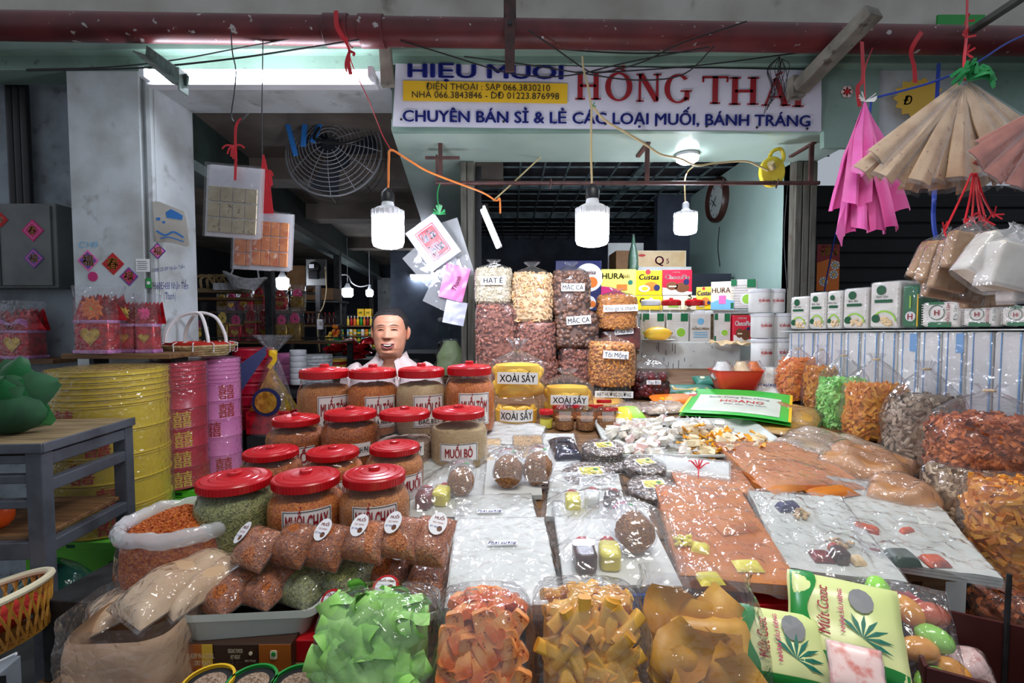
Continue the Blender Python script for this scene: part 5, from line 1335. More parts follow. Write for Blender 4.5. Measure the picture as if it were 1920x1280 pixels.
for i in range(170):
    x = R.uniform(-W3*.46, W3*.46); y = R.uniform(.02, D3*.95)
    if x > .16 and y > .15+.1*R.random(): continue
    hp = .014+.038*max(0, (1-abs(x+.04)/.27))*max(0, 1-abs(y-.16)/.17)
    z = R.uniform(hp-.012, hp+.004)
    kind = 1 if (x > -.01+.1*nz(y*20, 3) and y < .19) else (2 if R.random() < .12 else 0)
    p = mt_@Vector((x, y, max(.012, z)))
    o = bpy.data.objects.new('wrapped_candy', cb[kind][0]); COL.objects.link(o)
    o.location = p; o.rotation_euler = (R.uniform(-.6, .6), R.uniform(-.5, .5), R.uniform(-PI, PI)); s = R.uniform(1.15, 1.5); o.scale = (s, s, s)
    tag(o, ('white coconut candy in clear twist wrap heaped on the white tray', 'pale candy with orange twist wrap on the near end of the white tray', 'pinkish printed candy mixed among the white ones on the tray')[kind], 'candy', ('white candies', 'orange wrapped candies', 'pink printed candies')[kind])
    w_o = bpy.data.objects.new('wrapper_twist', cb[kind][1]); COL.objects.link(w_o); w_o.parent = o; w_o['kind'] = 'stuff'
# green and yellow sachets near the candies
for px, py, rz, l, mt2 in ((1168, 792, -.2, 'yellow and green printed sachet behind the little floss tubs', 'ink_yellow'), (1196, 790, .2, 'second yellow and green sachet touching the candies', 'ink_lime')):
    p = PT(px, py, .01)
    t = thing('printed_sachet', l, 'sachet', (p.x, p.y, p.z), (SLOPE+.15, 0, rz), 'yellow green sachets')
    pillow(.075, .10, .018, px, .03).build('pouch', mt2, t)
    M().box((0, .05, .0185), (.045, .03, .001)).build('print', 'ink_white', t, False); M().box((0, .085, .012), (.05, .010, .001), rot(x=-.4)).build('print', 'ink_green', t, False)
    M().join(text('DỪA', .012, bold=.02), T(0, .05, .0195)).build('lettering', 'ink_green', t, False)
# little floss tubs with and without caps
def tub(px, py, r, h, cap, label, fillm, rx=-.25, rz=0, lay=False, d=None, z=None):
    p = PT(px, py)
    t = thing('snack_tub', label, 'jar', (p.x, p.y, p.z), (rx, 0, rz), 'little snack tubs')
    M().lathe([(r*.9, 0), (r, .004), (r, h*.84), (r*.93, h*.93), (r*.8, h)], 28).build('shell', 'jar_plastic', t)
    m = M().lathe([(.001, .002), (r*.92, .003), (r*.94, h*.55 if not cap else h*.6), (r*.4, h*.6), (.001, h*.58)], 24, caps=False)
    m.warp(lambda x, y, zz: (x*(1+.07*nz(x*90, y*90, zz*90)), y*(1+.07*nz(x*90, y*90, zz*90)), zz)); m.build('filling', fillm, t)
    if cap: M().lathe([(r*.98, h*.9), (r*1.05, h*.92), (r*1.05, h*1.14), (r*.98, h*1.18), (.001, h*1.18)], 28, caps=False).build('cap', 'red_lid', t)
    else:
        wrap(panel(r*1.3, h*.42), r*1.012).build('tub_label', 'film_milky', t, loc=(0, 0, h*.66))
    return t
tub(1024, 802, .024, .055, True, 'small yellow filled jar with red cap at the end of the tub row', 'butter_yellow', 0)
for i, (px, py) in enumerate(((1058, 804), (1098, 805), (1137, 805))):
    tub(px, py, .034, .078, False, ('floss tub in front next to the yellow red capped jar', 'middle floss tub of the front three', 'front floss tub nearest the yellow sachets')[i], 'floss', 0)
for i, (px, py, r) in enumerate(((1050, 788, .026), (1079, 786, .029), (1118, 786, .027), (1133, 776, .027), (1146, 792, .025))):
    tub(px, py, r, .046, True, ('red capped snack jar behind the first floss tub', 'red capped snack jar behind the middle floss tub', 'red capped snack jar behind the last floss tub', 'red capped snack jar furthest back of the little ones', 'dark red capped snack jar beside the yellow sachet')[i], 'salt_orange', -.15)
# ------------------------------------------------------------------ nut bags in the opening
mat('nut_brown', (176, 112, 90), .4, (124, 68, 52), 60, isl=.5)
mat('nut_cashew', (236, 204, 156), .45, (208, 160, 102), 50, isl=.5)
mat('nut_macca', (132, 98, 82), .3, (94, 66, 54), 40, isl=.5)
mat('nut_amber', (216, 152, 74), .42, (176, 104, 40), 50, isl=.5)
mat('nut_seed', (226, 216, 188), .55, (190, 176, 140), 80, isl=.5)
mat('seed_dark', (54, 52, 54), .5, (190, 188, 184), 90, .55, .62)
mat('date_red', (100, 32, 36), .3, (54, 14, 20), 30, isl=.5)
mat('jerky_red', (130, 40, 28), .4, (96, 24, 20), 40)
mat('floss_chicken', (220, 150, 50), .55, (190, 110, 30), 60, c3=(70, 70, 30), scale3=120, lo3=.64, hi3=.7)
mat('mango_yellow', (240, 196, 60), .38, (232, 170, 36), 14)
ball = M().sph((0, 0, 0), 1, 8, 6)
bean = M().sph((0, 0, 0), (1, .62, .55), 8, 5)
def cash():
    m = M()
    m.tube([(math.cos(a)*.9, math.sin(a)*.9, 0) for a in (.1, .7, 1.3, 1.9, 2.5, 3.0)], [.25, .42, .46, .46, .42, .25], 6); return m
sliver = M().box((0, 0, 0), (2.4, .45, .3))
seed_ = M().sph((0, 0, 0), (1.2, .55, .35), 6, 4)
BASE = dict(ball=ball, bean=bean, cash=cash(), sliver=sliver, seed=seed_)
def nutbag(px0, px1, ytop, ybot, d, mt, base, sc, cnt, label, tied=True, fill=.93, paper=None, dpf=.85, name='nut_bag', group='clear bags of nuts', n=3.2, htie=.06, corem=None, z=None, film_m='film', rz=0, cat='bag', seedv=None, solid=False):
    w = (px1-px0)*K(d); h = (ybot-ytop)*K(d); b = P((px0+px1)/2, ybot, d)
    if z is not None: b.z = z
    t = thing(name, label, cat, b, (0, 0, rz), group)
    dp = w*dpf; sd = px0*.17 if seedv is None else seedv
    if tied:
        H_ = h; pr = [(0, .80), (.04, .97), (.14, 1), (.62, 1), (.76, .97), (.83, .80), (.88, .42), (.91, .14), (.93, .12), (.96, .26), (1.0, .34)]
        ft = .78*fill/.93; zt_ = 1.0
    else:
        H_ = h; pr = [(0, .86), (.05, .98), (.15, 1), (.85, 1), (.95, .96), (1, .82)]; ft = .96; zt_ = 1.0
    cm = core(w, dp, H_, pr, ft, sd, max(.006, sc*1.15), n, .04 if tied else .01)
    cm.build('filling', corem or mt, t)
    if base:
        lumps(w, dp, H_, pr, ft, BASE[base], int(cnt*(.95 if base == 'ball' else 1.35)), sc, n, int(sd*10), sc*.45, flat=None if base == 'ball' else PI/2, jit=.6).build('nuts', mt, t, True, stuff=True)
    sack(w*1.015, dp*1.015, H_, pr, 40, 26, n, .02, sd, 0, zt_, 0, .22 if tied else 0).build('plastic_bag', film_m, t)
    if not tied: M().grid(lambda u, v: ((u-.5)*w*.82, (v-.5)*dp*.82, H_+.002*nz(u*9, v*9)), 8, 8).build('bag_end', film_m, t)
    if paper:
        s, pw, ph, pz, tl = paper[:5]
        placard(t, pw*K(d), ph*K(d), H_*pz, -dp/2*1.09-.003, s, paper[5] if len(paper) > 5 else 'ink_black', paper[6] if len(paper) > 6 else .015, tl, .88, cap=ph*K(d)*.62)
    return t
dN = 2.25
NB = dict(mt='nut_brown', base='bean', sc=.0105, cnt=420)
def lv(y, d): return P(0, y, d).z
nutbag(892, 972, 568, 714, dN, label='tall bag of brown nuts standing beside the wooden post', tied=False, **NB)
nutbag(891, 961, 488, 570, dN, 'nut_seed', 'seed', .006, 620, 'tied bag of pale seeds labelled HẠT on top of the first column', paper=('HẠT Ê\n', 44, 15, .50, 0))
nutbag(960, 1046, 674, 715, dN, label='short bag of brown nuts at the bottom of the second column', tied=False, mt='nut_brown', base='bean', sc=.0105, cnt=170)
nutbag(964, 1042, 602, 676, dN, label='bag of brown nuts below the cashews', tied=False, mt='nut_brown', base='bean', sc=.0105, cnt=280)
nutbag(958, 1036, 492, 604, dN, 'nut_cashew', 'cash', .0095, 330, 'tied bag of pale cashew nuts on the second column')
nutbag(1046, 1112, 648, 715, dN, label='bag of brown nuts under the two macadamia bags', tied=False, mt='nut_brown', base='bean', sc=.0105, cnt=200)
nutbag(1040, 1119, 586, 650, dN, 'nut_macca', 'ball', .0125, 230, 'lower bag of round brown macadamias labelled MẮC CA', tied=False, paper=('MẮC CA', 44, 15, .78, -.08))
nutbag(1036, 1104, 492, 590, dN, 'nut_macca', 'ball', .0125, 230, 'upper bag of round brown macadamias labelled MẮC CA', tied=True, paper=('MẮC CA', 42, 14, .50, .0))
# right-hand group
nutbag(1108, 1182, 718, 748, 1.99, 'seed_dark', 'seed', .006, 260, 'low bag of striped sunflower seeds labelled HẠT HƯỚNG DƯƠNG', tied=False, paper=('HẠT HƯỚNG DƯƠNG', 70, 12, .45, .02, 'ink_black', .004), dpf=.7)
nutbag(1104, 1188, 622, 722, 1.98, 'nut_amber', 'bean', .0085, 480, 'tied bag of amber nuts with a handwritten label, Tỏi', paper=('Tỏi Mộng', 46, 14, .60, .05, 'ink_navy', .0), dpf=.8)
nutbag(1122, 1200, 612, 655, 2.3, 'jerky_red', None, 0, 0, 'bag of dark red jerky labelled KHÔ BÒ', tied=False, paper=('KHÔ BÒ', 34, 11, .82, -.08))
nutbag(1119, 1192, 540, 617, 2.25, 'floss_chicken', 'sliver', .008, 420, 'tied bag of golden chicken shreds with a handwritten label', paper=('Khô gà lá chanh', 62, 12, .50, -.03, 'ink_black', 0))
nutbag(1183, 1249, 666, 743, 2.02, 'date_red', 'ball', .0170, 110, 'tied bag of dark red dried dates', fill=.60, paper=('Táo Đỏ', 26, 8, .40, 0, 'ink_blue', 0))
# stand under the jerky/chicken column
p = P(1160, 655, 2.3)
t = thing('nut_shelf', 'small wooden stand under the jerky bag', 'stand', (p.x, 2.32, zt(2.32)))
hh = p.z-zt(2.32)-.003
M().box((0, 0, hh-.008), (.17, .14, .016)).build('top', 'wood', t, False)
for x in (-.07, .07): M().box((x, 0, (hh-.016)/2), (.016, .12, hh-.016)).build('side_panel', 'wood', t, False)
# stand under column bottoms is the table itself

# ------------------------------------------------------------------ dried mango bags
slab_ = M().sph((0, 0, 0), (.060, .036, .020), 14, 8)
def mango(px0, px1, ytop, ybot, d, label, s2=None, f=.52):
    w = (px1-px0)*K(d); h = (ybot-ytop)*K(d); b = P((px0+px1)/2, ybot, d)
    t = thing('dried_mango_bag', label, 'bag', b, (0, 0, 0), 'bags of dried mango')
    dp = w*.72
    pr = [(0, .80), (.05, .97), (.2, 1), (f, 1), (f+.10, .92), (f+.2, .5), (f+.26, .16), (f+.28, .10), (.92, .2), (1.0, .34)]
    core(w, dp, h, pr, f+.02, px0, .012, 3, .04).build('filling', 'mango_yellow', t)
    for i in range(14):
        a = (i % 7-3)*.36+.1; z = h*f*(.28 if i < 7 else .74); 
        q = T(math.sin(a)*(w*.36), -math.cos(a)*(dp*.36)*1.0, z+R.uniform(-.008, .008))@rot(x=R.uniform(1.2, 1.8), z=a*.6, y=R.uniform(-.4, .4))@Matrix.Scale(w/.24, 4)
        M().join(slab_, q).build('mango_slice', 'mango_yellow', t)
    sack(w*1.03, dp*1.06, h, pr, 44, 30, 2.8, .03, px0, -.004, 1.0, 0, .25).build('plastic_bag', 'film', t)
    o = placard(t, w*.76, h*.20, h*f*.66, -dp*.60, 'XOÀI SẤY', 'ink_black', .012, .02, .88, cap=h*.125)
    if s2: M().join(text('Muối ớt', h*.055, shear=.2, bold=0), T(0, -.0014, -h*.085)@UP).build('lettering', 'ink_blue', o, False)
mango(922, 1018, 634, 740, 1.77, 'tied bag of yellow dried mango labelled XOÀI SẤY above the mango jar')
mango(1018, 1108, 690, 778, 1.81, 'tied bag of dried mango with a blue handwritten Muối ớt under its label', 1, .60)
p = P(968, 795, 1.75); w = 88*K(1.75)
t = thing('dried_mango_jar', 'clear lidless jar of dried mango slices labelled XOÀI SẤY', 'jar', p)
r = w/2; h = 60*K(1.75)
M().lathe([(r*.9, 0), (r, .006), (r, h*.68), (r*.86, h*.86), (r*.84, h*.88), (r*.88, h*.9), (r*.84, h*.93), (r*.86, h*.99)], 36).build('shell', 'jar_plastic', t)
M().lathe([(.001, .003), (r*.86, .004), (r*.90, h*.5), (r*.6, h*.58), (.001, h*.6)], 28, caps=False).build('filling', 'mango_yellow', t)
for i in range(9):
    a = (i-4)*.45; M().join(slab_, T(math.sin(a)*r*.72, -math.cos(a)*r*.72, h*(.2+.3*(i % 2)))@rot(x=1.5, z=a)@Matrix.Scale(.55, 4)).build('mango_slice', 'mango_yellow', t)
o = wrap(panel(r*1.5, h*.36), r*1.01).build('label_sheet', 'label_white', t, loc=(0, 0, h*.40))
wrap(text('XOÀI SẤY', h*.22, bold=.012, maxw=r*1.38), r*1.01, .001).build('lettering', 'ink_black', o, False)

# ------------------------------------------------------------------ back shelf with boxes
mat('noodle_white', (244, 241, 232), .5, (230, 226, 214), 20)
mat('foam_white', (222, 226, 222), .7, (198, 202, 198), 6, bump=.1, c3=(120, 118, 110), scale3=30, lo3=.68, hi3=.76)
zsf = P(0, 640, 2.5).z
t = thing('foam_ledge', 'chipped white block ledge under the noodle packs', 'ledge', (P(1290, 640, 2.5).x, 2.62, zt(2.5)-.02))
wl = 200*K(2.5); hh = zsf-t.location.z
M().box((0, .0, hh/2), (wl, .24, hh)).build('block', 'foam_white', t, False, .008)
for i in range(12):
    M().box((-wl/2+.02+R.random()*(wl-.04), -.121, R.uniform(.03, hh-.03)), (.003, .004, R.uniform(.02, .05))).build('crack', 'ink_grey', t, False)
t = thing('foam_ledge', 'white block ledge carrying the biscuit boxes', 'ledge', (P(1270, 580, 2.95).x, 3.0, 0))
z2 = P(0, 580, 2.95).z
M().box((0, .06, z2/2), (.95, .3, z2)).build('block', 'foam_white', t, False, .008)
mat('pk_yellow', (246, 214, 30), .35); mat('pk_lime', (228, 226, 110), .35); mat('pk_red', (214, 28, 56), .35); mat('pk_blue', (30, 36, 92), .35)
mat('pk_cream', (240, 230, 200), .35); mat('pk_white', (236, 238, 236), .35); mat('pk_green', (20, 110, 66), .35)
def box_thing(name, label, px0, px1, y0, y1, d, dep, mt, group=None, rz=0, z=None, cat='box'):
    w, h = (px1-px0)*K(d), (y1-y0)*K(d); b = P((px0+px1)/2, y1, d)
    if z is not None: b.z = z
    t = thing(name, label, cat, b, (0, 0, rz), group)
    M().box((0, dep/2, h/2), (w, dep, h)).build('carton', mt, t, False, .002)
    return t, w, h
def deco(t, pts, mt, y=-.0012, nm='print', th=.001): return M().poly(pts, th, T(0, y, 0)@UP).build(nm, mt, t, False)
def word(t, s, x, z, hh, mt, bold=.02, mw=None, y=-.003, tilt=0, shear=0):
    return M().join(text(s, hh, bold=bold, maxw=mw, shear=shear), T(x, y, z)@rot(y=tilt)@UP).build('lettering', mt, t, False)
G_ = 'biscuit boxes on the back ledge'
def hura(t, w, h):
    deco(t, [(-w/2, 0), (w*.3, 0), (w*.05, h*.22), (-w*.2, h*.34), (-w/2, h*.38)], 'ink_magenta')
    word(t, 'HURA', -w*.16, h*.76, h*.22, 'ink_brown', .01); word(t, 'deli', w*.20, h*.76, h*.16, 'ink_brown', 0)
    deco(t, rrect(w*.30, h*.22, .004), 'ink_orange', -.0018).location = (w*.1, 0, h*.34); deco(t, circ(w*.07, 14), 'ink_teal').location = (w*.34, 0, h*.52)
def custas(t, w, h):
    word(t, 'Custas', 0, h*.74, h*.22, 'ink_navy', .03, w*.86, shear=.15)
    deco(t, circ(w*.10, 14), 'ink_red').location = (-w*.04, 0, h*.93)
    deco(t, circ(w*.26, 20, ry=h*.18), 'ink_orange', -.0014).location = (w*.08, 0, h*.36); deco(t, circ(w*.22, 20, ry=h*.14), 'ink_cream', -.0020).location = (-w*.18, 0, h*.26); deco(t, circ(w*.12, 16, ry=h*.08), 'ink_yellow', -.0028).location = (-w*.16, 0, h*.26)
    deco(t, circ(w*.12, 14), 'ink_navy', -.0026).location = (w*.30, 0, h*.3)
def choco(t, w, h):
    word(t, 'ChocoPie', 0, h*.72, h*.18, 'ink_white', .03, w*.86); word(t, 'ORION', -w*.05, h*.90, h*.07, 'ink_white', .02)
    deco(t, [(-w/2, 0), (w/2, 0), (w/2, h*.12), (-w/2, h*.3)], 'ink_white')
    deco(t, circ(w*.24, 20, ry=h*.20), 'ink_brown', -.0016).location = (w*.16, 0, h*.30); deco(t, circ(w*.2, 20, ry=h*.17), 'ink_brown', -.0016).location = (-w*.18, 0, h*.36); M().box((-w*.16, -.0030, h*.34), (w*.26, .001, h*.05), rot()).build('print', 'ink_cream', t, False)
    deco(t, circ(w*.10, 14), 'ink_navy', -.0030).location = (w*.3, 0, h*.52)
t, w, h = box_thing('biscuit_box', 'navy biscuit tin box with a white round print behind the macadamias', 1042, 1127, 489, 552, 2.9, .1, 'pk_blue', G_)
deco(t, circ(h*.42, 28), 'ink_white').location = (w*.22, 0, h*.5); deco(t, circ(h*.16, 16), 'ink_orange', -.002).location = (w*.30, 0, h*.36); word(t, 'Danisa', w*.2, h*.66, h*.13, 'ink_red', .02, shear=.3)
z5 = z2+.001
t, w, h = box_thing('biscuit_box', 'second navy biscuit box standing under the upper navy one', 1046, 1127, 552, 582, 2.9, .1, 'pk_blue', G_)
deco(t, circ(h*.42, 24), 'ink_white').location = (w*.22, 0, h*.5); deco(t, circ(h*.2, 14), 'ink_orange', -.002).location = (w*.3, 0, h*.4)
t, w, h = box_thing('biscuit_box', 'lime and magenta HURA cake box on the back ledge', 1127, 1192, 505, 556, 2.9, .09, 'pk_lime', G_); hura(t, w, h)
t, w, h = box_thing('biscuit_box', 'yellow Custas cake box in the upper row between lime and red boxes', 1192, 1241, 507, 553, 2.9, .09, 'pk_yellow', G_); custas(t, w, h)
t, w, h = box_thing('biscuit_box', 'red ChocoPie box standing at the end of the upper row', 1242, 1297, 506, 553, 2.9, .09, 'pk_red', G_); choco(t, w, h)
for px0, px1, mt, l, k in ((1127, 1192, 'pk_lime', 'lime cake box in the lower row mostly hidden by the chicken bag', 'hura'), (1192, 1242, 'pk_yellow', 'yellow Custas cake box in the lower row behind the jars', 'custas'), (1243, 1308, 'pk_cream', 'pale cream cake box lying below the red ChocoPie box', 'cream')):
    t, w, h = box_thing('biscuit_box', l, px0, px1, 554, 581, 2.9, .09, mt, G_)
    if k == 'hura': word(t, 'HURA', 0, h*.6, h*.3, 'ink_brown', .01)
    elif k == 'custas': word(t, 'Custas', 0, h*.66, h*.36, 'ink_navy', .03, w*.86)
    else: word(t, 'HURA', w*.25, h*.6, h*.3, 'ink_brown', .01, tilt=-1.5); deco(t, rrect(w*.3, h*.5, .004), 'ink_lime').location = (-w*.2, 0, h*.45)
# boxes at a slant by the green wall
t, w, h = box_thing('biscuit_box', 'yellow Custas cake box turned sideways near the green wall', 1306, 1334, 538, 580, 2.75, .10, 'pk_yellow', G_, -.5); custas(t, w, h)
t, w, h = box_thing('biscuit_box', 'pale HURA cake box standing beside the white noodle pack', 1334, 1374, 528, 580, 2.65, .07, 'pk_cream', G_, -.55)
word(t, 'HURA', -w*.06, h*.7, h*.2, 'ink_brown', .01, w*.8); deco(t, [(-w/2, 0), (w/2, 0), (w/2, h*.3), (0, h*.4), (-w/2, h*.25)], 'ink_sky'); deco(t, rrect(w*.3, h*.3, .004), 'ink_pink', -.002).location = (0, 0, h*.35)
def noodle(px0, px1, y0, y1, d, label, rz=0, z=None, style=0, dep=.05, group='white noodle packs', nm='noodle_pack'):
    t, w, h = box_thing(nm, label, px0, px1, y0, y1, d, dep, 'noodle_white', group, rz, z, 'noodles')
    for i in range(9): M().box((0, -.0006, h*(.1+.09*i)), (w*.94, .002, h*.03)).build('noodle_strand', 'noodle_white', t, False)
    if style == 0:
        deco(t, [(-w*.5, h*.78), (-w*.28, h*.78), (-w*.28, h), (-w*.5, h)], 'pk_green', -.0026); deco(t, [(w*.12, h*.72), (w*.45, h*.72), (w*.45, h), (w*.12, h)], 'pk_green', -.0026)
        deco(t, circ(w*.26, 18), 'pk_white', -.0026).location = (w*.12, 0, h*.32); deco(t, circ(w*.2, 16), 'ink_lime', -.0036).location = (w*.14, 0, h*.32)
        deco(t, [(-w*.5, 0), (-w*.38, 0), (-w*.38, h*.2), (-w*.5, h*.2)], 'pk_green', -.0026)
    elif style == 1:
        deco(t, circ(w*.16, 18), 'ink_sky', -.0026).location = (0, 0, h*.72); word(t, 'HỒNG MINH', 0, h*.46, h*.10, 'ink_gold', .01, w*.8, -.004)
        for i in range(3): M().box((0, -.0035, h*(.32-.08*i)), (w*.7, .001, h*.03)).build('print', 'ink_sky', t, False)
    M().box((0, dep/2, h/2+.001), (w*1.03, dep*1.1, h*1.02)).build('plastic_wrap', 'film', t, False, .004)
    return t
for i, (a, b, st, l) in enumerate(((1200, 1208, 0, 'thin edge-on noodle pack at the near end of the ledge row'), (1208, 1246, 0, 'green cornered noodle pack behind the yellow mango'), (1250, 1291, 0, 'green cornered noodle pack with a bowl print, second behind the mango'), (1294, 1332, 1, 'blue and gold printed noodle pack in the ledge row'))):
    noodle(a, b, 586, 638, 2.52, l, 0, zsf, st)
noodle(1340, 1368, 586, 638, 2.50, 'leaning noodle pack next to the red ChocoPie box on the lower ledge', -.3, zsf, 0)
noodle(1372, 1416, 524, 578, 2.60, 'white noodle pack standing on top beside the white tubs', -.45, None, 0)
t, w, h = box_thing('biscuit_box', 'red ChocoPie box standing on the lower ledge by the white tubs', 1376, 1408, 588, 640, 2.45, .07, 'pk_red', G_, -.15, zsf-.006)
choco(t, w, h)
t = thing('side_ledge', 'narrow ledge under the slanted boxes by the green wall', 'ledge', (P(1362, 581, 2.7).x, 2.74, P(0, 581, 2.7).z-.012), (0, 0, -.5))
M().box((0, .03, 0), (.30, .16, .02)).build('board', 'foam_white', t, False, .003)
M().box((0, .06, -.09), (.26, .05, .16)).build('support', 'wood_pale', t, False)
t = thing('crumpled_cloth', 'crumpled patterned wrapper below the leaning noodle pack', 'cloth', P(1372, 652, 2.42))
M().grid(lambda u, v: ((u-.5)*.2, .04*v, .02+.02*nz(u*6, v*6)+.012*v), 18, 8).build('sheet', 'rice_beige', t)
# mango on a plate
p = P(1233, 637, 2.44); p.z = zsf
t = thing('plate', 'white plate under the fresh mango', 'plate', p); M().lathe([(.001, .002), (.06, .003), (.085, .014), (.088, .014), (.064, .001)], 32, caps=False).build('dish', 'lamp_white', t)
t = thing('mango_fruit', 'ripe yellow mango lying on the white plate', 'fruit', p+Vector((0, 0, .006)), (0, 0, .1))
M().sph((0, 0, .036), (.072, .040, .036), 26, 14).warp(lambda x, y, z: (x, y+.006*math.cos(x*30), z*(1-.12*x/.07)+.006*math.sin(x*22)*(z > .02))).build('flesh', 'mango_yellow', t)
M().cyl((.068, 0, .036), (.078, 0, .04), .004, 8).build('stem', 'ink_brown', t)
# clear jars with lids behind
for px, lidm, l in ((1220, 'lamp_white', 'clear jar with white lid behind the mango'), (1258, 'red_lid', 'clear jar with red lid behind the noodle packs, nearer the mango'), (1302, 'red_lid', 'clear jar with red lid beside the cream cake box')):
    p = P(px, 594, 2.68); p.z = zsf; r = 18*K(2.68); hh = P(0, 562, 2.68).z-zsf
    t = thing('storage_jar', l, 'jar', p+Vector((0, 0, 0)), (0, 0, 0), 'storage jars behind the noodles')
    M().lathe([(r*.9, 0), (r, .006), (r, hh*.8), (r*.9, hh*.88)], 28).build('shell', 'jar_plastic', t); M().lathe([(.001, .002), (r*.88, .003), (r*.9, hh*.6), (.001, hh*.62)], 20, caps=False).build('filling', 'rice_beige', t)
    M().lathe([(r*.96, hh*.86), (r, hh*.88), (r, hh*.97), (r*.8, hh), (r*.2, hh*1.01), (r*.18, hh*1.05), (.001, hh*1.05)], 28, caps=False).build('lid', lidm, t)
# back of the stall: cartons, board, bottle
t, w, h = box_thing('carton', 'tan carton with a pink Q crest stacked at the back of the stall', 1190, 1286, 470, 502, 3.4, .25, 'pk_cream', 'cartons at the back')
word(t, 'Q', -w*.02, h*.45, h*.5, 'ink_magenta', .02); word(t, '5', w*.14, h*.4, h*.3, 'ink_magenta', .01); deco(t, circ(w*.07, 14, ry=h*.08), 'ink_red').location = (-w*.36, 0, h*.72)
deco(t, rrect(w*.96, h*.92, .004), 'rice_beige', -.0006).location = (0, 0, h*.5)
t, w, h = box_thing('carton', 'brown carton turned edge-on beside the crest carton', 1155, 1190, 470, 506, 3.45, .25, 'box_brown', 'cartons at the back')
t, w, h = box_thing('white_board', 'pale grey board leaning at the back of the stall', 1140, 1206, 456, 520, 3.75, .02, 'foam_white'); t['category'] = 'board'
t, w, h = box_thing('carton', 'white polystyrene box under the crest carton', 1190, 1296, 500, 512, 3.3, .3, 'foam_white', 'cartons at the back')
t = thing('back_counter', 'dark counter carrying the cartons at the back of the stall', 'counter', (.95, 3.55, 0))
M().box((0, 0, (P(0, 514, 3.4).z)/2), (1.1, .5, P(0, 514, 3.4).z-.01)).build('body', 'dark_blue', t, False)
p = P(1187, 508, 3.05)
t = thing('foil_cone', 'tall green and silver wrapped cone standing among the boxes', 'ornament', p)
M().lathe([(.026, 0), (.032, .02), (.028, .10), (.012, .17), (.006, .22), (.001, .225)], 20, caps=False).build('cone', 'ink_dkgreen', t); M().lathe([(.028, 0), (.034, .02), (.030, .10), (.014, .17), (.007, .23)], 24).build('wrap', 'film_crinkle', t)
# white tubs stacked by the post
def wtub(px, ytop, ybot, d, w, label, z):
    r = w/2*K(d); h = (ybot-ytop)*K(d); p = P(px, ybot, d); p.z = z
    t = thing('white_tub', label, 'jar', p, (0, 0, 0), 'white tubs beside the post')
    M().lathe([(.001, .002), (r*.9, .002), (r*.94, h*.78), (.001, h*.79)], 24, caps=False).build('filling', 'candy_white', t)
    M().lathe([(r*.93, 0), (r, .006), (r, h*.84), (r*.96, h*.86)], 28).build('shell', 'pk_white', t)
    M().lathe([(r*1.0, h*.84), (r*1.04, h*.86), (r*1.04, h*.97), (r*1.0, h*.99), (.001, h*.99)], 28, caps=False).build('lid', 'lamp_white', t)
    o = wrap(panel(r*1.2, h*.3), r*1.01).build('tub_label', 'label_white', t, loc=(0, 0, h*.5))
    wrap(text('VỊ SẤU GIÒN', h*.10, bold=.03, maxw=r*1.1), r*1.01, .001).build('lettering', 'ink_red', o, False)
    return h
ly = {0: (583, 540), 1: (632, 585), 2: (686, 632)}
zb = [P(0, 686, 2.3).z, P(0, 633, 2.3).z, P(0, 586, 2.3).z]
for r_, (y1, y0) in ((2, (686, 634)), (1, (633, 587)), (0, (584, 540))):
    for k, px in enumerate((1428, 1462) if r_ else (1424, 1450)):
        wtub(px, y0, y1, 2.3+.02*k, 38, ('white tub in the %s layer of the stack, %s' % (('top', 'middle', 'bottom')[r_], ('away from the foam packs', 'next to the foam packs')[k])), zb[2-r_])
t = thing('tub_stand', 'low block under the white tubs', 'stand', (P(1444, 686, 2.3).x, 2.32, zt(2.32)+.0))
hq = zb[0]-zt(2.32)
if hq > .01: M().box((0, 0, hq/2), (.22, .14, hq-.002)).build('block', 'foam_white', t, False, .003)
# ------------------------------------------------------------------ under the table front: shelves, cartons, crate
t = thing('front_bench', 'dark wooden bench under the cartons at the table front', 'bench', (.15, .88, 0))
M().box((0, 0, .869), (1.56, .14, .03)).build('top', 'wood', t, False, .003)
for x in (-.74, 0, .74): M().box((x, 0, .427), (.04, .10, .854)).build('leg', 'wood', t, False)
t = thing('front_shelf', 'low plank shelf under the bags of crisps', 'shelf', (.22, .66, 0))
M().box((0, 0, .82), (1.55, .26, .03)).build('top', 'wood', t, False, .003)
for x in (-.72, .72): M().box((x, 0, .40), (.04, .20, .805)).build('leg', 'wood', t, False)
mat('box_maroon', (70, 26, 24), .5); mat('box_choc', (62, 40, 28), .4); mat('box_amber', (176, 96, 34), .4); mat('carton_red', (190, 16, 28), .4, (160, 10, 22), 6)
def front_box(px0, px1, y0, d, dep, mt, name, label, z0=.885, ztop=None):
    a, b = P(px0, y0, d), P(px1, y0, d); w = b.x-a.x; h = (ztop or a.z)-z0
    t = thing(name, label, 'box', ((a.x+b.x)/2, d, z0), (0, 0, 0), 'cartons under the table front')
    M().box((0, dep/2, h/2), (w, dep, h)).build('carton', mt, t, False, .002); return t, w, h
t, w, h = front_box(348, 546, 1222, .82, .13, 'box_choc', 'printed_carton', 'brown and amber printed carton marked 2Kg under the first tray', ztop=.932)
for x0, x1, mt in ((-.5, -.34, 'box_amber'), (-.34, -.24, 'ink_gold'), (.2, .5, 'box_amber')): deco(t, [(w*x0, 0), (w*x1, 0), (w*x1, h), (w*x0, h)], mt)
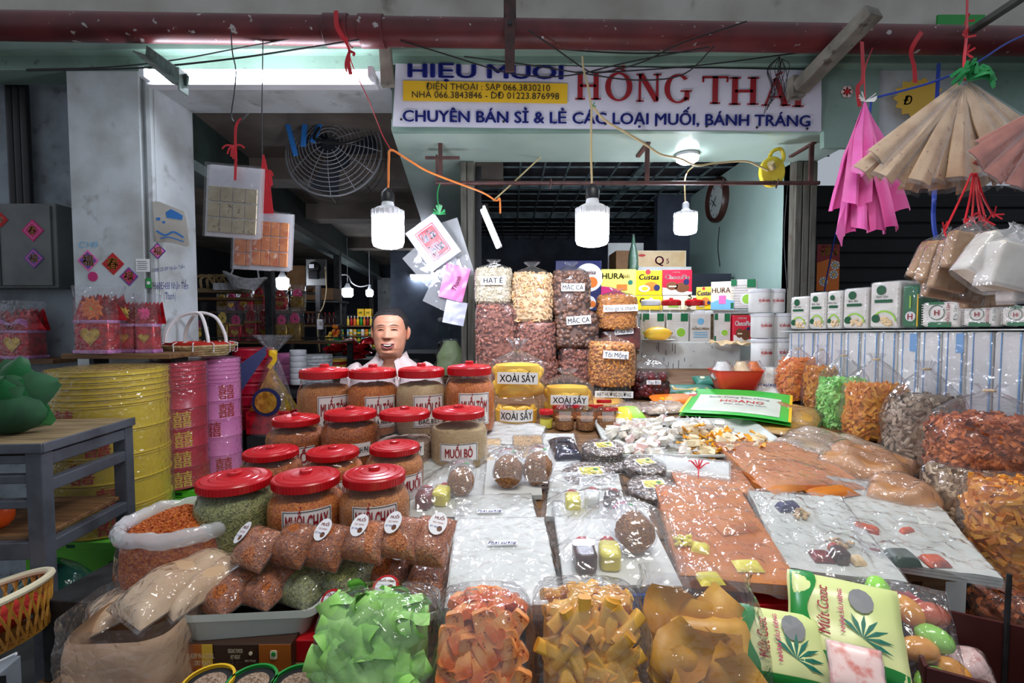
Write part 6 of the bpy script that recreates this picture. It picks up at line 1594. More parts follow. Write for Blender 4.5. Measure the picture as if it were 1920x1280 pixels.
word(t, '2Kg℮', -.02*w, h*.36, h*.16, 'ink_cream', .01); word(t, 'ORGANIC POWDER\nNET WEIGHT', -.02*w, h*.66, h*.17, 'ink_cream', 0, w*.14); word(t, 'KEEP IN A COOL\nDRY PLACE', -.33*w, h*.45, h*.2, 'ink_cream', 0, w*.22); word(t, 'RECYCLE', .12*w, h*.4, h*.08, 'ink_cream', 0, w*.1); deco(t, circ(h*.07, 12), 'ink_cream').location = (.12*w, 0, h*.66)
deco(t, rrect(h*.26, h*.34, .003), 'ink_cream', -.002).location = (.34*w, 0, h*.62); deco(t, circ(h*.08, 12), 'ink_green', -.003).location = (.34*w, 0, h*.66)
front_box(552, 640, 1200, .84, .12, 'carton_red', 'red_carton', 'plain red carton under the second tray')
t, w, h = front_box(1222, 1390, 1140, .84, .085, 'carton_red', 'red_carton', 'red carton with a picture of rolled pink wafers', ztop=.986)
for i, (x, z, r) in enumerate(((-.03*w, h*.62, .018), (.08*w, h*.68, .020), (.17*w, h*.6, .020), (.02*w, h*.48, .019), (.13*w, h*.46, .020))):
    deco(t, circ(r, 20), 'rice_peach', -.0012-.0003*i).location = (x, 0, z); deco(t, circ(r*.62, 18), 'ink_darkred', -.0024-.0003*i).location = (x, 0, z)
deco(t, [(-.06*w, h*.1), (.22*w, h*.1), (.26*w, h*.46), (-.10*w, h*.46)], 'ink_cream', -.0012)
t, w, h = front_box(1396, 1742, 1136, .845, .085, 'carton_red', 'red_carton', 'long red carton with yellow characters behind the coconut candy bags', ztop=.988)
word(t, '旺旺', -.25*w, h*.60, h*.28, 'ink_yellow', .01); word(t, '枝', 0, h*.60, h*.28, 'ink_yellow', .01); word(t, '芸', .18*w, h*.60, h*.28, 'ink_yellow', .01)
mat('crate_blue', (34, 92, 176), .35)
a, b = P(1075, 1114, .83), P(1255, 1146, .83)
t = thing('blue_crate', 'shallow blue plastic crate with slots under the white packet', 'crate', ((a.x+b.x)/2, .83, b.z))
w, h = b.x-a.x, a.z-b.z
M().box((0, .05, .004), (w, .11, .006)).build('bottom', 'crate_blue', t, False); M().box((0, 0, h*.90), (w*1.02, .006, h*.2)).box((0, 0, h*.14), (w, .006, h*.28)).box((-w/2, .05, h/2), (.005, .11, h)).box((w/2, .05, h/2), (.005, .11, h)).box((0, .10, h/2), (w, .005, h)).build('rim', 'crate_blue', t, False)
for i in range(22): M().box((-w*.48+w*.96*i/21, 0, h*.54), (.0026, .005, h*.55)).build('bar', 'crate_blue', t, False)
t = thing('white_carton', 'white carton standing in the gap beyond the long red carton', 'box', (P(1775, 1250, .95).x, .96, .60), (0, 0, .1))
M().box((0, .05, .2), (.10, .1, .40)).build('body', 'foam_white', t, False, .003)
for i, (px, mt, l) in enumerate(((398, 'ink_yellow', 'small bowl with a yellow rim under the brown carton'), (478, 'ink_green', 'small bowl with a green rim next to the yellow rimmed bowl'), (560, 'ink_green', 'small bowl with a green rim beside the green crisps bag'))):
    p = P(px, 1275, .74)
    t = thing('snack_bowl', l, 'bowl', (p.x, .73, .836), (0, 0, 0), 'small rimmed bowls'); r = .036; z = P(0, 1268, .74).z-.836
    M().lathe([(r*.6, 0), (r*.8, .01), (r*.98, z-.004)], 28).build('bowl', 'dark', t); M().lathe([(r*.97, z-.006), (r*1.05, z-.004), (r*1.05, z+.002), (r*.94, z+.002)], 30, caps=False).build('rim', mt, t)
    M().lathe([(r*.9, z-.006), (r*.5, z-.002), (.001, z)], 24, caps=False).build('filling', 'salt_pepper', t)

# ------------------------------------------------------------------ bags of crisps along the front
mat('crisp_green', (176, 228, 130), .5, (140, 204, 94), 18, isl=.5, bump=.25, bscale=90)
mat('crisp_orange', (238, 168, 100), .5, (214, 100, 36), 24, .38, .6, bump=.25, bscale=90, c3=(130, 40, 14), scale3=90, lo3=.64, hi3=.7)
mat('crisp_yellow', (236, 186, 78), .5, (214, 148, 44), 18, isl=.5, bump=.25, bscale=90)
def roll_mesh(L, r, arc, mt, sd, name):
    def fn(u, v): 
        a = -arc/2+arc*u; return (r*math.sin(a)*(1+.05*nz(v*3, sd)), L*(v-.5), r*math.cos(a)-r*.7+.003*nz(v*4+sd, u*3))
    m = M().grid(fn, 12, 7); m.grid(lambda u, v: tuple(c*k+o for c, k, o in zip(fn(1-u, v), (.84, 1, .84), (0, 0, -r*.02))), 12, 7); return m.mesh(name, mt)
def crisp_bag(px0, px1, ytop, d, mt, kind, cnt, label, film_m='film_crinkle', z0=.837, dp=.14, tilt=-.30, seed=1, topf=.95):
    w = (px1-px0)*K(d); zt_ = P(0, ytop, d).z; H_ = (zt_-z0)/math.cos(tilt)*1.02; x = P((px0+px1)/2, ytop, d).x
    t = thing('crisp_bag', label, 'bag', (x, d-.02, z0), (tilt, 0, 0), 'bags of crisps along the table front')
    rr = random.Random(seed)
    if kind == 'roll': ms = [roll_mesh(.082, .016+.003*i, 2.6, mt, i, 'crisp') for i in range(3)]+[roll_mesh(.075, .034, 1.2, mt, 9, 'crisp')]
    elif kind == 'chunk': ms = [M().poly(rrect(.026, .04, .005, 2), .012, T(0, 0, -.006)).warp(lambda x, y, z: (x+.003*nz(y*50, i), y, z+.004*nz(x*60, y*60, i))).mesh('crisp', mt) for i in range(3)]
    else: ms = [M().poly(rrect(.019, .016, .005, 3), .052+.006*i, T(0, 0, -.026)).warp(lambda x, y, z: (x, z, y)).mesh('crisp', mt) for i in range(3)]
    pr = [(0, .9), (.05, 1), (.5, 1), (.8, .98), (.92, .90), (1.0, .74)]
    core(w*.97, dp*.90, H_, pr, topf-.12, seed, .012, 3.2, .06).build('crisp_heap', mt, t, stuff=True)
    mg = dict(roll=.034, chunk=.016, stick=.033)[kind]
    for i in range(cnt):
        top = rr.random() < .34
        if top: lx, ly, lz = rr.uniform(-1, 1)*(w/2-mg-.004), rr.uniform(-.34, .34)*dp, H_*(topf-.04)+rr.uniform(-.012, .010)
        else:
            lz = H_*rr.uniform(.36, topf-.06); lx, ly = rr.uniform(-1, 1)*(w/2-mg), -dp*(.40+.07*rr.random())
        e = (rr.uniform(-.9, .5) if not top else rr.uniform(-.5, .5)-.3, rr.uniform(-.7, .7), rr.uniform(-1.5, 1.5)) if top else (rr.uniform(1.15, 1.9), rr.uniform(-1.4, 1.4), rr.uniform(-.3, .3))
        place(rr.choice(ms), 'crisp', t, 0, (lx, ly, lz), e)
    pf = [(0, .95), (.06, 1.03), (.5, 1.06), (.80, 1.06), (.92, .99), (1.0, .84), (1.035, .60), (1.045, .30)]
    sack(w, dp*1.08, H_, pf, 60, 34, 3.0, .07, seed, -.004, 1.045, 0, .03).build('plastic_bag', film_m, t)
    return t
crisp_bag(592, 815, 1150, .70, 'crisp_green', 'roll', 80, 'clear bag of pale green rolled crisps at the front of the stall', seed=3)
crisp_bag(818, 996, 1150, .70, 'crisp_orange', 'chunk', 110, 'clear bag of chili dusted orange crisps between the green and yellow bags', seed=5)
crisp_bag(1000, 1214, 1140, .70, 'crisp_yellow', 'stick', 95, 'clear bag of yellow square crisps at the front of the stall', seed=8)
mat('tofu_skin', (226, 170, 50), .4, (190, 124, 26), 12, isl=.4, bump=.4, bscale=40)
t = thing('bean_sheet_bag', 'clear bag of folded amber bean sheets beside the yellow crisps', 'bag', (P(1325, 1250, .70).x, .70, .837), (-.35, 0, -.1))
for i in range(16):
    M().grid(lambda u, v: ((u-.5)*.085, .008*math.sin(u*6+i)+.008*math.sin(v*5+i*2), (v-.5)*.085*(1-.3*abs(2*u-1))), 12, 10).build('bean_sheet', 'tofu_skin', t, loc=(.042*math.sin(i*2.4), -.052+.006*(i % 5)+(.03 if i > 10 else 0), .05+.010*i), rotm=(.25*math.sin(i), .9*math.sin(i*1.7), .2*math.sin(i*3)))
M().box((0, .012, .10), (.165, .08, .19)).build('folded_stack', 'tofu_skin', t, True, .02)
sack(.205, .165, .25, [(0, .95), (.1, 1), (.6, 1), (.85, .9), (1.0, .8), (1.05, .84)], 48, 24, 3, .06, 9, 0, 1.05).build('plastic_bag', 'film_crinkle', t)
# coconut candy bags
mat('pk_coco', (222, 226, 160), .3, (206, 222, 140), 5); mat('pk_leaf', (26, 130, 50), .3)
def coco(px, py, d, w, l, label, rz, rx, ry=0, lift=0):
    b = P(px, py, d)
    t = thing('candy_bag', label, 'bag', (b.x, b.y, b.z+lift), (rx, ry, rz), 'green coconut candy bags')
    pillow(w, l, .035, px, .03, p=3).build('pouch', 'pk_coco', t)
    def pz(x, y): return .0358*max(0, (1-abs(2*x/w)**3))**.5*max(0, (1-abs(2*y/l-1)**3))**.5+.0035
    def pr(pts, mt, nm='print', up=0):
        m = M()
        # subdivide outline area as a fan of small quads following the pouch
        xs = [p[0] for p in pts]; ys = [p[1] for p in pts]
        m.add([(x, y, pz(x, y)+.0012+up) for x, y in pts]+[(sum(xs)/len(xs), sum(ys)/len(ys), pz(sum(xs)/len(xs), sum(ys)/len(ys))+.0012+up)], [(i, (i+1) % len(pts), len(pts)) for i in range(len(pts))])
        return m.build(nm, mt, t, False)
    n = 14
    M().grid(lambda u, v: ((-.5+.20*u*(1+.25*math.sin(v*9)))*w*.96, v*l*.98+.002, pz((-.5+.20*u)*w*.96, v*l*.98)+.0012), 6, n).build('print_band', 'pk_leaf', t)
    M().grid(lambda u, v: ((u-.5)*w*.96, l*(.01+.14*v), pz((u-.5)*w*.96, l*(.01+.14*v))+.0016), n, 4).build('print_band', 'pk_leaf', t)
    for i in range(7):
        a = i*.45-.35; x0, y0 = w*.12, l*.34
        pr([(x0, y0), (x0+math.cos(a)*.022-math.sin(a)*.003, y0+math.sin(a)*.022+math.cos(a)*.003), (x0+math.cos(a)*.040, y0+math.sin(a)*.036), (x0+math.cos(a)*.022+math.sin(a)*.003, y0+math.sin(a)*.022-math.cos(a)*.003)], 'ink_teal', 'palm_leaf', .0006)
    pr([(w*.14+.012*math.cos(k*PI/6)*1.4, l*.72+.02*math.sin(k*PI/6)) for k in range(12)], 'ink_grey', 'coconut_print')
    tx = text('Mứt Cooc', .016, bold=.02, shear=.2, maxw=l*.5)
    tx.warp(lambda x, y, z: (-w*.20-y*1.0, l*.55+x, 0)).warp(lambda x, y, z: (x, y, pz(x, y)+.0022)); tx.build('lettering', 'ink_darkred', t, False)
    tx = text('NHÂN SẦU RIÊNG', .006, bold=.02); tx.warp(lambda x, y, z: (-w*.04-y, l*.58+x, 0)).warp(lambda x, y, z: (x, y, pz(x, y)+.0022)); tx.build('lettering', 'ink_magenta', t, False)
    return t
coco(1470, 1300, .70, .135, .115, 'green and cream coconut candy bag partly under its neighbour', -.30, .75)
coco(1590, 1290, .70, .155, .150, 'green and cream coconut candy bag lying on top with a palm print', -.48, .70, 0, .012)
t = flat_bag('pink_sachet', 'small pink floral sachet at the bottom edge by the coconut bags', 'sachet', 1610, 1300, .64, .07, .06, .012, .8, 0, -.4, 'wrap_pinkish', 'film', 4, None)
# jelly fruit bag
mat('jelly_green', (150, 214, 90), .2, spec=.6); mat('jelly_amber', (226, 160, 70), .2, (206, 120, 50), 20); mat('jelly_red', (190, 96, 70), .25)
b = P(1715, 1290, .74)
t = thing('jelly_bag', 'clear bag of green and amber jelly cups at the outer corner', 'bag', (b.x, b.y, .93), (.75, 0, -.45))
for i, (x, y, z, mt) in enumerate(((-.035, .12, .018, 'jelly_green'), (.002, .095, .024, 'jelly_amber'), (.030, .060, .024, 'jelly_green'), (.005, .035, .032, 'jelly_amber'), (.015, -.005, .024, 'jelly_green'), (-.028, .075, .014, 'jelly_red'), (-.03, .03, .02, 'jelly_amber'), (.045, .02, .014, 'jelly_amber'), (.035, .10, .014, 'jelly_red'))):
    M().sph((0, 0, 0), (.020, .027, .018), 16, 9, rot(z=i*.6)).build('jelly_cup', mt, t, loc=(x, y, z))
pillow(.135, .185, .055, 7, .05).build('plastic_bag', 'film_crinkle', t, loc=(0, -.035, -.006))
t = flat_bag('clear_bag', 'crinkled clear bag of purple sweets at the bottom edge', 'bag', 1812, 1300, .76, .09, .07, .04, .6, 0, -.3, 'wrap_pinkish', 'film_crinkle', 6, None)
t = thing('corner_block', 'low dark block under the jelly bag', 'block', (P(1740, 1290, .74).x, .70, .8355)); M().box((0, 0, .044), (.2, .14, .086)).build('block', 'box_maroon', t, False)

# ------------------------------------------------------------------ right: standing clear bags of crisps
stick = M().box((0, 0, 0), (2.6, .8, .45)); curl = M().grid(lambda u, v: (2.2*(v-.5), .7*math.sin(2.2*(u-.5)), .7*math.cos(2.2*(u-.5))-.4), 4, 3); flake = M().grid(lambda u, v: (2.2*(u-.5), 1.6*(v-.5), .35*math.sin(u*5)+.3*math.cos(v*4)), 4, 4)
BASE.update(stick=stick, curl=curl, flake=flake)
mat('crisp_amber', (230, 160, 50), .45, (206, 120, 30), 24, isl=.5); mat('crisp_tangerine', (238, 150, 60), .45, (222, 112, 36), 24, isl=.5); mat('crisp_lime', (160, 224, 120), .45, (130, 206, 96), 24, isl=.5)
mat('seaweed_brown', (176, 156, 132), .5, (126, 104, 84), 30, .35, .6, isl=.4, c3=(70, 54, 44), scale3=120, lo3=.62, hi3=.68); mat('crisp_rust', (212, 118, 50), .5, (156, 72, 24), 30, .35, .65, isl=.4, c3=(96, 40, 16), scale3=90, lo3=.62, hi3=.7)
mat('crisp_sand', (196, 172, 140), .5, (150, 122, 92), 30, .35, .65, isl=.4, c3=(90, 66, 46), scale3=110, lo3=.64, hi3=.7)
def standing(px0, px1, ytop, ybot, d, mt, base, sc, cnt, label, rz=0, fill=.62, dpf=.7, z=None, film_m='film', tied=True):
    w = (px1-px0)*K(d); h = (ybot-ytop)*K(d); b = P((px0+px1)/2, ybot, d)
    if z is not None: b.z = z
    t = thing('crisp_bag', label, 'bag', b, (0, 0, rz), 'standing bags of crisps by the noodle wall'); dp = w*dpf; sd = px0*.31
    if tied: pr = [(0, .82), (.04, .97), (.2, 1), (.5, .98), (.66, .86), (.80, .52), (.90, .16), (.925, .08), (.95, .13), (1.0, .22)]
    else: pr = [(0, .85), (.05, .98), (.2, 1), (.8, 1), (.93, .93), (1, .72)]; fill = .93
    core(w, dp, h, pr, fill, sd, .010, 3, .05).build('filling', mt, t)
    lumps(w, dp, h, pr, fill, BASE[base], cnt, sc, 3, int(sd*7), sc*.5, flat=PI/2, jit=.4).build('crisps', mt, t, False, stuff=True)
    sack(w*1.04, dp*1.06, h, pr, 48, 34, 2.8, .045, sd, -.003, 1.0, 0, .3 if tied else 0).build('plastic_bag', film_m, t)
    if tied: M().tube([(w*.045*math.cos(a), dp*.05*math.sin(a), h*.925) for a in [i*PI/5 for i in range(10)]], .0035, 6, True).build('rubber_band', 'twist', t)
    else: M().grid(lambda u, v: ((u-.5)*w*.74, (v-.5)*dp*.74, h*1.0+.006*nz(u*9, v*9)), 8, 8).build('bag_end', film_m, t)
    return t
standing(1456, 1530, 645, 748, 1.95, 'crisp_tangerine', 'stick', .0095, 330, 'tied bag of orange stick crisps, furthest back of the standing row', fill=.70)
standing(1508, 1566, 645, 768, 1.84, 'crisp_amber', 'stick', .009, 280, 'tied bag of amber stick crisps between the orange and green bags', fill=.62)
standing(1534, 1622, 654, 802, 1.70, 'crisp_lime', 'flake', .010, 420, 'tied bag of bright green crisps in the standing row', .1, fill=.60)
standing(1586, 1692, 660, 820, 1.56, 'crisp_amber', 'stick', .0105, 420, 'tied bag of amber crisps beside the bright green one', fill=.60)
standing(1664, 1796, 672, 890, 1.38, 'seaweed_brown', 'curl', .010, 620, 'tall tied bag of greyish brown crisps next to the amber bag', fill=.66)
standing(1752, 1945, 716, 892, 1.17, 'crisp_rust', 'flake', .0095, 760, 'large tied bag of rust orange crisps at the picture edge', fill=.60)
standing(1738, 1885, 862, 1070, 1.13, 'crisp_sand', 'curl', .010, 640, 'bag of sandy brown crisps under the rust orange bag', tied=False)
standing(1818, 1985, 890, 1098, .99, 'crisp_amber', 'stick', .012, 420, 'bag of amber crisps cut by the picture edge', tied=False, film_m='film_crinkle')
standing(1828, 1985, 1090, 1215, .96, 'crisp_rust', 'flake', .012, 380, 'bag of orange crisps at the bottom of the edge stack', tied=False, film_m='film_crinkle')
t = thing('side_stand', 'dark stand carrying the edge bags of crisps', 'stand', (1.17, 1.1, 0))
zz = P(0, 1070, 1.13).z
M().box((-.06, .04, zz/2), (.30, .16, zz-.004)).build('block', 'dark', t, False, .003); zz2 = P(0, 1215, .96).z
M().box((-.06, -.14, zz2/2), (.26, .17, zz2-.004)).build('block', 'dark', t, False, .003)
zz3 = P(0, 890, 1.38).z
t = thing('rear_stand', 'stand behind the edge stack under the tall bags of crisps', 'stand', (1.27, 1.40, 0))
M().box((0, 0, (zz3)/2), (.24, .24, zz3-.005)).build('block', 'dark', t, False, .003)
t = thing('maroon_box', 'open dark maroon carton below the edge bags', 'box', (P(1880, 1250, .72).x, .74, .86), (0, 0, -.5))
for c, s in (((-.10, 0, .06), (.006, .2, .12)), ((.10, 0, .06), (.006, .2, .12)), ((0, -.10, .06), (.2, .006, .12)), ((0, .1, .06), (.2, .006, .12))): M().box(c, s).build('side', 'box_maroon', t, False)
M().box((0, 0, .003), (.2, .2, .006)).build('base', 'box_maroon', t, False)
a = P(1886, 1210, .80); t = thing('steel_rod', 'thin dark rod standing in front of the edge bags', 'rod', (a.x, a.y, .86)); M().cyl((0, 0, 0), (0, 0, P(1886, 1075, .8).z-.86), .004, 8).build('rod', 'steel_dark', t)
# flat brown bags on the table
mat('bean_curd', (206, 160, 76), .45, (176, 124, 46), 16, bump=.4, bscale=50); mat('seaweed_flat', (186, 164, 138), .4, (146, 120, 96), 12, bump=.7, bscale=30); mat('toffee_flat', (200, 148, 100), .4, (160, 108, 64), 12, bump=.7, bscale=30); mat('pale_green', (200, 222, 160), .5, (176, 206, 130), 14)
FB = 'flat bags on the table'
flat_bag('noodle_bag', 'flat bag of pale green noodles behind the green printed pouch', 'bag', 1405, 784, PT(1405, 784).y, .14, .16, .03, SLOPE+.05, 0, -.5, 'pale_green', 'film_crinkle', 1, FB)
flat_bag('bean_curd_bag', 'flat bag of golden bean sticks beside the green printed pouch', 'bag', 1468, 800, PT(1468, 800).y, .20, .16, .04, SLOPE+.1, .1, -.75, 'bean_curd', 'film_crinkle', 2, FB)
flat_bag('bean_curd_bag', 'second flat bag of golden bean sticks lower in the pile', 'bag', 1440, 815, PT(1440, 815).y, .19, .14, .02, SLOPE, 0, -.8, 'bean_curd', 'film_crinkle', 3, FB)
flat_bag('seaweed_bag', 'large flat grey brown bag lying beside the candy tray', 'bag', 1520, 868, PT(1520, 868).y, .28, .22, .036, SLOPE+.03, .1, -1.0, 'seaweed_flat', 'film_crinkle', 4, FB, cr=.06, p=4)
flat_bag('seaweed_bag', 'flat toffee brown bag overlapping the grey brown one', 'bag', 1600, 905, PT(1600, 905).y, .22, .18, .042, SLOPE+.06, .1, -.9, 'toffee_flat', 'film_crinkle', 5, FB, cr=.06, p=4, lift=.006)
flat_bag('seaweed_bag', 'small toffee brown bag below the tall greyish crisps bag', 'bag', 1690, 975, PT(1690, 975).y, .16, .15, .055, SLOPE+.1, .1, -.7, 'toffee_flat', 'film_crinkle', 6, FB, cr=.06, p=4)
t = flat_bag('rice_paper_bag', 'white rice paper bag with a blue note leaning by the orange crisps', 'bag', 1430, 752, 1.95, .15, .19, .02, .75, 0, -.35, 'rice_white', 'film_crinkle', 7, FB)
M().join(text('Phơi sương', .016, shear=.3), T(.01, .07, .024)).build('lettering', 'ink_blue', t, False)
# the green printed pouch
a, L, rz = frame((1372, 800), (1345, 738))
mat('pouch_print', (214, 222, 206), .35, (196, 204, 190), 8); mat('pouch_green', (60, 190, 70), .28, spec=.6)
t = thing('rice_cracker_pouch', 'large green bordered pouch with red and black printing behind the candies', 'pouch', (a.x, a.y, a.z+.012), (SLOPE+.05, .03, rz-.25))
w, l = .36, .30
def ph(x, y): return .018+.010*math.sin(x*9+1)+.006*math.cos(y*14)
M().grid(lambda u, v: ((u-.5)*w, v*l, ph((u-.5)*w, v*l)), 16, 12).grid(lambda u, v: ((.5-u)*w, v*l, ph((.5-u)*w, v*l)-.012), 16, 12).build('pouch', 'pouch_green', t)
M().grid(lambda u, v: ((u-.5)*w*.80, l*(.09+.70*v), ph((u-.5)*w*.8, l*(.09+.7*v))+.0012), 14, 10).build('print_field', 'pouch_print', t)
for x0, x1, y0, y1, mt in ((-.5, -.475, 0, 1, 'ink_yellow'), (.475, .5, 0, 1, 'ink_yellow')): M().grid(lambda u, v: ((x0+(x1-x0)*u)*w, l*(y0+(y1-y0)*v), ph((x0+(x1-x0)*u)*w, l*v)+.0014), 2, 12).build('print_edge', mt, t)
for s, x, y, h_, mt in (('HOÀNG', .04, .55, .030, 'ink_red'), ('Bánh Tráng Siêu Mỏng', 0, .70, .017, 'ink_grey'), ('Đặc Sản Tây Ninh', .08, .42, .014, 'ink_grey')):
    m = text(s, h_, bold=.01); m.warp(lambda xx, yy, z: (xx+x*w, yy+y*l, ph(xx+x*w, yy+y*l)+.0026)); m.build('lettering', mt, t, False)
# colourful flat packs behind
for i, (px, py, w, l, rz, mt, m2, lb) in enumerate(((1300, 742, .22, .10, .0, 'ink_teal', 'ink_gold', 'dark green printed pack lying before the white block ledge'), (1275, 762, .20, .09, .1, 'ink_orange', 'ink_yellow', 'orange printed pack lying beside the date bag'), (1340, 760, .26, .10, -.15, 'pk_green', 'ink_red', 'green and red printed pack under the red basin'), (1345, 728, .18, .09, -.1, 'ink_teal', 'ink_lime', 'dark green pack with an orange picture behind the red basin'))):
    p = PT(px, py)
    t = thing('printed_pack', lb, 'packet', (p.x, p.y, p.z+.004*i), (SLOPE+.12, 0, rz), 'printed packs by the ledge'); pillow(w, l, .016, i, .03, p=4).build('pouch', mt, t)
    M().poly(rrect(w*.7, l*.25, .004), .001, T(0, l*.38, .0165)).build('print', m2, t, False); M().poly(circ(l*.14, 14), .001, T(-w*.28, l*.62, .0165)).build('print', 'ink_cream', t, False); M().poly(rrect(w*.8, l*.10, .003), .001, T(0, l*.18, .0145)).build('print', 'ink_sky', t, False)
    M().join(text('BÁNH TRÁNG', l*.14, bold=.02, maxw=w*.6), T(0, l*.38, .0178)).build('lettering', 'ink_white' if i != 1 else 'ink_red', t, False)
for px, py, rz, mt, lb in ((1262, 778, .2, 'seaweed_flat', 'clear film pack of brown strips between the date bag and the candies'), (1130, 766, -.1, 'bean_curd', 'clear film pack of yellowish strips behind the red capped jars')): flat_bag('strip_pack', lb, 'packet', px, py, PT(px, py).y, .20, .12, .02, SLOPE+.04, 0, rz, mt, 'film_crinkle', px, None, cr=.05)
t = thing('clear_sheet', 'clear film pack of grey seeds in front of the sunflower bag', 'packet', tuple(PT(1195, 775)), (SLOPE+.05, 0, -.2)); pillow(.22, .10, .02, 3, .05).build('plastic_bag', 'film_crinkle', t); pillow(.2, .09, .016, 3, .04).build('contents', 'salt_pepper', t)
# red basin
mat('basin_red', (226, 62, 44), .35)
p = P(1378, 728, 2.0)
t = thing('red_basin', 'red plastic basin of small clear bags', 'basin', p, (0, 0, -.05))
w = 88*K(2.0); h = 36*K(2.0); pp = [rrect(w*k, w*.62*k, .02) for k in (.72, .76, 1.0, 1.05)]; k = len(pp[0])
M().add([(x, y, z) for q, z in zip(pp, (0, .004, h, h)) for x, y in q], [tuple(range(k-1, -1, -1))]+[(j*k+i, j*k+(i+1) % k, (j+1)*k+(i+1) % k, (j+1)*k+i) for j in range(3) for i in range(k)]).build('basin', 'basin_red', t)
for i, (x, mt, l) in enumerate(((-.055, 'rice_white', 'crumpled clear bag at one end of the red basin'), (.025, 'rice_beige', 'clear bag of beige crumbs in the red basin'), (.075, 'ink_orange', 'orange packet end in the red basin'))):
    t = thing('small_bag', l, 'bag', p+Vector((x, 0, h*.35)), (0, 0, i), 'bags in the red basin'); sack(.085-.02*(i == 2), .08, .085, [(0, .6), (.2, 1), (.6, .95), (1, .5)], 24, 12, 2.4, .12, i, .004, 1).build('contents', mt, t); sack(.09-.02*(i == 2), .085, .09, [(0, .6), (.2, 1), (.6, 1), (1, .6)], 30, 16, 2.4, .14, i, 0, 1).build('plastic_bag', 'film_crinkle', t)

# ------------------------------------------------------------------ ledge of white noodle bundles on the right
LZ = lambda d: 1.449+(2.15-d)*.030
def LP(px): 
    u = (px-960)/F; d = 1.703/(u+.2176); return Vector((u*d, d, LZ(d)))
LR = -1.356
def LF(s): return Vector((1.235+.213*s, 2.15-.977*s, 0))
mat('bundle_white', (244, 242, 236), .5, (230, 228, 222), 12); mat('stripe_blue', (120, 176, 228), .4)
n = 13
for i in range(n):
    s = .003+i*.070; p = LF(s+.035); z = LZ(p.y)
    t = thing('noodle_bundle', 'white noodle bundle with blue stripe on the ledge, %s' % ('next to the white tubs' if i == 0 else ORD[i]+' counted from the white tubs'), 'noodles', (p.x, p.y, z-.30), (0, 0, LR), 'row of white noodle bundles')
    M().box((0, .06, .148), (.066, .12, .296)).build('bundle', 'bundle_white', t, True, .008)
    if i in (7, 9): M().box((.02, -.0016, .262), (.02, .003, .06)).build('stripe', 'stripe_blue', t, False)
    M().box((.031 if i % 3 else .026, -.0012, .148), (.003, .003, .292)).build('stripe', 'stripe_blue', t, False)
    M().box((-.014, -.0012, .148), (.002, .003, .292)).build('stripe', 'stripe_blue', t, False)
t = thing('film_cover', 'clear plastic sheet drawn over the row of noodle bundles', 'sheet', LF(0)+Vector((0, 0, 1.14)), (0, 0, LR))
M().grid(lambda u, v: (u*.95, -.012-.010*abs(nz(u*14, v*5))-.02*(1-v)*abs(nz(u*8, 3)), .02+.29*v+.02*u), 60, 16).build('sheet', 'film_crinkle', t)
t = thing('side_rack', 'dark rack carrying the noodle bundles', 'rack', LF(.45)+Vector((.0, 0, 0)), (0, 0, LR))
M().box((0, .08, .573), (.96, .16, 1.14)).build('body', 'dark', t, False)
t = thing('top_board', 'thin board between the noodle bundles and the packs above', 'board', LF(.45)+Vector((0, 0, LZ(LF(.45).y))), (0, 0, LR))
M().box((0, .07, .002), (.96, .16, .004)).warp(lambda x, y, z: (x, y, z+.028*x)).build('board', 'foam_white', t, False)
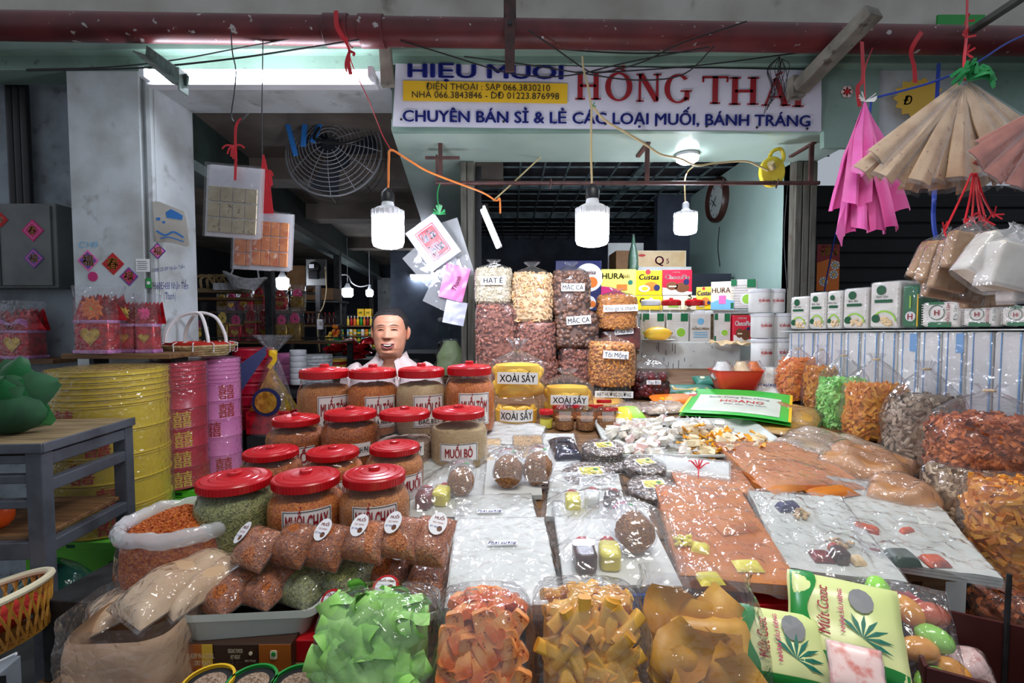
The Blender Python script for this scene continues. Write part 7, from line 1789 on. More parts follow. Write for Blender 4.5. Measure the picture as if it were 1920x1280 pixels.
def ledgepack(px0, px1, ytop, label, mt, kind, dep=.09):
    a, b = LP(px0), LP(px1); c = (a+b)/2; w = (b-a).length*.96; zb_ = LZ(c.y)+.012; h = P(0, ytop, c.y).z-zb_
    t = thing('noodle_pack', label, 'noodles', (c.x, c.y, zb_), (0, 0, LR), 'noodle packs on the ledge top')
    M().box((0, dep/2, h/2), (w, dep, h)).build('pack', mt, t, True, .008)
    if kind == 'leaf':
        for i in range(8): M().box((0, -.0008, h*(.12+.1*i)), (w*.9, .002, h*.035)).build('noodle_strand', 'noodle_white', t, False)
        deco(t, circ(w*.16, 16), 'ink_dkgreen', -.003).location = (-w*.10, 0, h*.82); word(t, 'Bún Sen', -w*.05, h*.68, h*.06, 'ink_grey', .01, w*.6, -.0045)
        deco(t, rrect(w*.6, h*.07, .003), 'ink_dkgreen', -.003).location = (-w*.02, 0, h*.58)
        m = M(); ring(m, 0, 0, w*.42, h*.26, w*.05, h*.04, .1, PI-.1, 20); M().join(m, T(w*.02, -.004, h*.12)@UP).build('print', 'ink_lime', t, False)
        deco(t, circ(w*.14, 16), 'ink_dkgreen', -.004).location = (-w*.26, 0, h*.2)
        m = M(); rr = random.Random(px0)
        for i in range(16): m.sph((w*(.12+rr.uniform(-.22, .22)), -.003, h*(.14+rr.uniform(-.08, .08))), (w*.07, .004, h*.035), 8, 5)
        m.build('noodle_print', 'rice_beige', t, stuff=True)
    elif kind == 'green':
        deco(t, circ(w*.3, 20), 'pk_white', -.002).location = (w*.05, 0, h*.26); word(t, 'H', w*.05, h*.26, h*.14, 'ink_red', .02, None, -.004); deco(t, rrect(w*.1, h*.3, .002), 'ink_lime', -.002).location = (w*.02, 0, h*.6)
        M().box((w*.44, -.001, h*.4), (w*.06, .002, h*.75)).build('print', 'ink_yellow', t, False)
    else:
        m = M(); ring(m, 0, 0, h*.30, h*.30, h*.03, h*.03); M().join(m, T(-w*.08, -.003, h*.58)@UP).build('print', 'ink_dkgreen', t, False); word(t, 'H', -w*.08, h*.58, h*.22, 'ink_red', .02, None, -.003)
        word(t, 'HỒNG TÂM', w*.22, h*.54, h*.12, 'ink_red', .01, h*.8, -.003, -PI/2); word(t, 'Đặc Sản', w*.40, h*.55, h*.12, 'ink_dkgreen', .0, h*.6, -.003, -PI/2)
        deco(t, [(-w*.30, 0), (w*.30, 0), (w*.30, h*.2), (-w*.30, h*.2)], 'pk_green', -.002); deco(t, [(-w*.3, h*.9), (w*.1, h*.9), (w*.1, h), (-w*.3, h)], 'pk_green', -.002)
        for i in range(9): M().box((-w*.42, -.0008, h*(.1+.1*i)), (w*.16, .002, h*.03)).build('noodle_strand', 'noodle_white', t, False)
    M().box((0, dep/2, h/2), (w*1.03, dep*1.08, h*1.03)).warp(lambda x, y, z: (x, y, z)).build('plastic_wrap', 'film', t, True, .009)
for a, b, y, l, mt, k in ((1481, 1514, 556, 'clear wrapped white noodle pack first beside the white tubs', 'noodle_white', 'leaf'), (1516, 1547, 548, 'clear wrapped white noodle pack second beside the white tubs', 'noodle_white', 'leaf'), (1549, 1577, 545, 'narrow noodle pack with a dark green label band', 'noodle_white', 'leaf'), (1579, 1626, 540, 'wide white noodle pack next to the tallest pack', 'noodle_white', 'leaf'), (1629, 1686, 528, 'tallest white noodle pack with a green arc and noodle print', 'noodle_white', 'leaf'), (1689, 1722, 534, 'dark green foil noodle pack with a white disc', 'pk_green', 'green'), (1726, 1800, 566, 'white lying noodle pack with red round H emblem beside the green pack', 'noodle_white', 'h'), (1803, 1872, 572, 'second white noodle pack with red round H emblem under the hanging bags', 'noodle_white', 'h'), (1875, 1945, 574, 'noodle pack at the picture edge of the ledge', 'noodle_white', 'h')):
    ledgepack(a, b, y, l, mt, k)
# ------------------------------------------------------------------ goods hanging from the facade
mat('cracker_tan', (222, 190, 152), .5, (200, 162, 122), 20, bump=.25, bscale=70, c3=(150, 104, 70), scale3=60, lo3=.64, hi3=.72)
mat('cracker_red', (196, 112, 88), .5, (170, 84, 64), 20, bump=.25, bscale=70)
film('film_dry', haze=.10, bump=.7, scale=18, base=.05, crinkle=12)
def fan(name, label, neck, d, rays, mt, wb, knot, group, parent_label='rice_sheet'):
    o = P(*neck, d); t = thing(name, label, 'rice paper', o, (0, 0, 0), group)
    for i, (px, py, dd, wd) in enumerate(rays):
        e = P(px, py, d+dd)-o; n = e.length; dr = e.normalized(); side = dr.cross(Vector((0, -1, 0))).normalized(); fw = Vector((0, -1, 0))
        def fn(u, v, k=1.0, off=0.0):
            w_ = (.014+(wd-.014)*v**.85)*k
            fold = .012*(1-abs(2*u-1))*v*(1 if i % 2 else .6)+.002*nz(u*6, v*5, i)
            q = dr*n*v*(1+.02*(u-.5))+side*w_*(u-.5)+fw*(fold+off*v+dd*0)
            return tuple(q)
        m = M().grid(lambda u, v: fn(u, .05+.93*v), 8, 12).grid(lambda u, v: tuple(Vector(fn(1-u, .05+.93*v))-fw*.003), 8, 12)
        m.build(parent_label, mt, t)
        M().grid(lambda u, v: fn(u, v*1.03, 1.10, .006), 10, 14).build('plastic_film', 'film_dry', t)
    if knot:
        m = M()
        for i in range(26):
            a = R.uniform(-.5, PI+.5); L = R.uniform(.03, .07)
            m.ribbon(spline([(0, -.01, 0), (math.cos(a)*L*.6, -.02-R.random()*.02, math.sin(a)*L*.5+.012), (math.cos(a)*L, -.025, math.sin(a)*L*.5-R.random()*.02)], 4), R.uniform(.005, .012))
        m.build('knot', knot, t)
    return t
rays = []
for i, (px, py) in enumerate(((1640, 298), (1612, 328), (1632, 330), (1652, 336), (1676, 338), (1700, 342), (1722, 344), (1748, 340), (1772, 338), (1796, 336), (1822, 330), (1848, 318), (1872, 300), (1896, 270), (1908, 240))):
    rays.append((px, py, .02*(i % 3)-.02, .062))
for px, py in ((1700, 362), (1730, 358), (1760, 360), (1790, 354), (1812, 362), (1845, 352), (1880, 340)): rays.append((px, py, .07, .060))
fan('rice_sheet_bunch', 'large fan of tan rice sheets in plastic hanging from a green knot', (1808, 152), 1.35, rays, 'cracker_tan', .07, 'string_green', 'hanging bunches of rice sheets')
fan('rice_sheet_bunch', 'fan of reddish chili rice sheets hanging at the picture edge', (1985, 190), 1.22, [(1826, 302, 0, .06), (1838, 322, .02, .06), (1858, 336, 0, .06), (1880, 346, .02, .06), (1904, 354, 0, .06), (1930, 358, .02, .06), (1960, 360, 0, .06), (1836, 280, .03, .05)], 'cracker_red', .06, None, 'hanging bunches of rice sheets')
m = M().tube(spline([P(1808, 150, 1.35), P(1808, 110, 1.4), P(1812, 70, 1.55), P(1813, 30, 1.7), P(1814, -20, 1.85)], 6), .004, 6)
for q in (40, 70, 100, 128):
    for k in range(5):
        p0 = P(1811, q, 1.42+(.35 if q < 60 else .1)); a = R.uniform(0, 6.3); m.ribbon([p0, p0+Vector((.022*math.cos(a), -.01, .022*math.sin(a)))], .006)
tag(m.build('hanging_string', 'string_red'), 'red string with knots carrying the big fan of tan rice sheets', 'string')
cord('blue_string', 'blue nylon string strung behind the hanging rice sheets', [(1636, 184, 1.9), (1700, 168, 1.85), (1765, 148, 1.8), (1830, 118, 1.8), (1890, 80, 1.85), (1960, 50, 1.9)], .004, 'string_blue', 'string')
cord('blue_string', 'blue nylon string hanging down behind the pink bags to the poster', [(1634, 184, 1.9), (1628, 230, 1.9), (1610, 330, 2.2), (1572, 420, 2.7), (1552, 510, 2.85), (1546, 545, 2.85)], .004, 'string_blue', 'string')
cord('blue_string', 'dark blue strap hanging below the tan rice sheets', [(1760, 120, 2.14), (1754, 250, 1.9), (1752, 360, 1.7), (1750, 400, 1.7), (1752, 430, 1.7), (1756, 447, 1.7)], .007, 'string_blue', 'string')
# brown bags on red strings
mat('brown_cake', (176, 138, 98), .5, (150, 112, 74), 20, bump=.2)
knotp = P(1826, 325, 1.3)
def hangbag(px, py, px2, py2, d, w, th, mt, label, group, name='hanging_bag', fm='film_crinkle', rz=0, cat='bag'):
    a, b = P(px, py, d), P(px2, py2, d); v = a-b; l = v.length
    t = thing(name, label, cat, b, (0, math.atan2(v.x, v.z), rz), group)
    M().box((0, 0, l*.38), (w, th, l*.70)).build('contents', mt, t, True, .006)
    pr = [(0, .98), (.02, 1.0), (.62, 1.0), (.75, .86), (.9, .30), (.96, .12), (1.0, .10), (1.06, .24)]
    sack(w*1.08, th*1.3, l, pr, 30, 20, 4, .04, px2*.1, 0, 1.06, -.01, .2).build('plastic_bag', fm, t)
    return t
BG = 'brown cakes in hanging bags'
for i, (x0, y0, x1, y1, d, w, l) in enumerate(((1770, 436, 1724, 528, 1.34, .075, 'furthest hanging brown cake bag beside the dark shutter'), (1790, 432, 1742, 538, 1.30, .085, 'hanging brown cake bag second from the dark shutter'), (1808, 420, 1772, 548, 1.26, .085, 'hanging brown cake bag low in the middle of its bunch'), (1822, 412, 1796, 508, 1.22, .080, 'front hanging brown cake bag under the red strings'), (1838, 410, 1840, 500, 1.25, .10, 'wide hanging brown cake bag next to the white ones'), (1800, 480, 1780, 566, 1.30, .14, 'lowest hanging brown cake bag touching the noodle packs'), (1850, 470, 1850, 580, 1.30, .12, 'brown cake bag hanging behind the white ones'))):
    hangbag(x0, y0, x1, y1, d, w, .03, 'brown_cake', l, BG, rz=.2*math.sin(i*2))
m = M()
for (x, y) in ((1770, 436), (1808, 418), (1822, 412), (1838, 408), (1850, 420), (1864, 408)):
    m.tube(spline([P(1826+(x-1815)*.1, 325, 1.3), P(1822+(x-1815)*.45, 370, 1.28), P(x, y, 1.26)], 6), .0025, 5)
    for k in range(4):
        p0 = P(x, y-6, 1.25); a = R.uniform(0, 6.3); m.ribbon([p0, p0+Vector((.02*math.cos(a), -.006, .02*math.sin(a)))], .004)
tag(m.build('red_strings', 'string_red'), 'spread of red strings holding the brown cake bags', 'string')
mat('white_cake', (220, 214, 204), .5, (196, 186, 172), 20)
WG = 'white goods in hanging bags'
for x0, y0, x1, y1, d, w, l in ((1900, 428, 1826, 528, 1.16, .10, 'white noodle bag hanging in front of the brown cakes'), (1915, 430, 1882, 545, 1.12, .11, 'white noodle bag hanging at the picture edge'), (1930, 440, 1936, 565, 1.14, .13, 'white noodle bag cut off by the picture edge')):
    hangbag(x0, y0, x1, y1, d, w, .05, 'white_cake', l, WG, fm='film_milky')
# pink carrier bags
mat('carrier_pink', (242, 120, 196), .4, (232, 92, 178), 10, bump=.3, bscale=20)
k0 = P(1622, 190, 1.62)
t = thing('carrier_bag_bunch', 'bunch of folded pink plastic carrier bags hanging from a white knot', 'bags', k0, (0, 0, 0))
for i, (px, py, dd, wd, kk) in enumerate(((1566, 395, .01, .05, .55), (1580, 440, -.01, .045, .6), (1597, 385, -.03, .07, .45), (1620, 430, -.05, .07, .6), (1642, 435, -.03, .06, .6), (1660, 432, -.05, .05, .6), (1684, 400, -.02, .08, .7), (1640, 420, .02, .09, .6), (1606, 330, -.06, .045, .5))):
    e = P(px, py, 1.62+dd)-k0; dr = e.normalized(); side = dr.cross(Vector((0, -1, 0))).normalized()
    def fn(u, v):
        w_ = .006+wd*sm(0, .55, v)
        q = dr*e.length*v+side*w_*(u-.5)+Vector((0, -.016*math.sin(u*9+i)*v-.012*v*(i % 3), .012*nz(v*4, i)+.01*math.sin(u*5+i)*v))
        return tuple(q)
    M().grid(fn, 10, 16).build('carrier_bag', 'carrier_pink', t)
m = M()
for i in range(14):
    a = R.uniform(0, 6.3); m.ribbon([(0, 0, 0), (.03*math.cos(a), -.012, .022*math.sin(a)+.01)], .003)
m.build('knot', 'ink_white', t)
m = M().ribbon(spline([P(1585, 385, 1.58), P(1576, 430, 1.57), P(1578, 462, 1.575)], 6), [.004, .006, .01, .014, .02, .024, .026, .026, .022, .016, .01, .006, .003]); tag(m.build('pink_strap', 'carrier_pink'), 'loose pink strap dangling from the pink carrier bags', 'string')
m = M().ribbon(spline([P(1616, 78, 1.98), P(1618, 145, 1.9), P(1608, 165, 1.88), P(1612, 200, 1.88)], 5), .016); m.tube(spline([P(1636, 90, 2.0), P(1622, 130, 1.8), P(1622, 186, 1.62)], 5), .002, 5)
tag(m.build('red_tape', 'string_red'), 'red plastic tape hanging above the pink carrier bags', 'string')
# starburst price card, flower stickers, old note on the fascia
p = P(1722, 184, 2.2)
pts = []
for i in range(28): r = (.075 if i % 2 else .092); pts.append((r*1.25*math.cos(2*PI*i/28), r*math.sin(2*PI*i/28)))
t = thing('starburst_card', 'yellow starburst price card behind the tan rice sheets', 'sign', p); M().poly(pts, .003, UP).build('card', 'ink_gold', t, False); M().join(text('Đ', .04, bold=.01, shear=.2), T(-.05, -.004, -.01)@UP).build('lettering', 'ink_black', t, False)
p = P(1588, 172, 2.23); t = thing('flower_sticker', 'faded pink flower sticker on the green fascia', 'sticker', p)
for i in range(6): M().poly(circ(.012, 10, .016*math.cos(i*PI/3), .016*math.sin(i*PI/3)), .001, UP).build('petal', 'wrap_pinkish', t, False)
M().poly(circ(.012, 12), .002, UP).build('flower_centre', 'ink_red', t, False)
# red poster on the neighbouring wall
a = P(1551, 545, 2.9)
t = thing('red_poster', 'red and gold poster reading YẾN behind the wooden post', 'poster', a); w, h = 42*K(2.9), 86*K(2.9)
M().box((0, 0, h/2), (w, .003, h)).build('sheet', 'ink_darkred', t, False); deco(t, [(-w/2, 0), (w/2, 0), (w/2, h*.62), (w*.1, h*.7), (-w/2, h*.6)], 'ink_orange', -.0025); word(t, 'YẾN', 0, h*.83, h*.14, 'ink_yellow', .03, w*.9, -.004); word(t, 'ĐẶC SẢN', 0, h*.95, h*.05, 'ink_gold', .01, w*.8, -.004)
for x, z in ((.3, .55), (.25, .35), (-.2, .2)):
    m = M()
    for i in range(8): m.poly(circ(.010, 8, .018*math.cos(i*PI/4), .018*math.sin(i*PI/4)), .001, UP)
    m.build('daisy', 'ink_white', t, False, loc=(w*x, -.003, h*z)); M().poly(circ(.008, 8), .001, T(w*x, -.0045, h*z)@UP).build('daisy_centre', 'ink_yellow', t, False)
# green signboard corner, top edge
a = P(1860, 18, 2.1); t = thing('green_signboard', 'corner of a green signboard with a white mark above the pipe', 'sign', a); M().box((.05, .2, .02), (.22, .01, .16)).build('board', 'ink_green', t, False)
m = M(); bar(m, 0, 0, .05, 0, .008); bar(m, 0, 0, 0, .05, .008); bar(m, .02, .015, .02, .05, .006); bar(m, .02, .015, .06, .015, .006); M().join(m, T(.08, .19, -.02)@UP).build('mark', 'ink_white', t, False)
mat('strut_grey', (90, 92, 86), .6, (60, 60, 56), 14)
a, b = P(1830, 52, 2.0), P(1925, -10, 1.8); t = thing('diagonal_strut', 'grey steel strut crossing the corner of the green signboard', 'strut', a); q = (b-a).to_track_quat('Z', 'Y').to_matrix().to_4x4(); M().box((0, 0, .15), (.03, .02, .45), q).build('bar', 'strut_grey', t, False)
# hanging snack sheets on the left
mat('snack_grey', (172, 160, 130), .5, (150, 136, 100), 16, c3=(96, 70, 40), scale3=60, lo3=.62, hi3=.7)
mat('snack_orange', (226, 140, 70), .45, (200, 96, 40), 26, c3=(250, 220, 190), scale3=30, lo3=.62, hi3=.72)
def snack(px0, px1, y0, yc, y1, d, mt, label, rows, cols, tilt, layers=3, cols2=None):
    w = (px1-px0)*K(d); z1 = P(0, y1, d).z; H_ = P(0, y0, d).z-z1; hc = P(0, yc, d).z-z1
    t = thing('snack_packet', label, 'packet', (P((px0+px1)/2, y0, d).x, d, P(0, y0, d).z), (0, tilt, .12), 'hanging packets of pressed snack sheets')
    for k in range(layers):
        y = .008*k
        M().box((.003*k, y+.003, -H_+.004*k+H_/2-.002), (w*1.0, .0015, H_)).build('sleeve', 'film_milky', t, False)
    cw, ch = w*.92/cols, (hc-.014)/rows
    for i in range(cols):
        for j in range(rows): M().box((-w*.46+cw*(i+.5), 0, -H_+.012+ch*(j+.5)), (cw*.94, .006, ch*.94)).build('snack_piece', mt, t, True, .002)
    M().grid(lambda u, v: ((u-.5)*w*1.04, -.007-.003*abs(nz(u*9, v*9, px0)), -H_-.004+(H_+.01)*v), 20, 22).build('plastic_film', 'film_crinkle', t)
    return t
snack(392, 486, 312, 350, 445, 1.70, 'snack_grey', 'hanging clear packet of greyish pressed snack on a black hook', 3, 4, .06)
snack(440, 508, 412, 424, 505, 1.86, 'snack_orange', 'hanging packet of orange snack half hidden behind its neighbour', 3, 3, .05)
snack(474, 544, 400, 414, 506, 1.80, 'snack_orange', 'hanging packet of bright orange snack squares below the red string', 3, 4, .06)
cord('hook_wire', 'black wire hook holding the greyish snack packet', [(433, 60, 1.95), (436, 100, 1.9), (442, 130, 1.85), (440, 170, 1.78), (434, 215, 1.72), (440, 229, 1.70), (452, 226, 1.70), (466, 212, 1.70)], .0025, 'cord_black', 'hook')
cord('hook_wire', 'straight black wire above the orange snack packets', [(493, 75, 2.0), (492, 150, 1.95), (491, 220, 1.88), (492, 300, 1.80)], .0022, 'cord_black', 'hook')
m = M().ribbon(spline([P(452, 222, 1.70), P(442, 240, 1.695), P(442, 300, 1.69), P(441, 338, 1.68)], 6), .009)
for k in range(8):
    p0 = P(441, 274, 1.69); a = R.uniform(2.5, 6.5); L = R.uniform(.02, .045); m.ribbon(spline([p0, p0+Vector((L*.6*math.cos(a), -.008, L*.5*math.sin(a))), p0+Vector((L*math.cos(a), -.006, L*math.sin(a)-.012))], 3), .006)
tag(m.build('red_string', 'string_red'), 'red tape tied on the hook of the greyish snack packet', 'string')
m = M()
for k in range(9):
    x = 486+k*3.2; m.ribbon(spline([P(494, 290, 1.795), P(490+k*1.6, 330, 1.79), P(x, 400, 1.785)], 5), .006)
for k in range(7):
    p0 = P(495, 330, 1.785); a = R.uniform(-1.4, .8); L = R.uniform(.03, .06); m.ribbon(spline([p0, p0+Vector((L*.7*math.cos(a), -.01, L*.4)), p0+Vector((L*math.cos(a), -.01, L*math.sin(a)-.02))], 4), .006)
tag(m.build('red_string', 'string_red'), 'cluster of red tape strands holding the orange snack packets', 'string')
# plastic bags hanging at the post
def diamond(px, py, s0, s1, rzt, d, mt, label, pr=None, name='carrier_bag', th=.006):
    c = P(px, py, d); w, h = s0*K(d), s1*K(d)
    t = thing(name, label, 'bag', c, (0, rzt, 0), 'plastic bags hanging at the post')
    M().grid(lambda u, v: ((u-.5)*w, .006*nz(u*5, v*5, px), (v-.5)*h), 14, 14).grid(lambda u, v: ((.5-u)*w, .010+.006*nz(u*5, v*5, px+3), (v-.5)*h), 14, 14).build('skin', mt, t)
    if pr:
        M().poly(rrect(w*.5, h*.62, .004), .0006, T(0, -.008, 0)@UP).build('print_block', 'print_red', t, False)
        m = M()
        for x, y, ww, hh in ((0, h*.345, w*.58, .003), (0, -h*.345, w*.58, .003), (-w*.29, 0, .003, h*.69), (w*.29, 0, .003, h*.69)): m.box((x, 0, y), (ww, .0008, hh))
        m.build('print_frame', 'print_red', t, False, loc=(0, -.0085, 0)); M().join(text('Kính Chào\nQuý Khách', h*.22, maxw=w*.42, bold=.02), T(0, -.0098, -h*.02)@UP).build('lettering', 'bag_white', t, False)
    return t
mat('print_red', (220, 60, 70), .4, (230, 110, 112), 20); mat('bag_white', (214, 216, 230), .35, (194, 196, 214), 14, bump=.3, bscale=20); mat('bag_pink', (226, 130, 190), .35, bump=.3, bscale=20); film('bag_clear', haze=.18, bump=.5, scale=10, base=.06, crinkle=8)
diamond(812, 454, 66, 86, -.62, 2.30, 'bag_white', 'white carrier bag with a red printed block hanging at a slant by the post', 1)
diamond(808, 488, 76, 76, -.72, 2.33, 'bag_clear', 'clear plastic bag behind the red printed one')
diamond(845, 470, 60, 110, -.3, 2.36, 'bag_clear', 'clear bag hanging close against the post behind the printed one')
diamond(832, 544, 55, 70, .45, 2.34, 'bag_clear', 'clear bag with a curved rim below the printed one')
t = diamond(852, 530, 46, 64, .25, 2.32, 'bag_pink', 'pink carrier bag with red script half hidden by the post'); M().join(text('Thanh', .022, bold=.02, shear=.2), T(.01, -.008, 0)@rot(y=-PI/2+.2)@UP).build('lettering', 'ink_magenta', t, False)
diamond(853, 586, 40, 44, .2, 2.33, 'bag_white', 'crumpled white bag lowest in the bunch at the post')
m = M()
for i in range(14):
    p0 = P(824, 402, 2.3); a = R.uniform(-.3, PI+.3); m.ribbon([p0, p0+Vector((.03*math.cos(a), -.01, .045*abs(math.sin(a))))], .005)
m.tube(spline([P(826, 340, 2.4), P(820, 365, 2.36), P(825, 402, 2.3)], 4), .003, 5)
tag(m.build('green_knot', 'string_green'), 'green string knot holding the bags at the post', 'string')
# ------------------------------------------------------------------ the smiling man
mat('skin', (222, 160, 130), .42, (206, 138, 108), 16, .4, .7, sss=.12, spec=.45, bump=.04, bscale=300)
mat('hair', (24, 22, 24), .6, (70, 64, 64), 160, .45, .7, bump=.9, bscale=240)
mat('shirt', (226, 206, 202), .75, (214, 192, 190), 18, bump=.12, bscale=30)
mat('trousers', (50, 54, 66), .8)
mat('lip', (150, 76, 74), .4); mat('mouth_dark', (46, 14, 14), .5); mat('teeth', (236, 226, 208), .3); mat('eye_dark', (24, 16, 14), .2); mat('brow', (96, 70, 60), .8)
D0 = 2.35
mp = P(732, 664, D0); ZC = mp.z
man = thing('person', 'smiling man with short dark hair in a pale pink collared shirt behind the salt jars', 'person', (mp.x, D0, 0), (0, 0, .12))
hz = .222
def zh(f): return ZC+hz*f
RG = [(ZC-.36, .13, .085, .03), (ZC-.22, .165, .095, .03), (ZC-.15, .175, .09, .03), (ZC-.105, .14, .075, .03), (ZC-.08, .09, .065, .028), (ZC-.055, .066, .060, .024), (ZC-.02, .058, .058, .02),
      (zh(-.02), .056, .066, .008), (zh(.01), .056, .078, -.004), (zh(.05), .060, .087, -.008), (zh(.14), .068, .094, -.008), (zh(.25), .0735, .096, -.005), (zh(.36), .0765, .098, 0), (zh(.5), .078, .100, .003), (zh(.62), .079, .103, .006), (zh(.74), .078, .102, .008), (zh(.84), .070, .093, .010), (zh(.92), .055, .075, .012), (zh(.97), .036, .050, .013), (zh(.995), .014, .02, .014), (zh(1), .001, .001, .014)]
def prof(z):
    for (z0, *p), (z1, *q) in zip(RG, RG[1:]):
        if z <= z1: t = (z-z0)/(z1-z0); return [x+(y-x)*t for x, y in zip(p, q)]
    return RG[-1][1:]
def G(x, s): return math.exp(-(x/s)**2)
def face(x, z):
    f = (z-ZC)/hz; d = 0
    nw = .0075+.0085*sm(.62, .40, f)
    d += .027*G(x, nw)*sm(.64, .42, f)*sm(.335, .385, f)
    for s in (-1, 1):
        d += .010*G(x-s*.0145, .008)*G(f-.385, .035)
        d -= .0085*G(x-s*.031, .017)*G(f-.545, .048)
        d += .0045*G(x-s*.031, .016)*G(f-.525, .022)
        d += .0035*G(x-s*.030, .02)*G(f-.63, .035)
        d += .0085*G(x-s*.043, .018)*G(f-.40, .085)
        fx = .020+.016*sm(.40, .20, f)
        d -= .0035*G(x-s*fx, .0035)*sm(.42, .36, f)*sm(.16, .22, f)
        d -= .0022*G(x-s*.055, .006)*G(f-.52, .03)
    d += .006*G(x, .028)*G(f-.215, .06)
    d -= .0045*G(x, .03)*G(f-.115, .022)
    d += .008*G(x, .022)*G(f-.05, .05)
    d -= .0012*sum(G(f-q, .012) for q in (.70, .74, .78))*G(x, .05)
    return d
def skinpt(a, z, grow=0):
    A, B, yc = prof(z); c, s = math.cos(a), math.sin(a); n = 2.25
    x = math.copysign(abs(c)**(2/n), c)*(A+grow); y = math.copysign(abs(s)**(2/n), s)*(B+grow)
    if s < 0 and z > ZC-.02: y -= face(x, z)*sm(0, .35, -s)
    return (x, y+yc, z)
zs2 = [ZC-.36+.02*i for i in range(16)]+[ZC-.045+i*.0032 for i in range(int((hz+.045)/.0032))]+[zh(.997), zh(1)]
M().grid(lambda u, v: skinpt(2*PI*u, zs2[min(len(zs2)-1, round(v*(len(zs2)-1)))]), 96, len(zs2)-1, True).build('body', 'skin', man, sharp=180)
def front(x, z): # y of the face at x, z
    A, B, yc = prof(z); k = min(.999, abs(x)/A); return -B*(1-k**2.25)**(1/2.25)+yc-face(x, z)
# hair shell
def hl(a):
    s = -math.sin(a)      # 1 at the front
    return interp([(-1, .08), (-.4, .12), (-.22, .48), (.1, .56), (.26, .54), (.38, .64), (.56, .79), (.72, .84), (1, .865)], s)+.012*nz(a*7, 3)
def hairpt(u, v):
    a = 2*PI*u; f0 = hl(a); f = f0+(1.0-f0)*v; g = .006*sm(0, .18, v)+.0015*nz(math.cos(a)*9, math.sin(a)*9, v*8)
    x, y, z = skinpt(a, zh(min(f, .999)), g+.0006); return (x, y, z+.007*sm(.6, 1, v))
M().grid(hairpt, 72, 26, True).build('hair', 'hair', man)
for s in (-1, 1):
    z = zh(.475); m = M()
    m.sph((0, 0, 0), (.0065, .017, .032), 16, 12); m.warp(lambda x, y, z_: (x+.006*(abs(y)/.017)**2*(1 if x > 0 else .4), y, z_-.004*(z_ < 0)))
    M().join(m, rot(z=s*.55)).build('ear', 'skin', man, loc=(s*.082, .012, z), rotm=(.12, s*.10, 0))
    M().tube(spline([(s*.086, .0, z+.018), (s*.092, .018, z+.02), (s*.093, .022, z), (s*.088, .008, z-.022)], 4), .0035, 6).build('ear_rim', 'skin', man)
    # squinting eye: dark slit between two lids
    x0 = s*.031; ze = zh(.537)
    pts = [(x0+s*q*.0155, front(x0+s*q*.0155, ze)-.0030, ze+.0028*(1-q*q)-.0012*q) for q in (-1, -.6, -.2, .2, .6, 1)]
    M().tube(pts, [.0008, .0026, .0032, .0032, .0026, .0008], 6).build('eye', 'eye_dark', man)
    for dz, rr, nm in ((.0050, .0026, 'upper_lid'), (-.0042, .0026, 'lower_lid')):
        M().tube([(p[0], p[1]+.0014, p[2]+dz*(1-.5*q*q)) for p, q in zip(pts, (-1, -.6, -.2, .2, .6, 1))], [.0008, rr, rr*1.1, rr*1.1, rr, .0008], 8).build(nm, 'skin', man)
    zb_ = zh(.635); pb = [(x0+s*q*.021, front(x0+s*q*.021, zb_+.003*(1-q*q))-.0008, zb_+.004*(1-q*q)-.002*(q > 0)*q) for q in (-1, -.5, 0, .5, 1)]
    M().tube(pb, [.0008, .0022, .0026, .0022, .0008], 6).build('eyebrow', 'brow', man)
    M().sph((s*.0085, front(s*.0085, zh(.355))+.0005, zh(.350)), (.0036, .0028, .0018), 10, 6).build('nostril', 'mouth_dark', man)
# open smiling mouth
zm = zh(.215); w2 = .0285
def mouth_pt(t, k): # outline: upper lip flatter, lower lip deeper
    a = 2*PI*t; x = w2*math.cos(a)*k; up = math.sin(a) > 0
    z = zm+.006*abs(x/w2)**2+(math.sin(a)*(.0060 if up else .0125)*k)
    return (x, front(x, z), z)
m = M().grid(lambda u, v: (lambda p: (p[0], p[1]-.0010, p[2]))(mouth_pt(u, v+.001)), 36, 6, True); m.build('mouth', 'mouth_dark', man)
M().grid(lambda u, v: ((u-.5)*.034, front((u-.5)*.034, zm)-.0022, zm+.006*abs((u-.5)*1.28)**2+.0045-.0055*v), 14, 2).build('teeth', 'teeth', man)
M().tube([(p[0], p[1]-.0016, p[2]) for p in [mouth_pt(.0+.5*i/14, 1.06) for i in range(15)]], [.001]+[.0028]*13+[.001], 8).build('upper_lip', 'lip', man)
M().tube([(p[0], p[1]-.0020, p[2]) for p in [mouth_pt(.5+.5*i/14, 1.05) for i in range(15)]], [.001, .002, .003, .0038]+[.0046]*7+[.0038, .003, .002, .001], 8).build('lower_lip', 'lip', man)
# shirt: torso and sleeves, collar, buttons; trousers and shoes
SR = [(ZC-.56, .155, .105, .03), (ZC-.40, .17, .112, .03), (ZC-.23, .195, .112, .03), (ZC-.13, .205, .102, .03), (ZC-.085, .175, .088, .03), (ZC-.050, .125, .078, .03), (ZC-.025, .088, .072, .028), (ZC-.005, .076, .069, .026)]
def sp(a, z):
    for (z0, *p), (z1, *q) in zip(SR, SR[1:]):
        if z <= z1: t = (z-z0)/(z1-z0); A, B, yc = [x+(y-x)*t for x, y in zip(p, q)]; break
    else: A, B, yc = SR[-1][1:]
    c, s = math.cos(a), math.sin(a); n = 2.3; k = 1+.02*nz(c*3, s*3, z*14)
    v = sm(ZC-.12, ZC-.01, z)*max(0, -s)**8   # open neck
    return (math.copysign(abs(c)**(2/n), c)*A*k, math.copysign(abs(s)**(2/n), s)*B*k+yc, z-.075*v)
M().grid(lambda u, v: sp(2*PI*u, ZC-.56+.555*v), 64, 34, True).build('shirt', 'shirt', man)
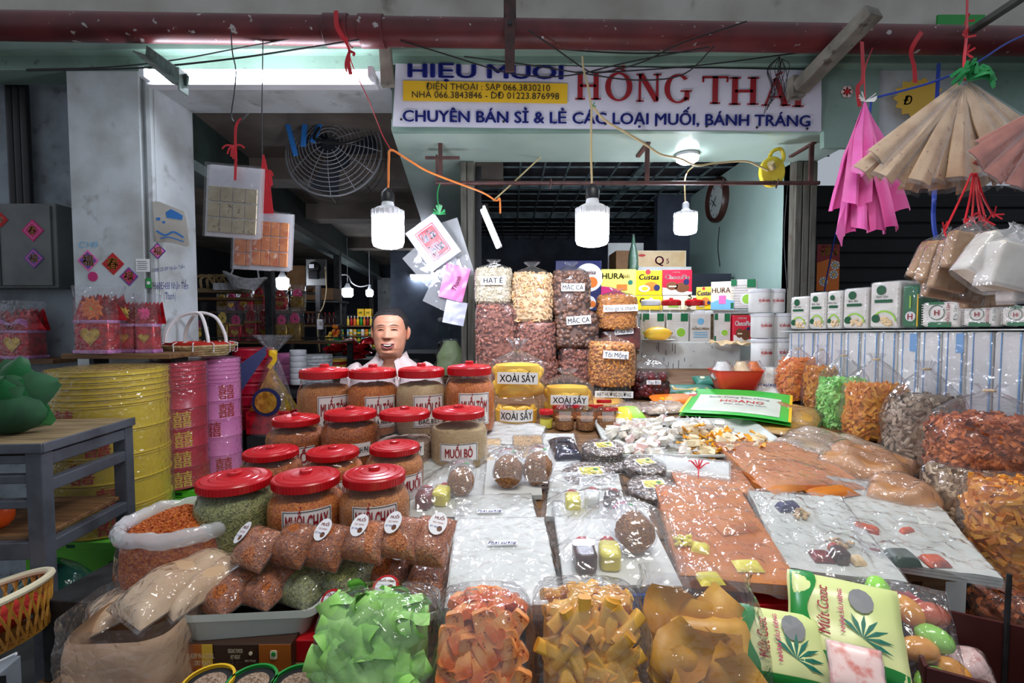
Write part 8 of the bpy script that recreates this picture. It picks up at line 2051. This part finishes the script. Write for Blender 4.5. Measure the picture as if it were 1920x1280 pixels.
for s in (-1, 1):
    sh = Vector((s*.185, .03, ZC-.125)); el = Vector((s*.25, .06, ZC-.43)); ha = Vector((s*.18, -.10, ZC-.62))
    M().tube(spline([sh+Vector((-s*.05, 0, .03)), sh, sh.lerp(el, .5), sh.lerp(el, .85)], 5), [.055, .062, .064, .062, .060]+[.058]*11, 16).build('sleeve', 'shirt', man)
    M().tube(spline([sh.lerp(el, .6), el, el.lerp(ha, .5), ha], 5), [.044]*5+[.040]*4+[.034]*4+[.026]*3, 14).build('forearm', 'skin', man)
    h = M().sph((0, 0, 0), (.040, .045, .018), 14, 8)
    for i in range(4): h.tube([(-.027+.018*i, -.03, 0), (-.030+.020*i, -.065+.005*abs(i-1), -.004), (-.030+.020*i, -.09+.008*abs(i-1.3), -.018)], [.009, .0085, .007], 8)
    h.tube([(-s*.030, .0, 0), (-s*.050, -.025, -.006), (-s*.052, -.05, -.012)], [.011, .010, .008], 8)
    h.build('hand', 'skin', man, loc=ha+Vector((0, -.02, -.01)))
    # collar leaf
    m = M().grid(lambda u, v: (s*lerp(.072-.046*v, .088-.038*v, u), lerp(.055-.125*v, .050-.145*v, u)-.006*u, lerp(ZC+.012-.040*v, ZC-.026-.062*v*v-.03*v, u)), 6, 12)
    m.join(M().grid(lambda u, v: (s*lerp(.070-.046*v, .086-.038*v, u), lerp(.058-.120*v, .053-.140*v, u)-.003*u, lerp(ZC+.010-.040*v, ZC-.028-.062*v*v-.03*v, u)), 6, 12))
    m.build('collar', 'shirt', man)
    M().tube([(s*.085, .03, ZC-.57), (s*.09, .03, .45), (s*.09, .04, .06)], [.10, .075, .062], 18).build('trouser_leg', 'trousers', man)
    M().sph((s*.09, -.02, .035), (.045, .12, .04), 14, 8).build('shoe', 'ink_black', man)
M().lathe([(.150, ZC-.60), (.160, ZC-.54), (.15, ZC-.50)], 24).warp(lambda x, y, z: (x, y*.7+.03, z)).build('waist', 'trousers', man)
M().box((.004, -.083, ZC-.22), (.018, .006, .14)).build('placket', 'shirt', man, True, .002)
for i in range(3): M().cyl((.004, -.088, ZC-.17-.05*i), (.004, -.091, ZC-.17-.05*i), .004, 10).build('button', 'teeth', man)
# ------------------------------------------------------------------ the neighbouring shop seen through the corridor
def pgift(px, yb, d, wpx, hpx, mt, fl, label, grp='gift packs on the neighbour shelf', style=0):
    k = K(d); b = P(px, yb, d); w, h = wpx*k, hpx*k
    t = thing('gift_pack', label, 'gift', b, (0, 0, R.uniform(-.2, .2)), grp)
    M().box((0, 0, h*.26), (w*.86, w*.6, h*.52)).build('foil_box', mt, t, True, .006)
    M().poly(heart(w*.6), .003, T(0, -w*.3-.001, h*.26)@UP).build('heart', 'foil_gold', t, False)
    m = M()
    for i in range(7):
        a = 2*PI*i/7; m.sph((math.cos(a)*w*.2, -.02, h*.68+math.sin(a)*h*.12), (w*.15, .012, h*.09), 8, 5)
    m.build('flower', fl, t)
    M().box((0, 0, h*.54), (w*.9, w*.62, h*.05)).build('top_band', 'foil_gold', t, False)
    sack(w, w*.7, h, [(0, .95), (.6, 1), (.85, .9), (1.05, 1.0)], 18, 8, 4, .05, px, 0, 1.05).build('clear_bag', 'film_crinkle', t)
k_ = 3.75
z = P(0, 640, k_).z
t = thing('shop_shelf', 'dark shop shelf with red gift packs beyond the pillar', 'shelf', (P(500, 640, k_).x, k_+.1, z)); wl = 290*K(k_)
M().box((0, 0, -.008), (wl, .3, .016)).build('board', 'wood', t, False)
for x in (-wl/2+.02, wl/2-.02): M().box((x, .1, -z/2-.01), (.04, .04, z-.02)).build('post', 'steel_dark', t, False)
M().box((0, -.13, .03), (wl, .01, .012)).build('rail', 'steel_dark', t, False)
desc = ['first', 'second', 'third', 'fourth', 'fifth', 'sixth', 'seventh', 'eighth', 'ninth']
for i, (px, w, h, mt, fl) in enumerate(((378, 24, 44, 'ink_gold', 'petal_pink'), (420, 22, 62, 'foil_gold', 'petal_yellow'), (446, 26, 56, 'foil_red', 'petal_pink'), (474, 26, 66, 'foil_red', 'foil_red'), (497, 22, 66, 'foil_red', 'foil_red'), (530, 24, 56, 'foil_gold', 'petal_pink'), (556, 28, 60, 'foil_gold', 'petal_pink'))):
    pgift(px, 639, k_, w, h, mt, fl, 'small foil gift pack on the neighbour shelf, %s from the white pillar' % desc[i])
z2_ = P(0, 583, k_+.15).z
t = thing('shop_shelf', 'upper shop shelf with gift packs near the lamp', 'shelf', (P(500, 583, k_+.25).x, k_+.25, z2_)); M().box((0, 0, -.008), (200*K(k_), .18, .014)).build('board', 'wood', t, False); M().box((0, .1, -z2_/2), (.04, .03, z2_-.02)).build('post', 'steel_dark', t, False)
for i, (px, w, h, mt, fl) in enumerate(((418, 20, 34, 'foil_gold', 'petal_yellow'), (438, 20, 36, 'foil_lilac', 'petal_pink'), (462, 24, 42, 'foil_red', 'foil_red'), (488, 24, 50, 'foil_red', 'foil_red'), (528, 24, 44, 'foil_red', 'foil_red'), (560, 26, 46, 'foil_gold', 'petal_pink'))):
    pgift(px, 582, k_+.22, w, h, mt, fl, 'small foil gift pack on the upper neighbour shelf, %s from the pillar' % desc[i])
# hanging boat basket and straw ware
c = P(458, 528, 3.4)
t = thing('boat_basket', 'white woven boat shaped basket hanging below the snack packets', 'basket', c, (0, .15, 0))
def bb(u, v): a = 2*PI*u; k = .55+.45*v; return (.125*k*math.cos(a)*(1+.2*abs(math.cos(a))), .07*k*math.sin(a), -.05+.07*v+.03*abs(math.cos(a))**3*v)
M().grid(bb, 36, 10, True).build('weave', 'wicker_white', t); M().tube([bb(i/36, 1) for i in range(36)], .007, 6, True).build('rim', 'wicker_white', t); M().tube(spline([(-.10, 0, .04), (-.06, 0, .13), (.06, 0, .13), (.10, 0, .04)], 6), .006, 6).build('handle', 'wicker_white', t)
M().cyl((0, 0, .13), (0, 0, .5), .002, 6).build('string', 'cord_black', t)
t = thing('straw_bundle', 'pile of straw ware on a high board behind the pillar', 'basket', P(395, 540, 3.6))
for i in range(5): M().tube(spline([(-.12+.05*i, 0, 0), (-.10+.05*i, -.03, .07), (-.02+.05*i, -.02, .09), (.04+.05*i, 0, .01)], 5), .010, 6).build('loop', 'straw', t)
M().box((.05, .02, -.02), (.42, .16, .03)).build('board', 'wood_pale', t, False)
t = thing('high_shelf', 'dark board holding the straw ware', 'shelf', P(400, 548, 3.6)+Vector((.05, .04, -.05))); M().box((0, 0, 0), (.5, .22, .02)).build('board', 'wood', t, False); M().box((-.2, .08, -.75), (.03, .03, 1.5)).build('post', 'steel_dark', t, False)
t = thing('white_box', 'white cardboard box on the high board beside the boat basket', 'box', P(425, 545, 3.5)); M().box((0, .03, .03), (.16, .12, .05)).build('carton', 'wicker_white', t, False)
# lamps in the shop
for px, y0, y1, d, w, l in ((530, 520, 543, 4.2, 22, 'lit LED bulb above the neighbour gift packs'), (652, 540, 557, 6.2, 20, 'lit LED bulb in front of the spice shelves'), (693, 543, 556, 6.6, 13, 'smallest lit LED bulb beside the corridor posts'), (838, 605, 616, 8.5, 9, 'far lit bulb at the corridor end'), (848, 614, 626, 8.0, 8, 'second far lit bulb at the corridor end')):
    b = P(px, y1, d); r = w/2*K(d); h = (y1-y0)*K(d)
    t = thing('light_bulb', l, 'lamp', b, (0, 0, 0), 'bulbs in the neighbouring shop')
    M().lathe([(.001, 0), (r*.7, .002), (r, h*.25), (r, h*.9), (r*.6, h)], 20).build('diffuser', 'far_light', t); M().lathe([(r*.8, h*.95), (r*.4, h*1.3), (r*.3, h*1.5), (.004, h*1.6), (.004, (2.37 if px > 800 else 2.56)-b.z)], 14).build('socket', 'lamp_white', t)
cord('lamp_wire', 'white wire looping between the two spice shop bulbs', [(636, 515, 6.2), (652, 516, 6.2), (660, 530, 6.2), (675, 537, 6.4), (693, 534, 6.6), (694, 542, 6.6)], .008, 'lamp_white')
# electricity meter on a board
c = P(594, 535, 4.4)
t = thing('electric_meter', 'round glass electricity meter on a grey board beyond the gift packs', 'meter', c); k = K(4.4)
M().box((0, 0, 24*k), (36*k, .03, 48*k)).build('board', 'box_grey', t, False); M().lathe([(10*k, 0), (11*k, .02), (10*k, .06), (.001, .065)], 24, T(0, -.015, 32*k)@rot(x=PI/2), caps=False).build('dial_case', 'black_plastic', t); M().box((0, -.06, 18*k), (16*k, .05, 14*k)).build('terminal_box', 'black_plastic', t, False)
M().box((-2*k, -.085, 34*k), (9*k, .004, 7*k)).build('dial', 'lamp_white', t, False)
M().box((0, .03, -.9), (.04, .03, 1.84)).build('post', 'steel_dark', t, False)
cord('meter_cable', 'pale cable hanging from the electric meter', [(610, 500, 4.35), (612, 545, 4.35), (606, 575, 4.35), (598, 590, 4.35), (596, 620, 4.35), (600, 660, 4.35)], .006, 'cord_beige')
t = thing('junction_box', 'small white switch box below the electric meter', 'switch', P(601, 615, 4.34)); M().box((0, 0, .035), (.05, .03, .09)).build('case', 'lamp_white', t, False); M().box((0, -.017, .05), (.02, .004, .03)).build('rocker', 'wall_cream', t, False)
for i, (x0, x1, y0, y1, d) in enumerate(((538, 572, 498, 545, 5.0), (572, 625, 540, 562, 5.2))):
    t, w, h = box_thing('carton', ('tan carton high on the neighbour rack', 'tan carton below the electric meter')[i], x0, x1, y0, y1, d, .25, 'box_brown', 'cartons in the neighbouring shop')
t = thing('carton_rack', 'steel rack under the tan cartons', 'rack', (P(575, 565, 5.1).x, 5.3, 0)); zq = P(0, 563, 5.2).z
M().box((0, 0, zq-.015), (.65, .34, .02)).build('shelf', 'steel_dark', t, False); M().box((-.05, 0, P(0, 546, 5.0).z-.012), (.3, .3, .02)).build('shelf', 'steel_dark', t, False)
for x in (-.3, .3): M().box((x, .1, zq/2-.015), (.03, .03, zq-.03)).build('post', 'steel_dark', t, False)
# bottle and can shelves of the spice shop
d6 = 6.9; kk = K(d6)
t = thing('spice_rack', 'dark rack of sauces and cans behind the man', 'rack', (P(672, 690, d6).x, d6+.15, 0))
zsx = [P(0, y, d6).z for y in (610, 629, 642, 653)]
for z in zsx: M().box((0, 0, z-.01), (150*kk, .3, .02)).build('shelf', 'wood', t, False)
for x in (-74*kk, 74*kk): M().box((x, .12, zsx[0]/2), (.04, .04, zsx[0])).build('post', 'steel_dark', t, False)
M().box((0, .16, zsx[0]*.5+.08), (150*kk, .02, zsx[0]+.16)).build('back_panel', 'dark', t, False)
bcols = ['petal_yellow', 'ink_red', 'petal_orange', 'ink_yellow', 'ink_green', 'ink_orange', 'ink_darkred']
bot = M().lathe([(.4, 0), (.5, .04), (.5, .6), (.2, .8), (.18, .95)], 12); capm = M().lathe([(.22, .9), (.22, 1.05), (.001, 1.05)], 10, caps=False)
for i in range(12):
    px = 650+i*6.2
    t = thing('sauce_bottle', '%s capped sauce bottle, %s from the steel post, spice rack top' % (('yellow', 'red', 'orange', 'lemon yellow', 'green', 'amber', 'dark red')[i % 7]+' white', ORD[i]), 'bottle', (P(px, 610, d6).x, d6+.06, zsx[0]), (0, 0, 0), 'bottles on the spice rack'); s = 5*kk; hh = 17*kk
    M().join(bot, Matrix.Diagonal((s, s, hh, 1))).build('bottle', bcols[i % 7], t); M().join(capm, Matrix.Diagonal((s, s, hh, 1))).build('cap', 'ink_white', t)
for i, px in enumerate((676, 690)):
    t, w, h = box_thing('yellow_box', '%s yellow box standing on the spice rack behind the bottles' % ('first', 'second')[i], px-6, px+6, 577, 592, d6+.12, .1, 'ink_yellow', 'yellow boxes on the spice rack', z=zsx[0]+.125); word(t, 'MÌ', 0, h*.5, h*.3, 'ink_green', .02)
t = thing('box_riser', 'low riser under the yellow boxes of the spice rack', 'box', (P(683, 610, d6+.15).x, d6+.18, zsx[0])); M().box((0, 0, .06), (.24, .09, .12)).build('block', 'dark', t, False)
cans = ['ink_teal', 'ink_cream', 'ink_green', 'ink_white', 'ink_gold', 'ink_sky', 'ink_orange']
can = M().lathe([(.48, 0), (.5, .03), (.5, .95), (.46, 1), (.001, 1)], 14, caps=False)
for r_ in (1, 2, 3):
    for i in range(11):
        px = 642+i*7.4
        o = M().join(can, Matrix.Diagonal((6.5*kk, 6.5*kk, (12 if r_ == 1 else 10)*kk, 1))).build('tin_can', cans[(i*3+r_*2) % 7], None, True, loc=(P(px, 629, d6).x, d6+.03, zsx[r_]))
        tag(o, 'tin can standing %s from the steel post, %s board of the spice rack' % (ORD[i], ('', 'second', 'third', 'lowest')[r_]), 'can', 'cans on the %s board' % ('', 'second', 'third', 'lowest')[r_])
        M().lathe([(6.6*kk/2, 3*kk), (6.6*kk/2, 7*kk)], 14, caps=False).build('can_label', 'ink_cream' if i % 2 else 'ink_yellow', o)
for i in range(7):
    px = 578+i*8
    t = thing('dark_jar', 'dark brown bottle, %s along the board under the cartons' % ORD[i], 'bottle', P(px, 607, 5.2), (0, 0, 0), 'brown bottles in the shop'); s = 7*K(5.2); hh = 20*K(5.2)
    M().join(bot, Matrix.Diagonal((s, s, hh, 1))).build('bottle', 'sate_dark', t); M().join(capm, Matrix.Diagonal((s, s, hh, 1))).build('cap', 'ink_red', t)
t = thing('bottle_board', 'wooden board under the brown bottles', 'shelf', P(602, 608, 5.2)+Vector((0, .03, -.014))); M().box((0, 0, 0), (.40, .16, .02)).build('board', 'wood', t, False); M().box((0, .06, -.5), (.03, .03, .98)).build('post', 'steel_dark', t, False)
for i, (px, py, mt, l) in enumerate(((632, 632, 'petal_orange', 'orange plastic flowers beside the steel post'), (622, 640, 'petal_yellow', 'yellow plastic flowers beside the steel post'))):
    t = thing('flower_bunch', l, 'flowers', P(px, py, 5.0), (0, 0, 0), 'plastic flowers'); m = M()
    for k in range(9): m.sph((R.uniform(-.06, .06), R.uniform(-.03, .03), R.uniform(0, .12)), .022, 8, 5)
    m.build('blossom', mt, t); M().lathe([(.03, -.12), (.05, 0)], 12).build('pot', 'ink_green', t)
# stacked wares low in the shop
def stack(px, wpx, y0, y1, d, n, mt, label, nm='tin', name='tin_stack', cat='tins'):
    b = P(px, y1, d); r = wpx/2*K(d); H_ = (y1-y0)*K(d); t = thing(name, label, cat, b, (0, 0, 0), 'stacked wares in the neighbouring shop')
    for i in range(n):
        h = H_/n; M().lathe([(r*.95, i*h+.001), (r, i*h+h*.15), (r*.97, i*h+h*.5), (r, i*h+h*.85), (r*.95, (i+1)*h-.001)], 28).build(nm, mt[i % len(mt)], t)
stack(478, 72, 650, 800, 2.75, 7, ['tin_red'], 'stack of red tins behind the pink tin stack')
stack(548, 52, 660, 780, 3.3, 6, ['tin_pink'], 'stack of pink tins behind the steel post')
stack(592, 62, 664, 720, 3.2, 9, ['wicker_white'], 'stack of white woven trays behind the back row jars', 'woven_tray')
stack(630, 40, 672, 720, 3.6, 9, ['ink_gold', 'ink_darkred'], 'stack of gold and red boxes beside the man', 'box')
stack(560, 30, 655, 720, 3.05, 6, ['lamp_white'], 'stack of white bowls beside the pink tins', 'bowl')
t = thing('ware_bench', 'dark bench under the stacked wares of the shop', 'bench', (P(560, 720, 3.3).x, 3.3, 0)); M().box((.05, 0, P(0, 720, 3.2).z-.02), (.95, .95, .03)).build('top', 'dark', t, False); M().box((.05, 0, .5), (.9, .9, .98)).build('body', 'dark', t, False)
for i, (px, py, mt, l) in enumerate(((655, 670, 'foil_red', 'heap of red packets behind the man'), (690, 668, 'sate_dark', 'heap of dark glossy packets behind the man'))):
    t = thing('packet_heap', l, 'packets', P(px, py, 4.6), (0, 0, 0), 'heaps of packets')
    for k in range(7): pillow(.16, .12, .05, k+i, .06, 10, 10).build('packet', mt if k % 2 else 'foil_red', t, True, loc=(R.uniform(-.14, .06), R.uniform(-.1, .1), .02*k), rotm=(R.uniform(-.3, .3), R.uniform(-.3, .3), R.uniform(-1, 1)))
t = thing('packet_bench', 'dark bench under the packet heaps behind the man', 'bench', (P(670, 672, 4.7).x, 4.75, 0)); zq = P(0, 672, 4.65).z; M().box((0, 0, zq/2), (.75, .5, zq-.01)).build('body', 'dark', t, False)
# cellophane cone gift tied at the post
b = P(515, 810, 2.6)
t = thing('cellophane_gift', 'cone shaped gift hamper in cellophane tied with a yellow ribbon at the steel post', 'gift', b); k = K(2.6)
M().box((0, .0, 22*k), (84*k, .14, 44*k)).build('hamper_box', 'foil_red', t, True, .006); M().poly(circ(26*k, 26), .01, T(0, -.075, 62*k)@UP).build('fan_disc', 'ink_navy', t, False); M().poly(circ(20*k, 24), .012, T(0, -.078, 62*k)@UP).build('fan_disc_centre', 'foil_gold', t, False)
M().add([(-38*k, -.05, 44*k), (38*k, -.05, 44*k), (0, -.02, 128*k), (-38*k, .05, 44*k), (38*k, .05, 44*k)], [(0, 1, 2), (4, 3, 2), (0, 2, 3), (1, 4, 2)]).build('sweet_cone', 'foil_gold', t, False)
M().grid(lambda u, v: (lambda a, r: (r*math.cos(a)*(1+.1*math.cos(9*a)*v), r*math.sin(a)*.7, v*150*k))(2*PI*u, 46*k*(1-v)**.8+4*k), 36, 16, True).build('cellophane', 'film_crinkle', t)
M().grid(lambda u, v: (lambda a, r: (r*math.cos(a)*(1+.25*math.cos(7*a)), r*math.sin(a)*.6, 150*k+v*34*k))(2*PI*u, 5*k+26*k*v), 36, 8, True).build('cellophane_top', 'film_crinkle', t)
M().lathe([(7*k, 144*k), (8*k, 150*k), (7*k, 156*k)], 16).build('ribbon', 'ink_yellow', t); M().ribbon(spline([(0, -8*k, 150*k), (8*k, -9*k, 140*k), (-4*k, -9*k, 122*k)], 5), 8*k).build('ribbon_tail', 'ink_yellow', t)
t = thing('gift_stand', 'dark block under the cellophane hamper', 'stand', (b.x, b.y, 0)); M().box((0, 0, b.z/2-.002), (.22, .16, b.z-.006)).build('block', 'dark', t, False)
a = P(500, 652, 2.62); m = M().add([tuple(P(498, 648, 2.58)), tuple(P(446, 685, 2.5)), tuple(P(448, 740, 2.5)), tuple(P(500, 664, 2.58)), tuple(P(498, 648, 2.6)), tuple(P(446, 685, 2.52)), tuple(P(448, 740, 2.52)), tuple(P(500, 664, 2.6))], [(0, 1, 2, 3), (7, 6, 5, 4), (0, 4, 5, 1), (2, 6, 7, 3), (1, 5, 6, 2)])
tag(m.build('navy_cloth', 'ink_navy', None, False), 'navy cloth stretched from the steel post behind the pink tins', 'cloth')
# far end of the corridor, near the post
t = thing('far_tube', 'short lit tube lamp on the far corridor ceiling', 'lamp', P(788, 521, 6.5)); M().cyl((-.12, 0, 0), (.14, 0, 0), .02, 10).build('tube', 'far_light', t); M().box((.01, .03, .035), (.3, .04, .03)).build('fixture', 'lamp_white', t, False)
for i, (px, py, s, mt, l) in enumerate(((846, 690, .13, 'pale_green', 'pale green sack in the corridor beside the post'), (824, 694, .10, 'toffee_flat', 'brown packet on the corridor table beside the post'), (770, 690, .12, 'dark', 'dark bag on the corridor table behind the man'))):
    t = thing('corridor_bag', l, 'bag', P(px, py+12, 3.3)); sack(s*1.6, s, s*(1.8 if i == 0 else .8), [(0, .8), (.2, 1), (.6, .9), (1, .4)], 24, 12, 2.4, .08, i, 0, 1).build('contents', mt, t); sack(s*1.7, s*1.1, s*(1.9 if i == 0 else .9), [(0, .8), (.2, 1), (.6, .9), (1, .5)], 26, 14, 2.4, .12, i, 0, 1).build('plastic_bag', 'film_crinkle', t)
t = thing('corridor_table', 'dark table in the corridor beside the post', 'table', (P(815, 704, 3.35).x-.07, 3.4, 0)); zq = P(0, 703, 3.3).z; M().box((0, 0, zq-.02), (.55, .4, .03)).build('top', 'wood', t, False)
for x in (-.24, .24): M().box((x, 0, zq/2-.02), (.04, .3, zq-.04)).build('leg', 'wood', t, False)
t = thing('blender_jar', 'clear mixer jar with a white cap at the corridor end', 'jar', P(835, 640, 5.0)); M().lathe([(.05, 0), (.07, .03), (.08, .2), (.06, .22)], 20).build('shell', 'glass', t); M().lathe([(.07, .21), (.08, .23), (.06, .25), (.001, .25)], 18, caps=False).build('cap', 'lamp_white', t); M().lathe([(.06, 0), (.08, -.02), (.08, -.14)], 18).build('motor_base', 'steel_dark', t)
t = thing('far_counter', 'dark counter at the far end of the corridor', 'counter', (P(815, 660, 5.2).x, 5.3, 0)); zq = P(0, 661, 5.0).z; M().box((-.08, 0, zq/2-.0), (.6, .7, zq-.01)).build('body', 'dark', t, False)
for i in range(7): 
    t = thing('hanging_cloth', 'hanging cloth at the far corridor end, %s from the man' % ORD[i], 'cloth', P(812+i*6, 640, 7.6), (0, 0, 0), 'cloths at the corridor end'); M().grid(lambda u, v: ((u-.5)*.07, .012*math.sin(u*9+i), .6*v), 6, 6).build('cloth', ('wall_cream', 'dark_blue', 'box_brown')[i % 3], t); M().cyl((-.05, 0, .6), (.05, 0, .6), .008, 6).build('rod', 'steel_dark', t)
